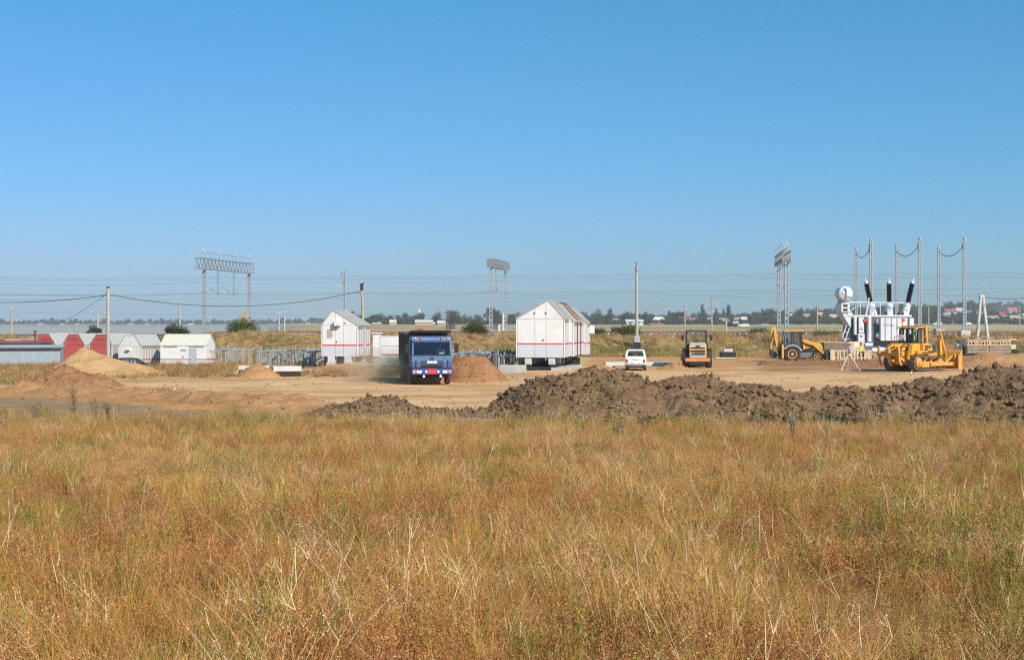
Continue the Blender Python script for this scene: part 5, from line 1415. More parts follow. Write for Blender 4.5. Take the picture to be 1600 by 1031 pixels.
# rear boom, folded upright
m1 = MB(); m1.prism([(-1.25, 0.9), (-1.02, 0.95), (-1.25, 2.2), (-1.42, 3.25), (-1.62, 3.3), (-1.68, 3.15), (-1.5, 2.0)], -0.09, 0.09, 'y'); m1.build("boom", m_jcb, bh, bevel=0.02)
m1 = MB(); m1.prism([(-1.62, 3.28), (-1.82, 3.22), (-1.88, 2.0), (-1.95, 1.1), (-1.8, 1.05), (-1.72, 2.0)], -0.08, 0.08, 'y'); m1.build("dipper_arm", m_jcb, bh, bevel=0.02)
m1 = MB(); m1.tube((-1.1, 0.12, 1.3), (-1.45, 0.12, 2.6), 0.06, None, 8); m1.tube((-1.6, -0.12, 2.9), (-1.9, -0.12, 1.8), 0.05, None, 8); m1.build("boom_cylinder", m_dark, bh)
m1 = MB(); m1.prism([(-1.95, 1.2), (-1.75, 1.1), (-1.35, 0.85), (-1.3, 0.5), (-1.65, 0.35), (-2.0, 0.6)], -0.3, 0.3, 'y'); m1.build("digging_bucket", m_dark, bh, bevel=0.02)
m1 = MB(); m1.bb(-1.2, -0.95, -0.35, 0.35, 0.5, 1.45); m1.build("kingpost", m_dark, bh)

# ------------------------------------------------------------------ bulldozer, three-quarter rear view
DD = 108.5
bd = thing("bulldozer", "yellow crawler bulldozer with rear ripper standing in front of the transformer", "bulldozer", (X(1428, DD), DD, gz(X(1428, DD), DD)), R(42))
def trackloop(n=64):
    # sprocket rear-high, idler front
    pts = []
    xs0, zs0, r0 = -1.5, 0.68, 0.56
    xs1, zs1, r1 = 1.75, 0.56, 0.50
    for k in range(15): a = R(270 - k * 180 / 14); pts.append((xs0 + r0 * math.cos(a) * 1.0, zs0 + r0 * math.sin(a)))
    for k in range(10): f = (k + 1) / 11; pts.append((xs0 + (xs1 - xs0) * f, zs0 + r0 + (zs1 + r1 - zs0 - r0) * f - 0.05 * math.sin(math.pi * f)))
    for k in range(15): a = R(90 - k * 180 / 14); pts.append((xs1 + r1 * math.cos(a), zs1 + r1 * math.sin(a)))
    pts = [(x, max(z, 0.06)) for x, z in pts]
    return pts
TP = trackloop()
for s in (-1, 1):
    yc = s * 1.05
    m1 = MB()
    n = len(TP)
    inner = [(x * 0.965 + 0.004, 0.60 + (z - 0.60) * 0.84) for x, z in TP]
    for k in range(n):
        a, b_, c_, d_ = TP[k], TP[(k + 1) % n], inner[(k + 1) % n], inner[k]
        m1.add([(p[0], yy, p[1]) for yy in (yc - 0.28, yc + 0.28) for p in (a, b_, c_, d_)], [(0, 1, 5, 4), (2, 3, 7, 6), (0, 3, 2, 1), (4, 5, 6, 7)])
    # grousers
    per = []
    for k in range(n):
        a = Vector((TP[k][0], 0, TP[k][1])); b_ = Vector((TP[(k + 1) % n][0], 0, TP[(k + 1) % n][1])); L = (b_ - a).length
        per.append((a, b_, L))
    acc = 0.0; nxt = 0.0
    for a, b_, L in per:
        while nxt < acc + L:
            p = a.lerp(b_, (nxt - acc) / L); tg = (b_ - a).normalized(); nm = Vector((tg.z, 0, -tg.x)); nm = -nm if nm.dot(p - Vector((0.1, 0, 0.6))) < 0 else nm
            q = Matrix((tg, Vector((0, 1, 0)), nm)).transposed()
            m1.box(p + Vector((0, yc, 0)) + nm * 0.02, (0.05, 0.58, 0.09), q); nxt += 0.2
        acc += L
    trk = m1.build("track", m_track, bd)
    m1 = MB(); m1.lathe([(0.46, -0.16), (0.5, -0.1), (0.5, 0.1), (0.46, 0.16)], (-1.5, yc, 0.68), 'y', 20); m1.lathe([(0.38, 0.1), (0.38, 0.34), (0.3, 0.38), (0.004, 0.38)], (-1.5, yc, 0.68), 'y', 20, q=None if s > 0 else Matrix.Rotation(0, 3, 'X'))
    if s < 0: m1.lathe([(0.4, -0.1), (0.38, -0.36), (0.25, -0.42), (0.2, -0.5), (0.004, -0.5)], (-1.5, yc, 0.68), 'y', 20)
    m1.build("sprocket", m_yeld, bd, smooth=True)
    m1 = MB(); m1.lathe([(0.40, -0.2), (0.42, -0.1), (0.42, 0.1), (0.40, 0.2)], (1.75, yc, 0.56), 'y', 18); m1.lathe([(0.2, -0.3), (0.2, 0.3)], (1.75, yc, 0.56), 'y', 12); m1.build("idler", m_yeld, bd, smooth=True)
    m1 = MB(); m1.prism([(-1.15, 0.32), (-1.0, 0.75), (1.2, 0.68), (1.6, 0.5), (1.6, 0.3)], yc - 0.22, yc + 0.32 if s > 0 else yc + 0.22, 'y')
    if s < 0: m1.prism([(-1.1, 0.3), (-0.9, 0.72), (0.6, 0.7), (0.9, 0.45), (0.9, 0.28)], yc - 0.34, yc - 0.2, 'y')
    m1.build("track_frame", m_yeld, bd, bevel=0.02)
    for k in range(6):
        m1 = MB(); m1.lathe([(0.13, -0.24), (0.13, 0.24)], (-0.85 + k * 0.42, yc, 0.24), 'y', 10); m1.build("track_roller", m_track, bd)
    for k in range(2):
        m1 = MB(); m1.bar((-0.25 + k * 0.85, yc, 0.7), (-0.25 + k * 0.85, yc, 1.0), 0.16, 0.2); m1.lathe([(0.11, -0.2), (0.11, 0.2)], (-0.25 + k * 0.85, yc, 1.0), 'y', 10); m1.build("carrier_roller", m_yeld, bd)
    # fender
    m1 = MB(); m1.bb(-1.7, 1.0, yc - 0.32, yc + 0.32, 1.30, 1.38); m1.bb(-1.6, -0.2, yc - 0.30, yc + 0.30, 1.385, 1.55); m1.build("fender", m_yel, bd, bevel=0.015)
m1 = MB(); m1.bb(-1.9, 2.3, -0.62, 0.62, 0.5, 1.35); m1.build("hull", m_yeld, bd, bevel=0.03)
m1 = MB(); m1.prism([(-2.05, 1.2), (-1.95, 1.95), (-1.6, 2.1), (-0.85, 2.1), (-0.85, 1.2)], -1.1, 1.1, 'y'); m1.build("fuel_tank", m_yel, bd, bevel=0.05)
m1 = MB(); m1.prism([(-0.8, 1.5), (-0.75, 2.05), (-0.15, 2.12), (0.35, 1.95), (0.55, 1.5)], -1.32, -0.85, 'y'); m1.build("side_tank", m_yel, bd, bevel=0.04)
m1 = MB(); m1.prism([(-0.8, 1.5), (-0.75, 2.05), (-0.15, 2.12), (0.35, 1.95), (0.55, 1.5)], 0.85, 1.32, 'y'); m1.build("side_tank", m_yel, bd, bevel=0.04)
m1 = MB(); m1.prism([(0.55, 1.2), (0.55, 2.3), (1.1, 2.2), (2.35, 2.02), (2.45, 1.1)], -0.55, 0.55, 'y'); eh = m1.build("engine_hood", m_grey, bd, bevel=0.04)
m1 = MB(); m1.prism([(2.36, 1.0), (2.36, 2.1), (2.75, 2.0), (2.8, 1.0)], -0.68, 0.68, 'y'); m1.build("radiator_guard", m_yel, bd, bevel=0.03)
m1 = MB(); m1.tube((1.5, 0.2, 2.1), (1.5, 0.2, 2.9), 0.07, None, 10); m1.tube((1.5, 0.2, 2.3), (1.5, 0.2, 2.6), 0.12, None, 10); m1.build("exhaust", m_dark, eh)
# cab
m1 = MB()
PC = {'rl': (-0.75, 0.8), 'rr': (-0.75, -0.8), 'fl': (0.75, 0.55), 'fr': (0.75, -0.55), 'ml': (0.25, 0.8), 'mr': (0.25, -0.8)}
for k, (x, y) in PC.items():
    x2 = x * (0.92 if k[0] == 'r' else 0.9) ; m1.bar((x, y, 1.95), (x2, y * 0.95, 3.2), 0.1)
m1.bb(-0.82, 0.3, -0.85, 0.85, 1.9, 2.12); m1.bb(-0.8, 0.75, -0.78, 0.78, 3.15, 3.24)
for y in (-0.8, 0.8): m1.bar((-0.75, y, 2.14), (0.25, y, 2.14), 0.08)
m1.build("cab_frame", m_black, bd)
cw = [[PC['rl'], PC['rr']], [PC['rr'], PC['mr']], [PC['mr'], PC['fr']], [PC['fr'], PC['fl']], [PC['fl'], PC['ml']], [PC['ml'], PC['rl']]]
for a, b_ in cw:
    m1 = MB(); m1.add([(a[0], a[1], 2.1), (b_[0], b_[1], 2.1), (b_[0] * 0.92, b_[1] * 0.95, 3.16), (a[0] * 0.92, a[1] * 0.95, 3.16)], [(0, 1, 2, 3)]); m1.build("cab_window", m_glasslight, bd)
m1 = MB(); m1.bb(-0.95, 0.55, -0.98, 0.98, 3.26, 3.35); m1.build("cab_roof", m_yel, bd, bevel=0.02)
m1 = MB()
for s in (-1, 1): m1.bar((0.08, s * 1.08, 1.5), (0.04, s * 1.0, 3.35), 0.17, 0.2)
m1.bar((0.04, -1.05, 3.36), (0.04, 1.05, 3.36), 0.18, 0.14); m1.build("rollover_bar", m_yel, bd, bevel=0.02)
m1 = MB(); m1.bb(-0.45, 0.15, -0.3, 0.3, 1.95, 2.2); m1.bb(-0.6, -0.45, -0.3, 0.3, 2.1, 2.75); m1.build("seat", m_seat, bd, bevel=0.03)
m1 = MB(); m1.bb(-0.93, -0.87, 0.35, 0.7, 2.35, 2.75); m1.build("window_plate", m_plate, bd)
# ripper at the rear
for s in (-1, 1):
    m1 = MB(); m1.bar((-2.0, s * 0.5, 0.75), (-3.0, s * 0.5, 1.15), 0.18, 0.24); m1.build("ripper_arm", m_yel, bd, bevel=0.02)
    m1 = MB(); m1.tube((-1.95, s * 0.45, 1.75), (-2.9, s * 0.55, 1.5), 0.11, None, 10); m1.tube((-2.7, s * 0.52, 1.55), (-3.15, s * 0.56, 1.42), 0.06, None, 8); m1.tube((-1.95, s * 0.25, 1.95), (-3.0, s * 0.2, 1.85), 0.10, None, 10); m1.build("ripper_cylinder", m_yel, bd)
    m1 = MB(); m1.path([Vector((-1.8, s * 0.8, 1.9)), Vector((-2.3, s * 0.8, 2.15)), Vector((-2.7, s * 0.7, 1.95)), Vector((-2.8, s * 0.6, 1.5))], 0.045, 6); m1.build("hydraulic_hose", m_dark, bd)
    m1 = MB(); m1.bar((-1.9, s * 0.85, 1.9), (-2.15, s * 0.85, 0.9), 0.14, 0.16); m1.build("rear_bracket", m_yel, bd)
m1 = MB(); m1.bb(-3.32, -2.98, -1.1, 1.1, 1.15, 1.52); m1.build("ripper_beam", m_yeld, bd, bevel=0.04)
for y in (-0.85, 0.0, 0.85):
    m1 = MB(); m1.prism([(-3.55, 1.9), (-3.3, 1.9), (-3.2, 0.75), (-3.0, 0.55), (-3.1, 0.45), (-3.4, 0.7)], y - 0.06, y + 0.06, 'y'); m1.build("ripper_shank", m_yeld, bd)
# small fittings
for k in range(3):
    m1 = MB(); m1.box((0.05 - k * 0.28, -1.325, 1.83), (0.2, 0.03, 0.22)); m1.build("air_vent", m_black, bd)
m1 = MB(); m1.box((-0.42, -1.33, 1.62), (0.5, 0.02, 0.1)); m1.build("decal", m_black, bd)
for s in (-1, 1):
    m1 = MB(); m1.path([Vector((-0.8, s * 1.2, 2.05)), Vector((-0.8, s * 1.2, 2.6)), Vector((-0.1, s * 1.2, 2.6)), Vector((-0.1, s * 1.2, 2.1))], 0.025, 6); m1.build("handrail", m_yel, bd)
    m1 = MB(); m1.box((-0.98, s * 0.8, 3.22), (0.12, 0.2, 0.14)); m1.build("work_lamp", m_lens, bd)
    m1 = MB(); m1.box((-1.97, s * 0.7, 1.6), (0.06, 0.3, 0.4)); m1.build("rear_panel", m_black, bd)
    m1 = MB(); m1.tube((-2.0, s * 0.15, 1.4), (-2.95, s * 0.3, 1.3), 0.04, None, 6); m1.tube((-2.0, s * 0.3, 1.5), (-2.9, s * 0.75, 1.62), 0.035, None, 6); m1.build("hydraulic_pipe", m_dark, bd)
    m1 = MB(); m1.box((-0.2, s * 1.4, 1.42), (1.6, 0.08, 0.05)); m1.build("step", m_dark, bd)
for k in range(5):
    m1 = MB(); m1.box((0.9 + k * 0.28, -0.565, 1.7), (0.16, 0.02, 0.5)); m1.build("hood_louvre", m_black, eh)
# blade
m1 = MB()
prof = [(3.42, 0.12), (3.28, 0.45), (3.24, 0.9), (3.34, 1.35), (3.52, 1.62), (3.58, 1.58), (3.44, 1.32), (3.36, 0.9), (3.42, 0.45), (3.56, 0.10)]
m1.prism(prof, -1.98, 1.98, 'y'); bl = m1.build("blade", m_yeld, bd)
for s in (-1, 1):
    m1 = MB(); m1.prism([(3.0, 0.1), (3.0, 1.1), (3.4, 1.5), (3.55, 1.55), (3.5, 0.1)], s * 1.98 - 0.03, s * 1.98 + 0.03, 'y'); m1.build("blade_end_plate", m_yeld, bl)
    m1 = MB(); m1.bar((3.3, s * 1.45, 0.5), (-0.1, s * 1.45, 0.52), 0.2, 0.28); m1.build("push_arm", m_yeld, bd, bevel=0.02)
    m1 = MB(); m1.bar((3.3, s * 1.4, 1.2), (2.0, s * 1.45, 0.6), 0.12, 0.12); m1.build("blade_brace", m_yel, bl)
    m1 = MB(); m1.bar((2.5, s * 0.72, 1.2), (2.45, s * 0.72, 2.35), 0.22, 0.3); m1.tube((2.35, s * 0.8, 2.95), (2.95, s * 0.85, 1.5), 0.10, None, 10); m1.tube((2.9, s * 0.85, 1.6), (3.3, s * 0.85, 0.75), 0.055, None, 8); m1.build("lift_cylinder", m_yel, bd)
m1 = MB()
for k in range(5): m1.bb(3.05, 3.26, -1.6 + k * 0.8 - 0.04, -1.6 + k * 0.8 + 0.04, 0.2, 1.3)
m1.build("blade_rib", m_yeld, bl)
cb, sb_ = math.cos(R(42)), math.sin(R(42))
bx0, by0, bz0 = bd.location
person("bulldozer operator in a yellow-green vest inside the cab", (bx0 + (-0.15) * cb - 0 * sb_, by0 + (-0.15) * sb_, bz0 + 2.18), R(42 + 90), 'sit', m_grey, m_trous, None, None, m_hivis)
# ------------------------------------------------------------------ power transformer
DTR = 141.0
tf = thing("power_transformer", "large grey and white power transformer with three dark slanting bushings", "transformer", (X(1380, DTR), DTR, 0), 0)
kx = DTR / FPX
def tx(px): return (px - 1380) * kx
def tz(row): return CH - (row - HR) * kx
m1 = MB(); m1.bb(tx(1329), tx(1425), 0.6, 3.2, 0.95, tz(495)); m1.build("tank", m_tank, tf, bevel=0.03)
m1 = MB(); m1.bb(tx(1327), tx(1427), 0.5, 3.3, tz(495) + 0.003, tz(493) + 0.05); m1.build("tank_lid", m_white2, tf)
m1 = MB(); m1.bb(tx(1332), tx(1422), 0.4, 3.4, 0.0, 0.945); m1.build("plinth", m_conc, tf)
# radiator panels on the front
xs_ = [1375, 1382.5, 1392, 1401, 1409, 1418]
for a, b_ in zip(xs_[:-1], xs_[1:]):
    m1 = MB(); m1.bb(tx(a) + 0.03, tx(b_) - 0.03, -0.1, 0.35, tz(532.5), tz(496.5)); rp = m1.build("radiator", m_white2, tf, bevel=0.03)
m1 = MB(); m1.bb(tx(1421), tx(1428), -0.05, 0.45, tz(530), tz(497)); m1.build("radiator", m_white2, tf, bevel=0.03)
for r in (503, 524):
    m1 = MB(); m1.lathe([(0.02, -0.02), (0.2, 0.0), (0.3, 0.1), (0.3, 0.4)], (tx(1375), 0.2, tz(r)), 'y', 16); m1.build("fan", m_white2, tf, smooth=True)
m1 = MB(); m1.tube((tx(1358.5), 0.1, tz(533)), (tx(1358.5), 0.1, tz(495)), 0.21, None, 16); m1.lathe([(0.24, 0), (0.24, 0.06)], (tx(1358.5), 0.1, tz(533.5)), 'z', 16); m1.build("oil_filter", m_white2, tf, smooth=True)
m1 = MB(); m1.bb(tx(1340), tx(1350), -0.25, 0.4, tz(545), tz(521)); cbx = m1.build("control_cabinet", m_white2, tf, bevel=0.02)
m1 = MB(); m1.bb(tx(1342.5), tx(1347), -0.262, -0.252, tz(526.5), tz(524)); m1.build("nameplate", m_grey, cbx)
m1 = MB(); m1.bb(tx(1342), tx(1350), 0.0, 0.5, tz(520), tz(496)); m1.build("terminal_cabinet", m_white2, tf, bevel=0.02)
m1 = MB(); m1.bb(tx(1343.5), tx(1348.5), -0.012, -0.002, tz(516.5), tz(511)); m1.build("cabinet_recess", m_greyl, tf)
m1 = MB(); m1.tube((tx(1337), 0.3, tz(523)), (tx(1337), 0.3, tz(495)), 0.17, None, 12); m1.build("oil_pipe", m_white2, tf, smooth=True)
m1 = MB(); m1.box((tx(1351.5), 0.0, tz(501)), (0.3, 0.2, 0.3)); m1.build("relay_box", m_red, tf, bevel=0.02)
m1 = MB(); m1.tube((tx(1411), -0.115, tz(500)), (tx(1411), -0.102, tz(500)), 0.17, 0.17, 14); m1.build("red_emblem", m_red, tf)
# lettering on the radiator
cu = bpy.data.curves.new("lettering", 'FONT'); cu.body = "CЗLTA"; cu.size = 0.34; cu.extrude = 0.004; cu.align_x = 'CENTER'
to = bpy.data.objects.new("lettering_curve", cu); COL.objects.link(to)
dg_ = bpy.context.evaluated_depsgraph_get(); dg_.update()
tme = bpy.data.meshes.new_from_object(to.evaluated_get(dg_)); bpy.data.objects.remove(to)
lt = bpy.data.objects.new("lettering", tme); COL.objects.link(lt); lt.parent = tf; tme.materials.clear(); tme.materials.append(m_grey)
lt.location = (tx(1388), -0.106, tz(510)); lt.rotation_euler = (R(90), 0, 0)
# bushings
for (pb, pt_, lean) in ((1372, 1359.5, -1), (1397, 1396.5, 0), (1421.5, 1434.5, 1)):
    b0 = Vector((tx(pb), 1.8, tz(493))); tp = Vector((tx(pt_), 1.8, tz(437)))
    d = (tp - b0); L = d.length; dn = d.normalized()
    u = Vector((0, 1, 0)); xx_ = u.cross(dn).normalized(); q = Matrix((xx_, dn.cross(xx_), dn)).transposed()
    m1 = MB(); m1.lathe([(0.40, -0.1), (0.42, 0.0), (0.38, 0.06), (0.36, L * 0.27), (0.41, L * 0.285), (0.41, L * 0.31), (0.2, L * 0.34), (0.2, L * 0.38), (0.03, L * 0.38)], b0, 'z', 20, q=q)
    tu = m1.build("turret", m_white2, tf, smooth=True)
    m1 = MB(); prof = [(0.02, L * 0.375)]
    n = 22
    for k in range(n):
        z0_ = L * (0.375 + 0.535 * k / n); dz = L * 0.535 / n
        prof += [(0.20, z0_), (0.30, z0_ + dz * 0.35), (0.20, z0_ + dz * 0.75)]
    prof += [(0.02, L * 0.912)]
    m1.lathe(prof, b0, 'z', 16, q=q); m1.build("porcelain_insulator", m_porc, tf, smooth=True)
    m1 = MB(); m1.lathe([(0.19, L * 0.905), (0.19, L * 0.97), (0.06, L * 0.985), (0.06, L * 1.06), (0.01, L * 1.06)], b0, 'z', 12, q=q); m1.build("terminal", m_white2, tf, smooth=True)
    m1 = MB(); m1.box(b0 + dn * L * 0.15 + Vector((0, -0.38, 0)), (0.12, 0.02, 0.16)); m1.build("turret_plate", m_galvd, tu)
# smaller fittings on the lid
for i, (px_, r_) in enumerate(((1347, 484), (1389, 486), (1377.5, 484), (1408, 488), (1415, 487))):
    m1 = MB(); b0 = Vector((tx(px_), 1.0, tz(493))); h_ = tz(r_) - b0.z
    m1.lathe([(0.12, 0), (0.12, h_ * 0.3), (0.09, h_ * 0.32), (0.09, h_ * 0.8), (0.04, h_ * 0.82), (0.04, h_ * 1.2)], b0, 'z', 10); m1.build("low_voltage_bushing", m_porc if i % 2 else m_dark, tf, smooth=True)
for i, px_ in enumerate((1347.5, 1364, 1379)):
    m1 = MB(); m1.tube((tx(px_), 0.9, tz(493)), (tx(px_), 0.9, tz(472)), 0.035, None, 6); m1.build("riser_pipe", m_white2, tf)
m1 = MB(); m1.tube((tx(1328), 0.9, tz(472)), (tx(1417), 0.9, tz(473)), 0.055, None, 8); m1.build("header_pipe", m_white2, tf)
m1 = MB(); m1.tube((tx(1356), 0.8, tz(494)), (tx(1361), 0.8, tz(465)), 0.1, 0.06, 8); m1.build("vent_stack", m_white2, tf)
# conservator
cx_, cz_ = tx(1322.5), tz(458.5)
m1 = MB(); m1.lathe([(0.02, -0.06), (0.55, -0.03), (0.70, 0.08), (0.74, 0.25), (0.74, 1.6), (0.6, 1.75), (0.02, 1.8)], (cx_, 0.2, cz_), 'y', 28); cons = m1.build("conservator", m_white2, tf, smooth=True)
m1 = MB(); m1.tube((cx_ + 0.0, 0.02, cz_ - 0.75), (cx_ + 0.0, 0.02, cz_ + 0.3), 0.05, None, 8); m1.tube((cx_, 0.02, cz_ + 0.3), (cx_ - 0.12, 0.02, cz_ + 0.6), 0.06, None, 8); m1.tube((cx_, 0.05, cz_ - 0.3), (cx_ + 0.7, 0.05, cz_ - 0.28), 0.035, None, 6); m1.build("level_gauge", m_galvd, cons)
m1 = MB(); m1.lathe([(0.26, -0.1), (0.26, -0.02), (0.2, 0.0)], (cx_ - 0.1, 0.2, cz_ + 0.1), 'y', 16); m1.build("hatch", m_white2, cons)
m1 = MB(); m1.bb(tx(1315.5), tx(1329), 0.3, 2.8, tz(488), tz(474)); br = m1.build("conservator_bracket", m_white2, tf, bevel=0.02)
for r in (477.5, 484):
    m1 = MB(); m1.bb(tx(1318.5), tx(1325.5), 0.285, 0.298, tz(r + 2), tz(r - 2)); m1.build("bracket_opening", m_dark, br)
m1 = MB(); m1.prism([(tx(1317), tz(488)), (tx(1332), tz(488)), (tx(1332), tz(511)), (tx(1330), tz(511))], 0.5, 2.6, 'y'); m1.build("gusset", m_white2, br)
m1 = MB(); m1.bb(tx(1319), tx(1334), 0.45, 2.65, tz(494), tz(488.5)); m1.bar((tx(1326), 0.4, tz(490)), (tx(1337), 0.4, tz(480)), 0.08); m1.build("bracket_shelf", m_white2, br)
m1 = MB(); m1.bb(tx(1318), tx(1328), 0.5, 2.6, tz(474) + 0.003, cz_ - 0.5); m1.build("saddle", m_greyl, br)
# ladder at the left
for off in (0, 4.2):
    m1 = MB(); m1.bar((tx(1317 + off), 0.2, tz(527 + off * 1.5)), (tx(1323.5 + off), 0.2, tz(508 + off)), 0.09); m1.build("ladder_rail", m_white2, tf)
m1 = MB(); m1.bar((tx(1317), 0.2, tz(526)), (tx(1321), 0.2, tz(530)), 0.07); m1.bar((tx(1320), 0.2, tz(516)), (tx(1324), 0.2, tz(520)), 0.07); m1.bar((tx(1319), 0.2, tz(532)), (tx(1327), 0.2, tz(529)), 0.08); m1.build("ladder_rung", m_white2, tf)
m1 = MB(); m1.bar((tx(1350.5), -0.3, tz(538)), (tx(1362), -0.3, tz(538)), 0.16, 0.3); m1.build("step", m_white2, tf)

# ------------------------------------------------------------------ timber formwork and workers
DF = 131.5
kf = DF / FPX
fw = thing("timber_formwork", "raw timber formwork crate of upright slats in front of the transformer", "formwork", (X(1297, DF), DF, gz(X(1297, DF), DF)), R(1))
wF = 61 * kf; hF = Z(546, DF) - fw.location.z
m1 = MB(); m1.bb(-0.02, 0.02, 0, 0, 0, 0) if False else None
m1 = MB(); m1.bb(-0.055, 0.055, -0.03, 0.03, 0, hF - 0.05); s0 = m1.build("slat", m_wood, fw); s0.location = (0.1, 0, 0)
ns = 12
for k in range(1, ns):
    share(s0, "slat", fw, (0.1 + (wF - 0.2) * k / (ns - 1) + random.uniform(-.05, .05), random.uniform(-.01, .01), random.uniform(-.08, 0.05)), (0, R(random.uniform(-4, 4)), 0))
for z_ in (hF - 0.12, 0.42):
    m1 = MB(); m1.bb(0, wF, 0.045, 0.09, z_ - 0.06, z_ + 0.06); m1.build("rail", m_wood, fw)
m1 = MB(); m1.bb(0.02, 0.45, -0.055, -0.035, 0.05, hF - 0.02); m1.build("board", m_wood, fw)
m1 = MB(); m1.bb(-0.055, 0.055, -0.03, 0.03, 0, hF - 0.05); s1 = m1.build("slat", m_woodold_shade, fw); s1.location = (0.15, 1.9, 0)  # rear slats: darker colour paints the shade inside the crate
for k in range(1, 8):
    share(s1, "slat", fw, (0.15 + (wF - 0.3) * k / 7, 1.9, random.uniform(-.1, .05)), (0, R(random.uniform(-3, 3)), 0))
m1 = MB(); m1.bb(0, wF, 1.94, 1.99, hF - 0.2, hF - 0.08); m1.build("rail", m_wood, fw)
for x_ in (0.0, wF):
    m1 = MB(); m1.bb(x_ - 0.03, x_ + 0.03, 0.1, 1.9, hF - 0.2, hF - 0.08); m1.build("rail", m_wood, fw)
for (a, b_) in (((0.5, -0.5, 0.05), (1.9, -0.25, 0.75)), ((0.9, -0.6, 0.05), (1.5, -0.3, 0.6)), ((3.2, 1.0, 0.2), (2.2, 1.0, 1.0)), ((1.7, 0.9, 0.1), (2.8, 0.9, 0.9))):
    m1 = MB(); m1.bar(a, b_, 0.14, 0.05); m1.build("prop_board", m_wood, fw)
# loose boards right of the crate
for i, (a, b_) in enumerate((((3.75, 0.3, 0.03), (5.3, 0.6, 0.55)), ((3.7, 0.0, 0.9), (5.1, 0.3, 0.1)), ((4.0, -0.2, 0.05), (5.6, 0.1, 0.16)), ((3.9, 0.9, 1.0), (4.9, 0.5, 0.25)), ((4.3, -0.4, 0.08), (5.9, -0.2, 0.1)))):
    m1 = MB(); m1.bar(a, b_, 0.2, 0.045); o = m1.build("loose_board", m_wood, None); o.location = fw.location; tag(o, "raw board in the loose pile between formwork and bulldozer ripper", "board", "loose boards beside the formwork")
# dark timber box behind
DX = 135.5
t = thing("timber_box", "big weathered brown timber box behind the formwork", "timber box", (X(1288, DX), DX, gz(X(1288, DX), DX)))
wX = 37 * DX / FPX; hX = Z(535, DX) - t.location.z
for k in range(9):
    m1 = MB(); m1.bb(wX * k / 9, wX * (k + 1) / 9 - 0.012, 0, 0.05, 0, hX - 0.05 - 0.02 * (k % 2)); m1.build("plank", m_woodold_shade, t)
m1 = MB(); m1.bb(0.02, wX - 0.02, 0.06, 1.6, 0, hX - 0.06); m1.build("box_body", m_woodold_shade, t)
m1 = MB(); m1.bb(-0.05, wX + 0.05, -0.08, 1.7, hX - 0.045, hX + 0.03); m1.build("lid", m_wood, t)
t = thing("packing_case", "pale new packing case behind the two workers", "case", (X(1326, 136.5), 136.5, gz(X(1326, 136.5), 136.5)))
hP = Z(533.5, 136.5) - t.location.z
for k in range(3):
    m1 = MB(); m1.bb(0, 1.45, 0, 0.05, hP - 0.42 * (k + 1) + 0.01, hP - 0.42 * k); m1.build("board", m_wood, t)
m1 = MB(); m1.bb(0.02, 1.43, 0.06, 1.1, 0, hP - 0.01); m1.build("case_body", m_woodold_shade, t)
m1 = MB(); m1.bb(0.55, 0.95, -0.02, -0.002, hP - 0.5, hP - 0.12); m1.build("paper_label", m_plate, t)
z0_ = gz(X(1328.5, 134), 134)
person("dark-haired worker in a light blue shirt behind the timber formwork", (X(1328.5, 134), 134, Z(536.5, 134) - 1.8), R(-20), 'stand', m_ltblue, m_trous)
person("worker in a red helmet and yellow-green vest behind the timber formwork", (X(1345, 134), 134, Z(535, 134) - 1.83), R(40), 'stand', m_hivis, m_trous, m_redcap, None, m_hivis)
t = thing("plank_stack", "short stack of orange-brown planks under the transformer's step", "plank stack", (X(1352, 136), 136, gz(X(1352, 136), 136)))
for k in range(8):
    m1 = MB(); m1.bb(0, 0.62, 0, 1.5, k * 0.14, k * 0.14 + 0.125); m1.build("plank", m_wood, t)
t = thing("rubble_bag_row", "low row of white sacks at the transformer's foot", "sacks", (X(1362, 137), 137, gz(X(1362, 137), 137)))
for k in range(4):
    m1 = MB(); m1.lathe([(0.02, -0.32), (0.2, -0.27), (0.26, 0), (0.2, 0.27), (0.02, 0.32)], (0.3 + k * 0.55, 0, 0.22 + 0.85 + 0.06 * (k % 2)), 'x', 10); m1.build("sack", m_plate, t, smooth=True)
m1 = MB(); m1.bb(0, 2.3, -0.3, 0.4, 0, 0.86); m1.build("pallet_stack", m_woodold_shade, t)

# cable drum / hose tangle by the bucket
t = thing("cable_drum", "dark upright cable drum next to the backhoe's bucket", "cable drum", (X(1293, 132.5), 132.5, gz(X(1293, 132.5), 132.5)), R(60))
for s in (-1, 1):
    m1 = MB(); m1.lathe([(0.02, s * 0.3), (0.62, s * 0.3), (0.62, s * 0.36), (0.02, s * 0.36)], (0, 0, 0.62), 'x', 20); m1.build("flange", m_woodold_shade, t)
m1 = MB(); m1.lathe([(0.45, -0.29), (0.45, 0.29)], (0, 0, 0.62), 'x', 20); m1.build("cable_winding", m_black, t)

# ------------------------------------------------------------------ survey tripod, pegs
DP = 110.0
t = thing("survey_tripod", "white and red survey tripod standing in front of the timber formwork", "tripod", (X(1327, DP), DP, gz(X(1327, DP), DP)))
hd3 = Vector((0, 0, Z(554, DP) - t.location.z))
m_tri = M("white_red_leg_paint", (0.78, 0.74, 0.72), 0.5, 0.1, 6, dirt=((0.6, 0.1, 0.08), 0.25))
for f_ in ((X(1312, DP) - X(1327, DP), -0.3, 0), (X(1343, DP) - X(1327, DP), -0.25, 0), (0.1, 0.95, 0)):
    m1 = MB(); m1.bar(Vector(f_) * 1.0, hd3 + Vector(f_) * 0.12, 0.075, 0.05); lg = m1.build("leg", m_tri, t)
    m1 = MB(); m1.tube(Vector(f_) + Vector((0, 0, -0.05)), Vector(f_) + Vector((0, 0, 0.1)), 0.02, 0.045, 6); m1.build("foot", m_grey, lg)
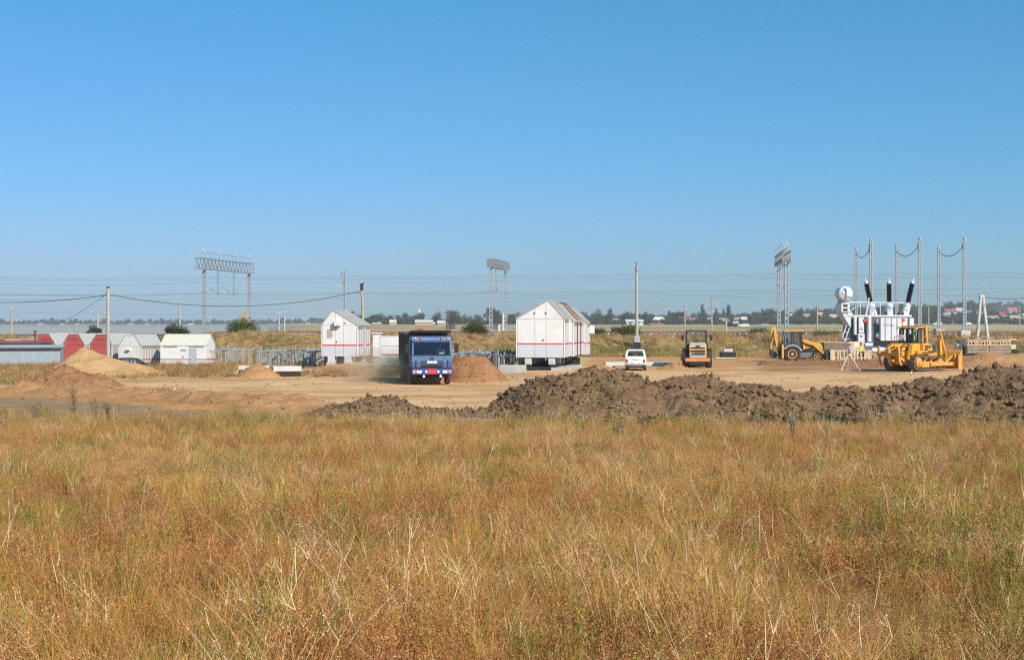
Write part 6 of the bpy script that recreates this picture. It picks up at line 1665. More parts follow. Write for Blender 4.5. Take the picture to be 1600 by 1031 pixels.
m1 = MB(); m1.tube(hd3 - Vector((0, 0, 0.08)), hd3 + Vector((0, 0, 0.04)), 0.16, 0.16, 12); m1.build("tripod_head", m_tri, t)
m1 = MB(); m1.box(hd3 + Vector((0, 0, 0.2)), (0.2, 0.18, 0.3)); m1.tube(hd3 + Vector((0, -0.16, 0.24)), hd3 + Vector((0, 0.16, 0.24)), 0.05, None, 10); m1.build("level_instrument", m_orange, t, bevel=0.02)
for (px_, row_, lab, tilt) in ((213, 604, "upright red-topped white survey peg beside the haul road", 4), (272, 618, "tilted red-topped white survey peg in the orange berm", 35), (1424, 583, "red and white survey peg at the bulldozer's track", 10)):
    D = CH * FPX / (row_ - HR) * (0.985)
    t = thing("survey_peg", lab, "peg", (X(px_, D), D, gz(X(px_, D), D) + (0.3 if px_ == 272 else 0)), 0); t.rotation_euler = (0, R(tilt), 0); t.scale = (.75, .75, .75)
    m1 = MB(); m1.box((0, 0, 0.13), (0.07, 0.07, 0.34)); m1.build("stake", m_plate, t)
    m1 = MB(); m1.box((0, 0, 0.34), (0.085, 0.085, 0.12)); m1.build("red_top", m_red, t)
    m1 = MB(); m1.box((0, 0, 0.2), (0.08, 0.08, 0.05)); m1.build("red_band", m_red, t)
o = block("yellow_lath", "short yellow lath lying by the bulldozer's track", (X(1419, 103.5), 103.5, gz(X(1419, 103.5), 103.5)), (0.45, 0.08, 0.06), m_yel, R(5), None, "lath", 0.005)
o = block("steel_pipe", "pale pipe lying on the ground by the bulldozer", (X(1440, 102), 102, gz(X(1440, 102), 102)), (1.0, 0.07, 0.07), m_galv, R(3), None, "pipe", 0.01)

# ------------------------------------------------------------------ crib stack with boards and A-frame
DQ = 148.0
kq = DQ / FPX
zq = Z(552, DQ)
t = thing("concrete_crib", "stack of weathered concrete beams topped by a pale openwork timber crib", "crib stack", (X(1511, DQ), DQ, zq), R(-2))
wq = 69 * kq
for k in range(2):
    m1 = MB(); m1.bb(k * wq / 2 + 0.02, (k + 1) * wq / 2 - 0.04, 0, 2.2, 0.0, 0.78); m1.build("beam", m_beamw, t, bevel=0.03)
    m1 = MB(); m1.bb(k * wq / 2 + 0.15, (k + 1) * wq / 2 - 0.17, -0.012, -0.002, 0.3, 0.45); m1.build("beam_recess", m_woodold_shade, t)
m1 = MB(); m1.bb(-0.05, wq + 0.05, -0.1, 2.3, 0.785, 0.9); m1.build("deck", m_wood, t)
hq = Z(531, DQ) - zq
m1 = MB(); m1.bb(-0.05, 0.05, -0.05, 0.05, 0.905, hq); u0 = m1.build("upright", m_wood, t); u0.location = (0.15, 0, 0)
for k in range(1, 14): share(u0, "upright", t, (0.15 + (wq - 0.35) * k / 13, random.uniform(-0.02, 0.02), 0))
m1 = MB(); m1.bb(-0.05, 0.05, -0.05, 0.05, 0.905, hq); u1 = m1.build("upright", m_woodold_shade, t); u1.location = (0.15, 2.0, 0)  # rear uprights in a darker colour, painting the crib's shaded interior
for k in range(1, 9): share(u1, "upright", t, (0.15 + (wq - 0.35) * k / 8, 2.0, 0))
for z_ in (1.25, hq - 0.08):
    m1 = MB(); m1.bb(0, wq - 0.1, -0.11, -0.06, z_ - 0.06, z_ + 0.06); m1.build("rail", m_wood, t)
    m1 = MB(); m1.bb(0, wq - 0.1, 2.06, 2.11, z_ - 0.06, z_ + 0.06); m1.build("rail", m_wood, t)
m1 = MB(); m1.bb(-0.05, 0.05, 0.1, 2.0, 0.905, hq - 0.05); m1.build("end_board", m_concpale, t)
for k, (x0_, y0_, x1_, y1_, z_, dz) in enumerate(((-0.3, 0.2, 4.6, 0.3, 0.05, 0.03), (-0.2, 0.9, 5.2, 0.6, 0.22, -0.25), (0.4, 1.4, 5.6, 1.5, 0.10, -0.05), (0.6, 0.5, 3.9, 1.2, 0.34, -0.1), (1.4, 1.8, 5.9, 1.1, 0.30, -0.4), (-0.1, 1.6, 2.3, 0.5, 0.42, -0.2))):
    m1 = MB(); m1.bar((x0_, y0_, hq + z_ + 0.05), (x1_, y1_, hq + z_ + dz + 0.02), 0.25, 0.06); o = m1.build("loose_board", m_wood if k % 3 else m_woodold_shade, None)
    o.location = t.location; tag(o, "rough board lying across the top of the timber crib", "board", "boards on the timber crib")
m1 = MB(); m1.bb(0.1, wq - 0.2, 0.2, 2.0, hq - 0.04, hq - 0.005); m1.build("top_sheet", m_woodold_shade, t)
for (px_, w_, zoff, lab) in ((1502, 0.9, 0, "black footing with a white top left of the crib stack"), (1582, 1.3, 0, "black footing with a white top right of the crib stack")):
    q = thing("concrete_footing", lab, "footing", (X(px_, DQ + 1), DQ + 1, zq - 0.1))
    m1 = MB(); m1.bb(-w_ / 2, w_ / 2, 0, 1.4, 0, 0.5); m1.build("coated_base", m_black, q, bevel=0.02)
    m1 = MB(); m1.bb(-w_ / 2 + 0.05, w_ / 2 - 0.2, 0.2, 1.2, 0.505, 0.98); m1.build("cap", m_concpale, q, bevel=0.02)
o = block("concrete_offcut", "small white concrete offcut lying in front of the crib stack", (X(1556, 140), 140, gz(X(1556, 140), 140) + 0.0), (0.4, 0.3, 0.2), m_plate, 0.3, None, "block")
DA = 160.0
b = Vector((X(1534, DA), DA, 1.2))
t = thing("a_frame_mast", "white A-frame mast standing behind the crib stack", "mast", b)
ha = Z(463, DA) - 1.2
for px_ in (1526, 1544.5):
    m1 = MB(); m1.tube((X(px_, DA) - b.x, 0, 0), ((X(1534, DA) - b.x) + (0.12 if px_ > 1534 else -0.12), 0, ha), 0.2, 0.15, 10); m1.build("leg", m_concpale, t, smooth=True)
m1 = MB(); m1.box((0, 0, ha), (0.5, 0.4, 0.3)); m1.build("cap", m_concpale, t, bevel=0.02)
wire("guy_cable", "cable running from the A-frame mast's cap off past the village", sag(W(1540, 465, DA), W(1660, 452, 150), 0.5, 12), 0.03, None, "cable")
# ------------------------------------------------------------------ vegetation
class Leaves:
    def __init__(s): s.V = []; s.F = []; s.C = []
    def strip(s, pts, widths, side, col):
        n0 = len(s.V)
        for p, w in zip(pts, widths):
            s.V.append(tuple(p - side * w / 2)); s.V.append(tuple(p + side * w / 2)); s.C += [col, col]
        for k in range(len(pts) - 1):
            a = n0 + 2 * k; s.F += [(a, a + 1, a + 3), (a, a + 3, a + 2)]
    def leaf(s, p, d, n, L, w, col):
        d = d.normalized(); sd_ = d.cross(n); 
        if sd_.length < 1e-4: sd_ = Vector((1, 0, 0))
        sd_.normalize(); n0 = len(s.V)
        s.V += [tuple(p), tuple(p + d * L * 0.5 + sd_ * w / 2), tuple(p + d * L), tuple(p + d * L * 0.5 - sd_ * w / 2)]; s.C += [col] * 4
        s.F += [(n0, n0 + 1, n0 + 2), (n0, n0 + 2, n0 + 3)]
    def obj(s, name, mat, link=True):
        V = np.array(s.V); Fa = np.array(s.F, np.int32); C_ = np.array(s.C)
        o = grid_mesh(name, V, Fa, C_, mat, smooth=False)
        if not link: COL.objects.unlink(o)
        return o
rd = random.Random(5)
def rv(): 
    a = rd.uniform(0, 2 * math.pi); z = rd.uniform(-1, 1); r = math.sqrt(1 - z * z); return Vector((r * math.cos(a), r * math.sin(a), z))
def jit(c, v=0.2):
    k = rd.uniform(1 - v, 1 + v); return (c[0] * k * rd.uniform(.94, 1.06), c[1] * k, c[2] * k * rd.uniform(.9, 1.1))
m_veg = leafmat("dry_vegetation", (1, 1, 1), 0.25, 0.16, 'col', 0.012)
m_fol = leafmat("green_foliage", (1, 1, 1), 0.2, 0.3, 'col', 0.015)

STRAW = (0.66, 0.39, 0.115); RUST = (0.50, 0.225, 0.08); OLIVE = (0.34, 0.275, 0.045); PALE = (0.86, 0.66, 0.41); FLUFF = (0.64, 0.345, 0.155); GREEN = (0.17, 0.21, 0.045)
def blade(Lf, base, az, lean, L, w, col, segs=3, curl=0.5):
    d = Vector((math.cos(az), math.sin(az), 0)); side = Vector((-d.y, d.x, 0)); 
    a2 = rd.uniform(0, math.pi); side = Vector((math.cos(a2), math.sin(a2), 0))
    pts = []; ws = []
    p = Vector(base); ang = lean * 0.3
    for k in range(segs + 1):
        pts.append(p.copy()); ws.append(w * (1 - 0.8 * k / segs))
        ang += lean * curl / segs * 2
        p = p + (Vector((0, 0, 1)) * math.cos(ang) + d * math.sin(ang)) * L / segs
    Lf.strip(pts, ws, side, col)
    return pts
def clump_straw(n=60, H=0.45, spread=0.16, w=0.0045):
    q = Leaves()
    for k in range(n):
        c = jit(STRAW if rd.random() < .62 else (RUST if rd.random() < .5 else OLIVE), .25)
        blade(q, (rd.gauss(0, spread / 2), rd.gauss(0, spread / 2), 0), rd.uniform(0, 6.28), rd.uniform(0.05, 0.7), H * rd.uniform(.45, 1.1), w * rd.uniform(.7, 1.4), c)
    return q
def clump_bush(col, n_st=10, H=0.42, leaves=26, ls=0.016, spread=0.1, lean=0.55):
    q = Leaves()
    for k in range(n_st):
        c0 = jit((col[0] * .8, col[1] * .75, col[2] * .8), .2)
        pts = blade(q, (rd.gauss(0, spread), rd.gauss(0, spread), 0), rd.uniform(0, 6.28), rd.uniform(0.1, lean), H * rd.uniform(.6, 1.1), 0.005, c0, 4)
        for j in range(leaves):
            f = rd.uniform(0.2, 1.0) * (len(pts) - 1); i = min(int(f), len(pts) - 2); p = pts[i].lerp(pts[i + 1], f - i)
            p = p + rv() * rd.uniform(0, 0.05)
            d = rv() * 0.8 + Vector((0, 0, 0.6)); q.leaf(p, d, rv(), ls * rd.uniform(.7, 2.0), ls * rd.uniform(.25, .6), jit(col, .3))
    return q
def clump_kochia(col, H=0.6, n=12, leaves=30):
    q = Leaves()
    for k in range(n):
        pts = blade(q, (rd.gauss(0, .06), rd.gauss(0, .06), 0), rd.uniform(0, 6.28), rd.uniform(0.03, .25), H * rd.uniform(.5, 1.0), 0.006, jit((0.38, 0.25, 0.08)), 4, 0.3)
        for j in range(leaves):
            f = rd.uniform(0.15, 1.0) * (len(pts) - 1); i = min(int(f), len(pts) - 2); p = pts[i].lerp(pts[i + 1], f - i)
            a = rd.uniform(0, 6.28); d = Vector((math.cos(a) * .6, math.sin(a) * .6, 0.9)); q.leaf(p, d, rv(), rd.uniform(.02, .06), rd.uniform(.003, .008), jit(col, .25))
    return q
def clump_stalk(n=4, H=0.8):
    q = Leaves()
    for k in range(n):
        col = jit(PALE, .18)
        pts = blade(q, (rd.gauss(0, .1), rd.gauss(0, .1), 0), rd.uniform(0, 6.28), rd.uniform(0.05, .75), H * rd.uniform(.5, 1.15), 0.0046, col, 6, .55)
        for j in range(rd.randint(2, 6)):
            i = rd.randint(2, len(pts) - 2); p = pts[i]
            a = rd.uniform(0, 6.28); d = Vector((math.cos(a), math.sin(a), rd.uniform(.3, 1.4))).normalized(); L = H * rd.uniform(.12, .35)
            sd_ = Vector((-d.y, d.x, 0)).normalized()
            q.strip([p, p + d * L * .5, p + d * L + Vector((0, 0, rd.uniform(-.05, .06)))], [.0032, .0025, .0012], sd_, col)
            for m in range(4): q.leaf(p + d * L * rd.uniform(.4, 1), rv() + Vector((0, 0, .4)), rv(), rd.uniform(.008, .02), .006, jit(PALE, .3))
    return q
def clump_fluff(H=0.35, n=18, dots=46):
    q = Leaves()
    for k in range(n):
        pts = blade(q, (rd.gauss(0, .05), rd.gauss(0, .05), 0), rd.uniform(0, 6.28), rd.uniform(0.2, .9), H * rd.uniform(.6, 1.1), 0.004, jit((0.4, 0.24, .12)), 4)
        for j in range(dots):
            p = pts[-1].lerp(pts[1], rd.random() ** 1.6) + rv() * 0.055
            q.leaf(p, rv(), rv(), rd.uniform(.007, .016), rd.uniform(.005, .01), jit(FLUFF, .35))
    return q

def gn_scatter(name, label, cat, pts, rot, scl, idx, sources, parent=None):
    col = bpy.data.collections.new(name + "_sources")
    for k, o in enumerate(sources):
        o.name = "%s_source_%02d" % (name, k)
        col.objects.link(o)
    me = bpy.data.meshes.new(name)
    n = len(pts)
    me.vertices.add(n); me.vertices.foreach_set('co', np.asarray(pts, np.float32).ravel())
    a = me.attributes.new('rot', 'FLOAT_VECTOR', 'POINT'); a.data.foreach_set('vector', np.asarray(rot, np.float32).ravel())
    a = me.attributes.new('scl', 'FLOAT_VECTOR', 'POINT'); a.data.foreach_set('vector', np.asarray(scl, np.float32).ravel())
    a = me.attributes.new('idx', 'INT', 'POINT'); a.data.foreach_set('value', np.asarray(idx, np.int32))
    o = bpy.data.objects.new(name, me); COL.objects.link(o)
    ng = bpy.data.node_groups.new(name, 'GeometryNodeTree')
    ng.interface.new_socket('Geometry', in_out='INPUT', socket_type='NodeSocketGeometry')
    ng.interface.new_socket('Geometry', in_out='OUTPUT', socket_type='NodeSocketGeometry')
    N = ng.nodes.new
    gi, go = N('NodeGroupInput'), N('NodeGroupOutput')
    ci = N('GeometryNodeCollectionInfo'); ci.inputs['Collection'].default_value = col
    ci.inputs['Separate Children'].default_value = True; ci.inputs['Reset Children'].default_value = True
    ip = N('GeometryNodeInstanceOnPoints'); ip.inputs['Pick Instance'].default_value = True
    def na(nm, ty):
        k = N('GeometryNodeInputNamedAttribute'); k.data_type = ty; k.inputs['Name'].default_value = nm; return k.outputs['Attribute']
    L = ng.links.new
    L(gi.outputs[0], ip.inputs['Points']); L(ci.outputs[0], ip.inputs['Instance'])
    L(na('idx', 'INT'), ip.inputs['Instance Index']); L(na('rot', 'FLOAT_VECTOR'), ip.inputs['Rotation']); L(na('scl', 'FLOAT_VECTOR'), ip.inputs['Scale'])
    L(ip.outputs[0], go.inputs[0])
    md = o.modifiers.new("scatter", 'NODES'); md.node_group = ng
    tag(o, label, cat, kind='stuff')
    if parent: o.parent = parent
    return o

def scatter_on_ground(name, label, cat, P, weights_fn, sources, smin, smax, tilt=0.12, extra=None):
    n = len(P)
    z = zg(P[:, 0], P[:, 1]) + (extra if extra is not None else 0) - 0.02
    pts = np.stack([P[:, 0], P[:, 1], z], -1)
    rot = np.stack([rng.normal(0, tilt, n), rng.normal(0, tilt, n), rng.uniform(0, 6.28, n)], -1)
    s = rng.uniform(smin, smax, n) * (0.72 + 0.56 * sstep(.3, .7, fbm(P[:, 0] * .8, P[:, 1] * .6 + 4, 3)))
    scl = np.stack([s * rng.uniform(.85, 1.2, n), s * rng.uniform(.85, 1.2, n), s * rng.uniform(.8, 1.15, n)], -1)
    return gn_scatter(name, label, cat, pts, rot, scl, weights_fn(P), sources)

def sample(y0, y1, dens, xm=lambda y: 0.415 * y + 2.6):
    A = 0; out = []
    ymax = y1; W_ = xm(y1) * 2
    n = int((y1 - y0) * W_ * dens)
    y = rng.uniform(y0, y1, n); x = rng.uniform(-W_ / 2, W_ / 2, n)
    k = np.abs(x) < xm(y)
    return np.stack([x[k], y[k]], -1)
P = np.concatenate([sample(6.0, 14, 90), sample(14, 24, 52), sample(24, 36, 32), sample(36, 56, 22)])
pxp = 800 + P[:, 0] / P[:, 1] * FPX
lim = np.interp(pxp, [0, 200, 420, 520, 700, 1000, 1600], [56, 56, 54, 52, 51, 49.8, 49.2]) + (fbm(P[:, 0] * .6, P[:, 1] * .6, 2) - .5) * 4
gapn = fbm(P[:, 0] * 1.3 + 11, P[:, 1] * 1.0, 3)
P = P[(P[:, 1] < lim) & (gapn + rng.uniform(-.12, .12, len(P)) > np.where(P[:, 1] < 16, .1, .29)) & ((P[:, 1] < 50) | (rng.random(len(P)) < .35))]
pxp = 800 + P[:, 0] / P[:, 1] * FPX
nA = fbm(P[:, 0] * 0.35 + 3, P[:, 1] * 0.22, 3); nB = fbm(P[:, 0] * 0.5 + 30, P[:, 1] * 0.33 + 8, 3); u = rng.random(len(P))
# weights per kind from patchy noise
w_straw = 0.35 + 1.0 * sstep(.45, .65, nB); w_rust = 0.35 + 1.9 * sstep(.46, .62, nA); w_fl = 0.12 + 1.2 * sstep(.52, .66, 1 - nA)
w_gr = 0.16 + 0.7 * sstep(.56, .7, 1 - nB) + 0.5 * sstep(40, 50, P[:, 1]) * (pxp < 560); w_st = 0.09 + 0.16 * sstep(.52, .64, nB)
w_low = 0.12 + 0.25 * (P[:, 1] < 14)
Wt = np.stack([w_straw, w_rust, w_fl, w_gr, w_st, w_low], -1); Wt = np.cumsum(Wt / Wt.sum(1, keepdims=True), 1)
kind = (u[:, None] > Wt).sum(1)
mk = lambda lst: [q.obj("c", m_veg, False) for q in lst]
src = [("straw_grass", "fine golden dry grass covering the foreground field", mk([clump_straw(70, .5), clump_straw(60, .42, .2), clump_straw(80, .36, .14), clump_straw(50, .6, .2)]), .7, 1.15),
       ("rusty_weeds", "rust-brown dry weeds patched through the foreground field", mk([clump_bush(RUST), clump_bush((.47, .20, .075), 12, .48), clump_bush((.58, .30, .10), 10, .36), clump_bush((.48, .20, .08), 12, .3, 30, .013)]), .7, 1.2),
       ("seed_head_weeds", "pale brown fluffy seed-head weeds in the foreground field", mk([clump_fluff(), clump_fluff(.28, 22, 40), clump_fluff(.42, 16, 50)]), .75, 1.2),
       ("olive_weeds", "olive and yellow-green upright weeds in the foreground field", mk([clump_kochia(OLIVE), clump_kochia((.34, .30, .06), .7), clump_kochia(GREEN, .5), clump_kochia((.40, .33, .09), .55)]), .6, 1.15),
       ("pale_stalks", "bleached dry branching stalks standing in the foreground field", mk([clump_stalk(), clump_stalk(3, 1.0), clump_stalk(6, .65), clump_stalk(2, .9), clump_stalk(5, .75)]), .65, 1.15),
       ("low_ground_weeds", "low mixed green and brown leaves close to the field's soil", mk([clump_bush((.24, .22, .06), 9, .2, 30, .02, .14, 1.0), clump_bush((.30, .16, .08), 9, .18, 34, .014, .16, 1.1)]), .8, 1.3)]
for k, (nm, lab, ss, s0_, s1_) in enumerate(src):
    Pk = P[kind == k]
    scatter_on_ground(nm, lab, "dry grass" if k != 3 else "weeds", Pk, lambda Q: rng.integers(0, len(ss), len(Q)), ss, s0_ * .72, s1_ * .78)

# straggling weeds at the foot of the topsoil bank
n = 1500
fx = rng.uniform(-8, 24, n); fy = 47.5 + 6 * rng.random(n) ** 1.8
fr_ = ridge(fx, fy)
keep = (fbm(fx * .8, fy * .8, 2) > .45)
fx, fy, fr_ = fx[keep], fy[keep], fr_[keep]
foot_src = mk([clump_straw(40, .42), clump_stalk(3, .8), clump_kochia(OLIVE, .5), clump_bush(RUST), clump_stalk(4, .6), clump_kochia(GREEN, .35)])
scatter_on_ground("bank_foot_weeds", "straggling dry weeds creeping up the foot of the topsoil bank", "weeds", np.stack([fx, fy], -1), lambda Q: rng.integers(0, 6, len(Q)), foot_src, .5, 1.0, .15, np.clip(fr_ - .05, 0, 3))

# rough grass on the embankment and round the site
def big_tuft(col, n=50, H=.7, spread=.5):
    q = Leaves()
    for k in range(n):
        blade(q, (rd.gauss(0, spread / 2), rd.gauss(0, spread / 2), 0), rd.uniform(0, 6.28), rd.uniform(0.1, .9), H * rd.uniform(.4, 1.1), .03 * rd.uniform(.6, 1.5), jit(col, .3), 2)
    return q
tufts = mk([big_tuft((.50, .34, .15)), big_tuft((.42, .27, .11), 50, .55), big_tuft((.42, .30, .12), 50, .6), big_tuft((.25, .23, .08), 50, .7), big_tuft((.56, .42, .22), 40, .8), big_tuft((.34, .17, .075), 50, .7)])
n = 15000
ex = rng.uniform(-80, 85, n); ey = 154.5 + rng.random(n) * 13 + rng.normal(0, .5, n)
ng_ = fbm(ex * .07 + 5, ey * .15, 3)
u = rng.random(n)
def widx(Q):
    g = fbm(Q[:, 0] * .07 + 5, Q[:, 1] * .12, 3); u = rng.random(len(Q))
    return np.where(g + u * .2 > .78, 3, np.where(g + u * .25 > .70, 2, np.where(u < .3, 0, np.where(u < .6, 1, np.where(u < .85, 4, 5)))))
k = ey < 166.3
scatter_on_ground("embankment_grass", "dry tussocky grass on the railway embankment slope", "dry grass", np.stack([ex[k], ey[k]], -1), widx, tufts, .4, .85, .25)
n = 14000
ex = rng.uniform(-62, 6, n); ey = rng.uniform(84, 156, n)
epx = 800 + ex / ey * FPX; er = HR + CH * FPX / ey + (fbm(ex * .4, ey * .4, 3) - .5) * 12
keep = ((epx < 85) & (er < 602)) | ((epx > 150) & (epx < 362) & (er < 590)) | ((epx < 362) & (ey > 104)) | ((epx > 470) & (epx < 640) & (er < 589) & (rng.random(n) < .45)) | ((epx > 640) & (epx < 830) & (er < 578) & (rng.random(n) < .4)) | ((epx > 345) & (epx < 800) & (ey > 112) & (rng.random(n) < .5))
keep &= ~((epx > 800) & (ey < 128) & (ey > 109)) & ~((epx > 500) & (epx < 640) & (ey > 110) & (ey < 123))
def widx2(Q):
    u = rng.random(len(Q)); px = 800 + Q[:, 0] / Q[:, 1] * FPX
    return np.where(u < .38, 5, np.where(u < .62, 1, np.where(u < .85, 0, np.where(u < .94, 2, 3))))
tufts2 = [o.copy() for o in tufts]
scatter_on_ground("site_edge_grass", "rusty dry grass growing round the edges of the building site", "dry grass", np.stack([ex[keep], ey[keep]], -1), widx2, tufts2, .35, .75, .2)

# ------------------------------------------------------------------ bushes and trees
def crown_mesh(lobes, nleaf, ls, cols, name="crown"):
    q = Leaves()
    tot = sum(l[3] ** 2 for l in lobes)
    for (x, y, z, r, sz) in lobes:
        for k in range(int(nleaf * r * r / tot)):
            d = rv(); rr = r * (rd.random() ** 0.45)
            p = Vector((x, y, z)) + Vector((d.x * rr, d.y * rr, d.z * rr * sz))
            c = jit(cols[rd.randrange(len(cols))], .25)
            q.leaf(p, rv() + d * .5, rv(), ls * rd.uniform(.6, 1.4), ls * rd.uniform(.4, .8), c)
    return q.obj(name, m_fol, True)
def trunk_mesh(H, r, nb, spread, seed):
    rr = random.Random(seed); m1 = MB()
    m1.tube((0, 0, -0.3), (rr.uniform(-.1, .1), 0, H * .5), r, r * .6, 7)
    for k in range(nb):
        a = rr.uniform(0, 6.28); z0_ = H * rr.uniform(.15, .5)
        m1.tube((0, 0, z0_), (spread * math.cos(a) * rr.uniform(.4, .8), spread * math.sin(a) * rr.uniform(.4, .8), H * rr.uniform(.6, .9)), r * .45, r * .12, 5)
    return m1
m_bark = M("bark", (0.10, 0.075, 0.055), 0.9, 0.2, 4)
def bush(label, px, D, rowtop, wpx, cols, n=3200, ls=.16, seed=1):
    rd.seed(seed)
    b = GP(px, D); H = Z(rowtop, D) - b.z; Wd = wpx * D / FPX
    t = thing("bush", label, "bush", b)
    lob = []
    for k in range(22):
        a = rd.uniform(0, 6.28); f = math.sqrt(rd.random()); rr = rd.uniform(.13, .24) * Wd
        zt = H * (1 - .5 * f * f) * rd.uniform(.35, 1.0) - rr * .8
        lob.append((Wd * .42 * f * math.cos(a), Wd * .3 * f * math.sin(a), max(rr * .5, zt), rr, 1.0))
    c = crown_mesh(lob, n, ls, cols); c.parent = t
    trunk_mesh(H, .09, 7, Wd * .35, seed).build("trunk", m_bark, t)
    return t
gcol = [(.10, .13, .035), (.14, .16, .045), (.075, .10, .03), (.18, .18, .06)]
dcol = [(.045, .065, .025), (.06, .08, .03), (.08, .095, .04)]
bush("large loose green bush beside the long gantry's far leg", 378, 171, 495, 56, gcol, 3600, .2, 21)
bush("round green bush left of the narrow catenary gantry", 742, 166.5, 499, 44, gcol, 3400, .17, 22)
bush("green bush on the embankment behind the white mast", 977, 166.5, 498, 42, gcol, 3200, .17, 23)
bush("small green bush right beside the last gabled module", 938, 166.5, 509, 26, gcol, 1400, .15, 24)
bush("dark round bush behind the white pole and long white module", 276, 170, 501, 42, dcol, 3400, .17, 25)
bush("spiky dark bush behind the red stored modules", 147, 172, 507, 24, dcol, 1200, .2, 26)
bush("low green scrub on the embankment behind the roller", 1186, 167, 514, 34, gcol, 1500, .16, 27)
bush("low green scrub on the embankment behind the timber box", 1290, 165, 517, 40, gcol, 1500, .16, 28)
t = thing("hanging_sheets", "three weathered hanging sheets on a rail beside the large green bush", "sheets", W(381, 498, 180))
for k in range(3):
    m1 = MB(); m1.bb(-.65 + k * .45, -.25 + k * .45, 0, .05, -.55, .75); m1.build("sheet", m_woodgrey, t)
m1 = MB(); m1.bar((-.75, .03, .8), (.75, .03, .8), .06); m1.bar((.62, .05, .8), (.62, .05, -3.0), .06); m1.build("rail", m_galvd, t)

# ------------------------------------------------------------------ village houses
def hit(px, row):
    for D in np.arange(640, 1700, 6.0):
        x = X(px, D)
        if HR + (CH - gz(x, D)) * FPX / D <= row: return D
    return 1200.0
HS = []
hm = {}
def hmat(c, rough=.7):
    k = tuple(round(v, 2) for v in c)
    if k not in hm: hm[k] = M("house_paint_%d" % len(hm), c, rough, .1, 1.0)
    return hm[k]
m_win = M("dark_window_glass", (.03, .035, .04), .15, .1)
def house(label, px, row, wpx, hpx, rpx, wc, rc, hip=False, rz=0, dep=7.0, D=None, group=None):
    D = D or hit(px, row); x = X(px, D); z = gz(x, D)
    k = D / FPX; w, h, r = wpx * k, hpx * k, rpx * k
    HS.append((px, D, wpx))
    t = thing("village_house", label, "house", (x, D, z - .3), R(rz), group)
    m1 = MB(); m1.bb(-w / 2, w / 2, 0, dep, 0, h + .3); m1.build("wall", hmat(wc), t)
    H = h + .3
    m1 = MB()
    if hip: m1.add([(-w / 2 - .4, -.4, H), (w / 2 + .4, -.4, H), (w / 2 + .4, dep + .4, H), (-w / 2 - .4, dep + .4, H), (-w / 4, dep / 2, H + r), (w / 4, dep / 2, H + r)], [(0, 1, 5, 4), (1, 2, 5), (2, 3, 4, 5), (3, 0, 4), (3, 2, 1, 0)])
    else: m1.prism([(-.5, H - .1), (dep / 2, H + r), (dep + .5, H - .1), (dep + .5, H - .25), (dep / 2, H + r - .15), (-.5, H - .25)], -w / 2 - .4, w / 2 + .4, 'x'); m1.prism([(0, H), (dep, H), (dep / 2, H + r - .2)], -w / 2 + .01, w / 2 - .01, 'x')
    ro = m1.build("roof", hmat(rc), t)
    m1 = MB(); m1.bb(w * .2, w * .2 + .6, dep * .4, dep * .4 + .6, H + r * .5, H + r + .8); m1.build("chimney", hmat((.35, .2, .15)), ro)
    nw = max(2, int(w / 3.2))
    for i in range(nw):
        xx_ = -w / 2 + w * (i + .5) / nw
        m1 = MB(); m1.bb(xx_ - .5, xx_ + .5, -.05, -.01, .9 + .3, min(2.3, H - .3)); wi = m1.build("window", m_win, t)
        m1 = MB(); m1.bb(xx_ - .6, xx_ + .6, -.09, -.055, 1.08, 1.19); m1.build("sill", hmat((.75, .74, .7)), wi)
    return t
WH, PK, BG, GY = (.60, .59, .55), (.62, .40, .33), (.55, .46, .34), (.45, .45, .44)
RD, OR, BL, SL, CR = (.42, .06, .05), (.55, .2, .08), (.16, .3, .55), (.28, .28, .28), (.62, .58, .5)
house("long pinkish house with flat pale roof behind the dump truck", 662, 507, 26, 4, 3.5, PK, CR)
house("small white house with pale roof among the trees left of the truck", 614, 505, 10, 3.5, 4, WH, (.72, .66, .5), D=880)
house("pinkish house end with white trim beside the lattice towers", 692, 508, 16, 3.5, 4, PK, WH)
house("tiny white farm shed on the plain left of the truck", 588, 510, 12, 2.2, 1.5, GY, WH, D=760)
house("cream house with brown roof behind the green embankment bush", 964, 499, 14, 4, 4, WH, (.5, .4, .28))
house("pale grey industrial building behind the white mast", 992, 508, 26, 6, 3, (.6, .62, .63), (.62, .64, .64))
house("big white house with a white tented roof left of the roller", 1030, 503, 22, 4, 6, WH, (.66, .66, .64), True)
house("low white building with a bright red end by the field edge", 1026, 509, 20, 3, 1.2, WH, (.55, .08, .07))
house("pink house with dark red roof left of the roller's timber pole", 1075, 500, 16, 4, 3, (.66, .5, .42), (.4, .1, .08))
house("wide grey-roofed barn on the skyline left of the roller", 1078, 494, 26, 3, 4, (.4, .33, .28), (.33, .27, .23))
house("white house with a blue strip roof behind the timber pole", 1109, 497, 10, 4, 3, WH, (.25, .4, .6))
house("beige house with pale roof on the skyline right of the roller", 1150, 495, 14, 3.5, 2, (.6, .48, .36), (.66, .6, .5))
house("bright white gabled house right of the roller", 1163, 503, 8, 4, 4, (.66, .66, .64), (.66, .66, .64))
house("small white house among scrub behind the roller", 1130, 504, 10, 3.5, 3.5, WH, (.55, .42, .32))
house("small house with a red roof behind the catenary gantry", 1210, 494, 9, 3, 3, (.6, .5, .42), RD)
house("small white building at the field edge near the far cars", 1150, 507, 8, 3, 2, WH, WH)
house("white two-storey house on the skyline left of the transformer", 1261, 488, 10, 6, 2, WH, GY)
house("orange-walled house with pale roof left of the transformer", 1284, 495, 13, 4.5, 2.5, (.62, .42, .28), (.7, .55, .42))
house("grey gabled house in the scrub left of the transformer", 1304, 499, 13, 3, 5, (.45, .42, .38), (.5, .46, .42))
house("small grey-roofed house in the trees behind the gantry", 1236, 496, 10, 3, 3, BG, (.5, .47, .43))
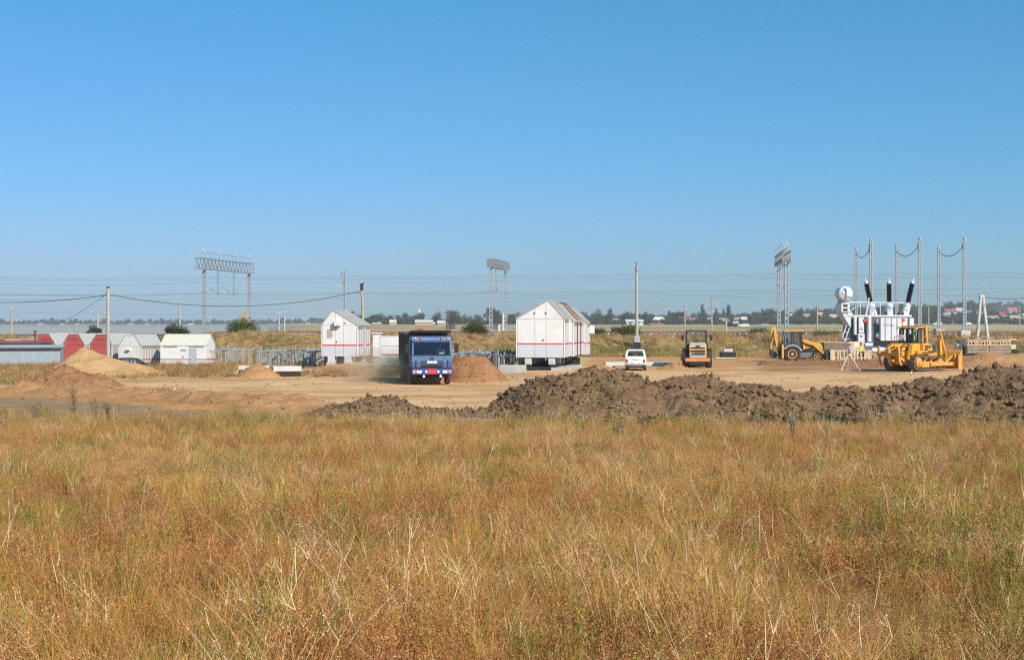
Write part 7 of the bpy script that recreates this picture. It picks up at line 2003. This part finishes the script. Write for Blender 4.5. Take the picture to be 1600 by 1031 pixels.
house("white-walled house with a long purple-red roof behind the far mast", 1486, 490, 18, 3.5, 4, WH, (.36, .10, .12))
house("grey gabled house beside the purple-red roof", 1500, 489, 12, 3, 5, GY, (.5, .5, .5))
house("house with a light blue roof behind the concrete-block mast", 1515, 491, 11, 2.5, 3, BG, BL)
house("dark-roofed house inside the A-frame's legs", 1535, 494, 16, 3, 5, (.4, .36, .32), (.18, .15, .15))
house("bright red hip-roofed house right of the A-frame mast", 1567, 494, 12, 2, 4.5, BG, (.46, .05, .07), True)
house("orange-red roofed house highest on the hill at the right", 1583, 488, 14, 3, 4.5, WH, (.6, .12, .06))
house("beige broad-gabled house below the orange-red roof", 1588, 501, 16, 3.5, 5, (.6, .55, .48), (.42, .36, .30))
house("grey-brown broad-gabled house right of the A-frame's leg", 1553, 501, 16, 3, 4.5, (.45, .4, .34), (.38, .32, .27))
house("greenish house with white roof at the right edge of the village", 1606, 498, 16, 6, 2, (.2, .34, .22), WH)
house("pale teal-roofed house below the purple-red roof", 1477, 494, 14, 3, 3, GY, (.35, .42, .42))
for (px, lab) in ((62, "first"), (95, "x"), (203, "y"), (229, "z"), (298, "w"), (481, "v"), (120, "u")):
    house("tiny pale house on the far shore of the bay", px, 508, 3 + (px * 13) % 5, 1.4 + (px % 3) * .3, 1.0, (.5, .48, .44), (.6, .35, .28) if int(px) % 2 else WH, D=1750 + (px * 7) % 160, group="houses on the far shore", dep=10)

def blocked(px, D, m=2.5):
    """would a tree here stand in front of a house that the photo shows"""
    return any(abs(px - h[0]) < h[2] / 2 + m and D < h[1] + 12 for h in HS)

FARG = [(.085, .095, .042), (.115, .115, .055), (.065, .075, .036), (.14, .125, .07)]
rd.seed(77)
protos = {}
def tree_proto(kind_, seed):
    rd.seed(seed); lob = []
    if kind_ == 'poplar':
        for k in range(10): lob.append((rd.uniform(-.3, .3), rd.uniform(-.3, .3), 2 + k * .95, 1.15 * (1 - .07 * abs(k - 3)), 1.3))
        H = 12
    elif kind_ == 'round':
        for k in range(9):
            a = rd.uniform(0, 6.28); f = rd.uniform(.2, 1); lob.append((2.4 * f * math.cos(a), 2.4 * f * math.sin(a), rd.uniform(2.8, 6.5), rd.uniform(1.2, 2.1), .9))
        H = 8
    else:
        for k in range(7):
            a = rd.uniform(0, 6.28); f = rd.uniform(.2, 1); lob.append((2.2 * f * math.cos(a), 1.6 * f * math.sin(a), rd.uniform(.9, 2.6), rd.uniform(.8, 1.4), .9))
        H = 4
    c = crown_mesh(lob, 520, .75, FARG); tk = trunk_mesh(H * .8, .22, 5, 1.8, seed).build("trunk", m_bark, None)
    COL.objects.unlink(c); COL.objects.unlink(tk)
    return c, tk
for kd, ns_ in (('poplar', 2), ('round', 4), ('shrub', 3)):
    protos[kd] = [tree_proto(kd, 100 + k * 7 + len(kd)) for k in range(ns_)]
def far_tree(kd, px, D, s, label, group, sz=1.0):
    n_try = 0
    while blocked(px, D) and n_try < 12:
        px += rd.uniform(-9, 9); n_try += 1
    if n_try >= 12: return None
    b = GP(px, D); c, tk = protos[kd][rd.randrange(len(protos[kd]))]
    t = thing({'poplar': "poplar_tree", 'round': "broadleaf_tree", 'shrub': "shrub"}[kd], label, "tree" if kd != 'shrub' else "shrub", b, rd.uniform(0, 6.28), group)
    t.scale = (s, s, s * sz)
    for o, nm in ((c, "crown"), (tk, "trunk")): share(o, nm, t)
    return t
rd.seed(9)
# skyline trees, village side
for px in (957, 962, 966, 1064 - 18, 1046):
    far_tree('poplar', px + rd.uniform(-1, 1), rd.uniform(950, 1050), rd.uniform(.8, 1.05), "slender dark poplar on the village skyline left of the roller", "poplars left of the roller")
for px in (1101, 1108, 1125, 1130, 1137, 1143, 1148, 1151):
    far_tree('poplar', px + rd.uniform(-1, 1), rd.uniform(1000, 1150), rd.uniform(.9, 1.25), "slender dark poplar on the skyline behind the roller's timber pole", "poplars behind the roller")
for px in (1191, 1206, 1243, 1256):
    far_tree('poplar', px, rd.uniform(1050, 1200), rd.uniform(.75, 1.0), "slender dark poplar on the skyline behind the backhoe loader", "poplars behind the backhoe")
for (px, D, s, kd) in ((613, 900, .75, 'round'), (606, 900, .65, 'round'), (622, 890, .7, 'round'), (679, 1000, .95, 'round'), (646, 960, .6, 'round'), (703, 640, .7, 'round'), (709, 640, .75, 'round'), (716, 800, .7, 'round'), (765, 850, 1.3, 'round'), (728, 900, .8, 'round'), (798, 850, .8, 'round'), (590, 950, .5, 'round'), (812, 850, .9, 'round')):
    far_tree(kd, px, D, s, "dull green broadleaf tree by the pinkish village houses", "trees by the pinkish houses")
for k in range(34):
    px = 905 + k * 4.6 + rd.uniform(-3, 3); far_tree('round', px, rd.uniform(960, 1100), rd.uniform(.5, .95), "dull green broadleaf tree on the village skyline between module row and roller", "skyline trees left of the roller")
for k in range(46):
    px = 1090 + k * 4.6 + rd.uniform(-3, 3); far_tree('round', px, rd.uniform(960, 1250), rd.uniform(.5, .95), "dull green broadleaf tree in the village between roller and transformer", "village trees behind the backhoe")
for k in range(46):
    px = 1335 + k * 6.2 + rd.uniform(-3, 3); far_tree('round', px, rd.uniform(960, 1500), rd.uniform(.6, 1.1), "dull green broadleaf tree on the village hill behind transformer and crib", "village trees behind the transformer")
for k in range(46):
    px = rd.choice([rd.uniform(905, 1100), rd.uniform(1100, 1345), rd.uniform(1430, 1650)]); far_tree('shrub', px, rd.uniform(740, 860), rd.uniform(.35, .8), "low dull green shrub along the field edge below the village", "shrubs along the field edge")
# dense growth between the houses and on the hill: one mass
pts = []
for k in range(5200):
    s_ = rng.uniform(0.02, 0.42); D = rng.uniform(880, 1700); x = s_ * D
    pts.append((x, D))
for k in range(420):
    s_ = rng.uniform(-0.13, 0.02); D = rng.uniform(850, 1300); pts.append((s_ * D, D))
for k in range(1500):
    s_ = rng.uniform(-0.42, -0.10); D = rng.uniform(1900, 2700); pts.append((s_ * D, D))
Pw = np.array(pts)
dens = fbm(Pw[:, 0] * .01, Pw[:, 1] * .01, 3) + rng.uniform(-.2, .2, len(Pw))
Pw = Pw[dens > .40]
Ps = []
for k in range(4600):
    s_ = rng.uniform(0.03, 0.42); D = rng.uniform(860, 1600); Ps.append((s_ * D, D))
Ps = np.array(Ps)
Ps = Ps[[not any(abs(800 + a / b_ * FPX - h[0]) < h[2] / 2 + 1 and -26 < b_ - h[1] < 10 for h in HS) for a, b_ in Ps]]
Pw = Pw[[not blocked(800 + a / b_ * FPX, b_, 1.0) for a, b_ in Pw]]
wood_src = []
for kd in ('round', 'shrub'):
    for c, tk in protos[kd]:
        wood_src.append(bpy.data.objects.new("wood", c.data))
def widx3(Q):
    u = rng.random(len(Q)); return np.where((u < .35) | (Q[:, 1] > 1800), rng.integers(0, 4, len(Q)), rng.integers(4, 7, len(Q)))
shrub_src = [bpy.data.objects.new("wood", c.data) for c, tk in protos['shrub']]
scatter_on_ground("distant_scrub", "hazy low scrub and hedges between the village houses", "scrub", Ps, lambda Q: rng.integers(0, 3, len(Q)), shrub_src, .35, .7, .03)
scatter_on_ground("distant_woodland", "hazy mass of trees and scrub around the village and far shore", "woodland", Pw, widx3, wood_src, .5, .95, .03)

# ------------------------------------------------------------------ weeds that stand out singly
def leafy_weed(seed, n=220, W_=.55, H=.38, col=(.06, .09, .035)):
    rd.seed(seed); q = Leaves()
    for k in range(n):
        a = rd.uniform(0, 6.28); r = W_ * math.sqrt(rd.random()) * .5; z = H * rd.random() * (1 - (r / (W_ * .5)) ** 2 * .6)
        q.leaf(Vector((r * math.cos(a), r * math.sin(a), z)), Vector((math.cos(a), math.sin(a), rd.uniform(0, 1))), rv(), rd.uniform(.05, .11), rd.uniform(.03, .06), jit(col, .3))
    return q.obj("leaves", m_fol, True)
wl_ = [leafy_weed(200 + k) for k in range(3)]
for o in wl_: COL.objects.unlink(o)
wst = MB(); 
for k in range(6):
    a = k * 1.05; wst.tube((0, 0, -.05), (.14 * math.cos(a), .14 * math.sin(a), .26), .01, .004, 5)
wso = wst.build("stems", m_bark, None); COL.objects.unlink(wso)
for i, (px, row) in enumerate(((1187, 664), (1240, 662), (1206, 665), (1051, 668), (1100, 664), (1290, 660), (1326, 665), (1346, 664), (1430, 667), (1452, 666), (1022, 671), (960, 668), (800, 664), (1500, 668))):
    D = CH * FPX / (row - HR) - 0.9; x = X(px, D)
    z = max(gz(x, D), gz(x, D) + float(ridge(np.array([x]), np.array([D]))[0]) - .05)
    t = thing("green_weed", "low dark green leafy weed at the foot of the brown topsoil bank", "weed", (x, D, z), rd.uniform(0, 6), "green weeds at the bank's foot")
    s_ = (1.5, 1.3, 1.0, 1.0, .9)[i % 5]; t.scale = (s_ * 1.2, s_, s_)
    share(wl_[i % 3], "leaves", t); share(wso, "stems", t)
def tall_weed(label, px, row, H, col, seed, lean=.15):
    rd.seed(seed); D = CH * FPX / (row - HR) - 5.5; x = X(px, D)
    t = thing("tall_weed", label, "weed", (x, D, gz(x, D)))
    q = Leaves(); m1 = MB()
    for st_i in range(5):
        a0 = rd.uniform(0, 6.28); sp_ = rd.uniform(.1, .45); Hs = H * rd.uniform(.65, 1.0)
        top = Vector((lean * H + math.cos(a0) * sp_ * Hs, math.sin(a0) * sp_ * Hs * .6, Hs)); mid = top * .5 + Vector((0, 0, .08))
        m1.tube((0, 0, -.05), mid, .012, .009, 5); m1.tube(mid, top, .009, .004, 5)
        for k in range(13):
            f = rd.uniform(.25, .98); p = mid * (f * 2) if f < .5 else mid.lerp(top, f * 2 - 1); a = rd.uniform(0, 6.28); L = H * rd.uniform(.12, .32) * (1.2 - f)
            e = p + Vector((math.cos(a) * L * .7, math.sin(a) * L * .7, L)); m1.tube(p, e, .007, .003, 4, cap=False)
            for j in range(9): q.leaf(p.lerp(e, rd.uniform(.3, 1)) + rv() * .025, rv() + Vector((0, 0, .5)), rv(), rd.uniform(.012, .04), .011, jit(col, .3))
    m1.build("stem", m_woodold_shade, t); o = q.obj("seed_heads", m_veg, True); o.parent = t
tall_weed("dark tall branching dry weed in front of the rough earth heap", 118, 655, 1.75, (.20, .10, .055), 31, -.18)
tall_weed("thin dark dry weed leaning beside the tallest dark weed", 60, 652, 1.0, (.22, .11, .06), 32, -.3)
tall_weed("smaller dark dry weed to the side of the tallest dark weed", 152, 656, 1.1, (.22, .11, .06), 33, .05)
tall_weed("pale rusty dry weed rising before the orange berm", 172, 655, .95, (.38, .22, .11), 34, .1)
tall_weed("yellow-green tall weed rising before the tall clod-strewn mound", 966, 690, .75, (.36, .34, .07), 35, .05)
tall_weed("bleached branching dry weed before the long topsoil bank", 1240, 690, .9, (.6, .48, .3), 36, .1)
# ------------------------------------------------------------------ dust and haze
def volmat(name, color, density, aniso=0.2, noise=None):
    m, nt, out = newmat(name)
    v = nt.nodes.new("ShaderNodeVolumePrincipled")
    v.inputs['Color'].default_value = (*color, 1); v.inputs['Density'].default_value = density; v.inputs['Anisotropy'].default_value = aniso
    if noise:
        tc = nt.nodes.new("ShaderNodeTexCoord"); gr_n = nt.nodes.new("ShaderNodeTexGradient"); gr_n.gradient_type = 'SPHERICAL'
        nn = nt.nodes.new("ShaderNodeTexNoise"); nn.inputs['Scale'].default_value = noise; nn.inputs['Detail'].default_value = 3
        nt.links.new(tc.outputs['Object'], gr_n.inputs[0]); nt.links.new(tc.outputs['Object'], nn.inputs['Vector'])
        mr = nt.nodes.new("ShaderNodeMapRange"); mr.inputs['From Min'].default_value = .35; mr.inputs['From Max'].default_value = .7
        nt.links.new(nn.outputs['Fac'], mr.inputs['Value'])
        a = nt.nodes.new("ShaderNodeMath"); a.operation = 'MULTIPLY'; nt.links.new(gr_n.outputs['Fac'], a.inputs[0]); nt.links.new(mr.outputs[0], a.inputs[1])
        c = nt.nodes.new("ShaderNodeMath"); c.operation = 'MULTIPLY'; c.inputs[1].default_value = density; nt.links.new(a.outputs[0], c.inputs[0])
        nt.links.new(c.outputs[0], v.inputs['Density'])
    nt.links.new(v.outputs[0], out.inputs['Volume'])
    return m
def puff(name, label, c, r, mat):
    m1 = MB(); m1.lathe([(math.sin(a) + 1e-3, -math.cos(a)) for a in [math.pi * k / 10 for k in range(11)]], (0, 0, 0), 'z', 16)
    o = m1.build(name, mat, None); o.location = c; o.scale = r
    tag(o, label, "dust", kind='stuff')
m_dust = volmat("road_dust", (0.95, 0.76, 0.52), 1.2, 0.2, 2.2)
puff("dust_cloud", "thin tan dust hanging behind the dump truck's wheels", (X(612, 88), 89.5, 0.75), (4.0, 4.2, 1.6), m_dust)
m_smoke = volmat("bonfire_smoke", (0.8, 0.83, 0.87), 0.03, 0.1, 2.0)
puff("smoke_puff", "thin bluish smoke over the village hill", (X(1568, 1150), 1150, Z(484, 1150)), (30, 18, 11), m_smoke)

m1 = MB(); m1.bb(-5300, 5300, -45, 9150, -3.2, 60)
hz_m, nt, out = newmat("haze_air")
v = nt.nodes.new("ShaderNodeVolumePrincipled")
v.inputs['Color'].default_value = (0.78, 0.90, 1.0, 1); v.inputs['Density'].default_value = 0.00022; v.inputs['Anisotropy'].default_value = 0.2
nt.links.new(v.outputs[0], out.inputs['Volume'])
tag(m1.build("haze", hz_m, None), "pale blue haze in the air over the plain", "haze", kind='stuff')
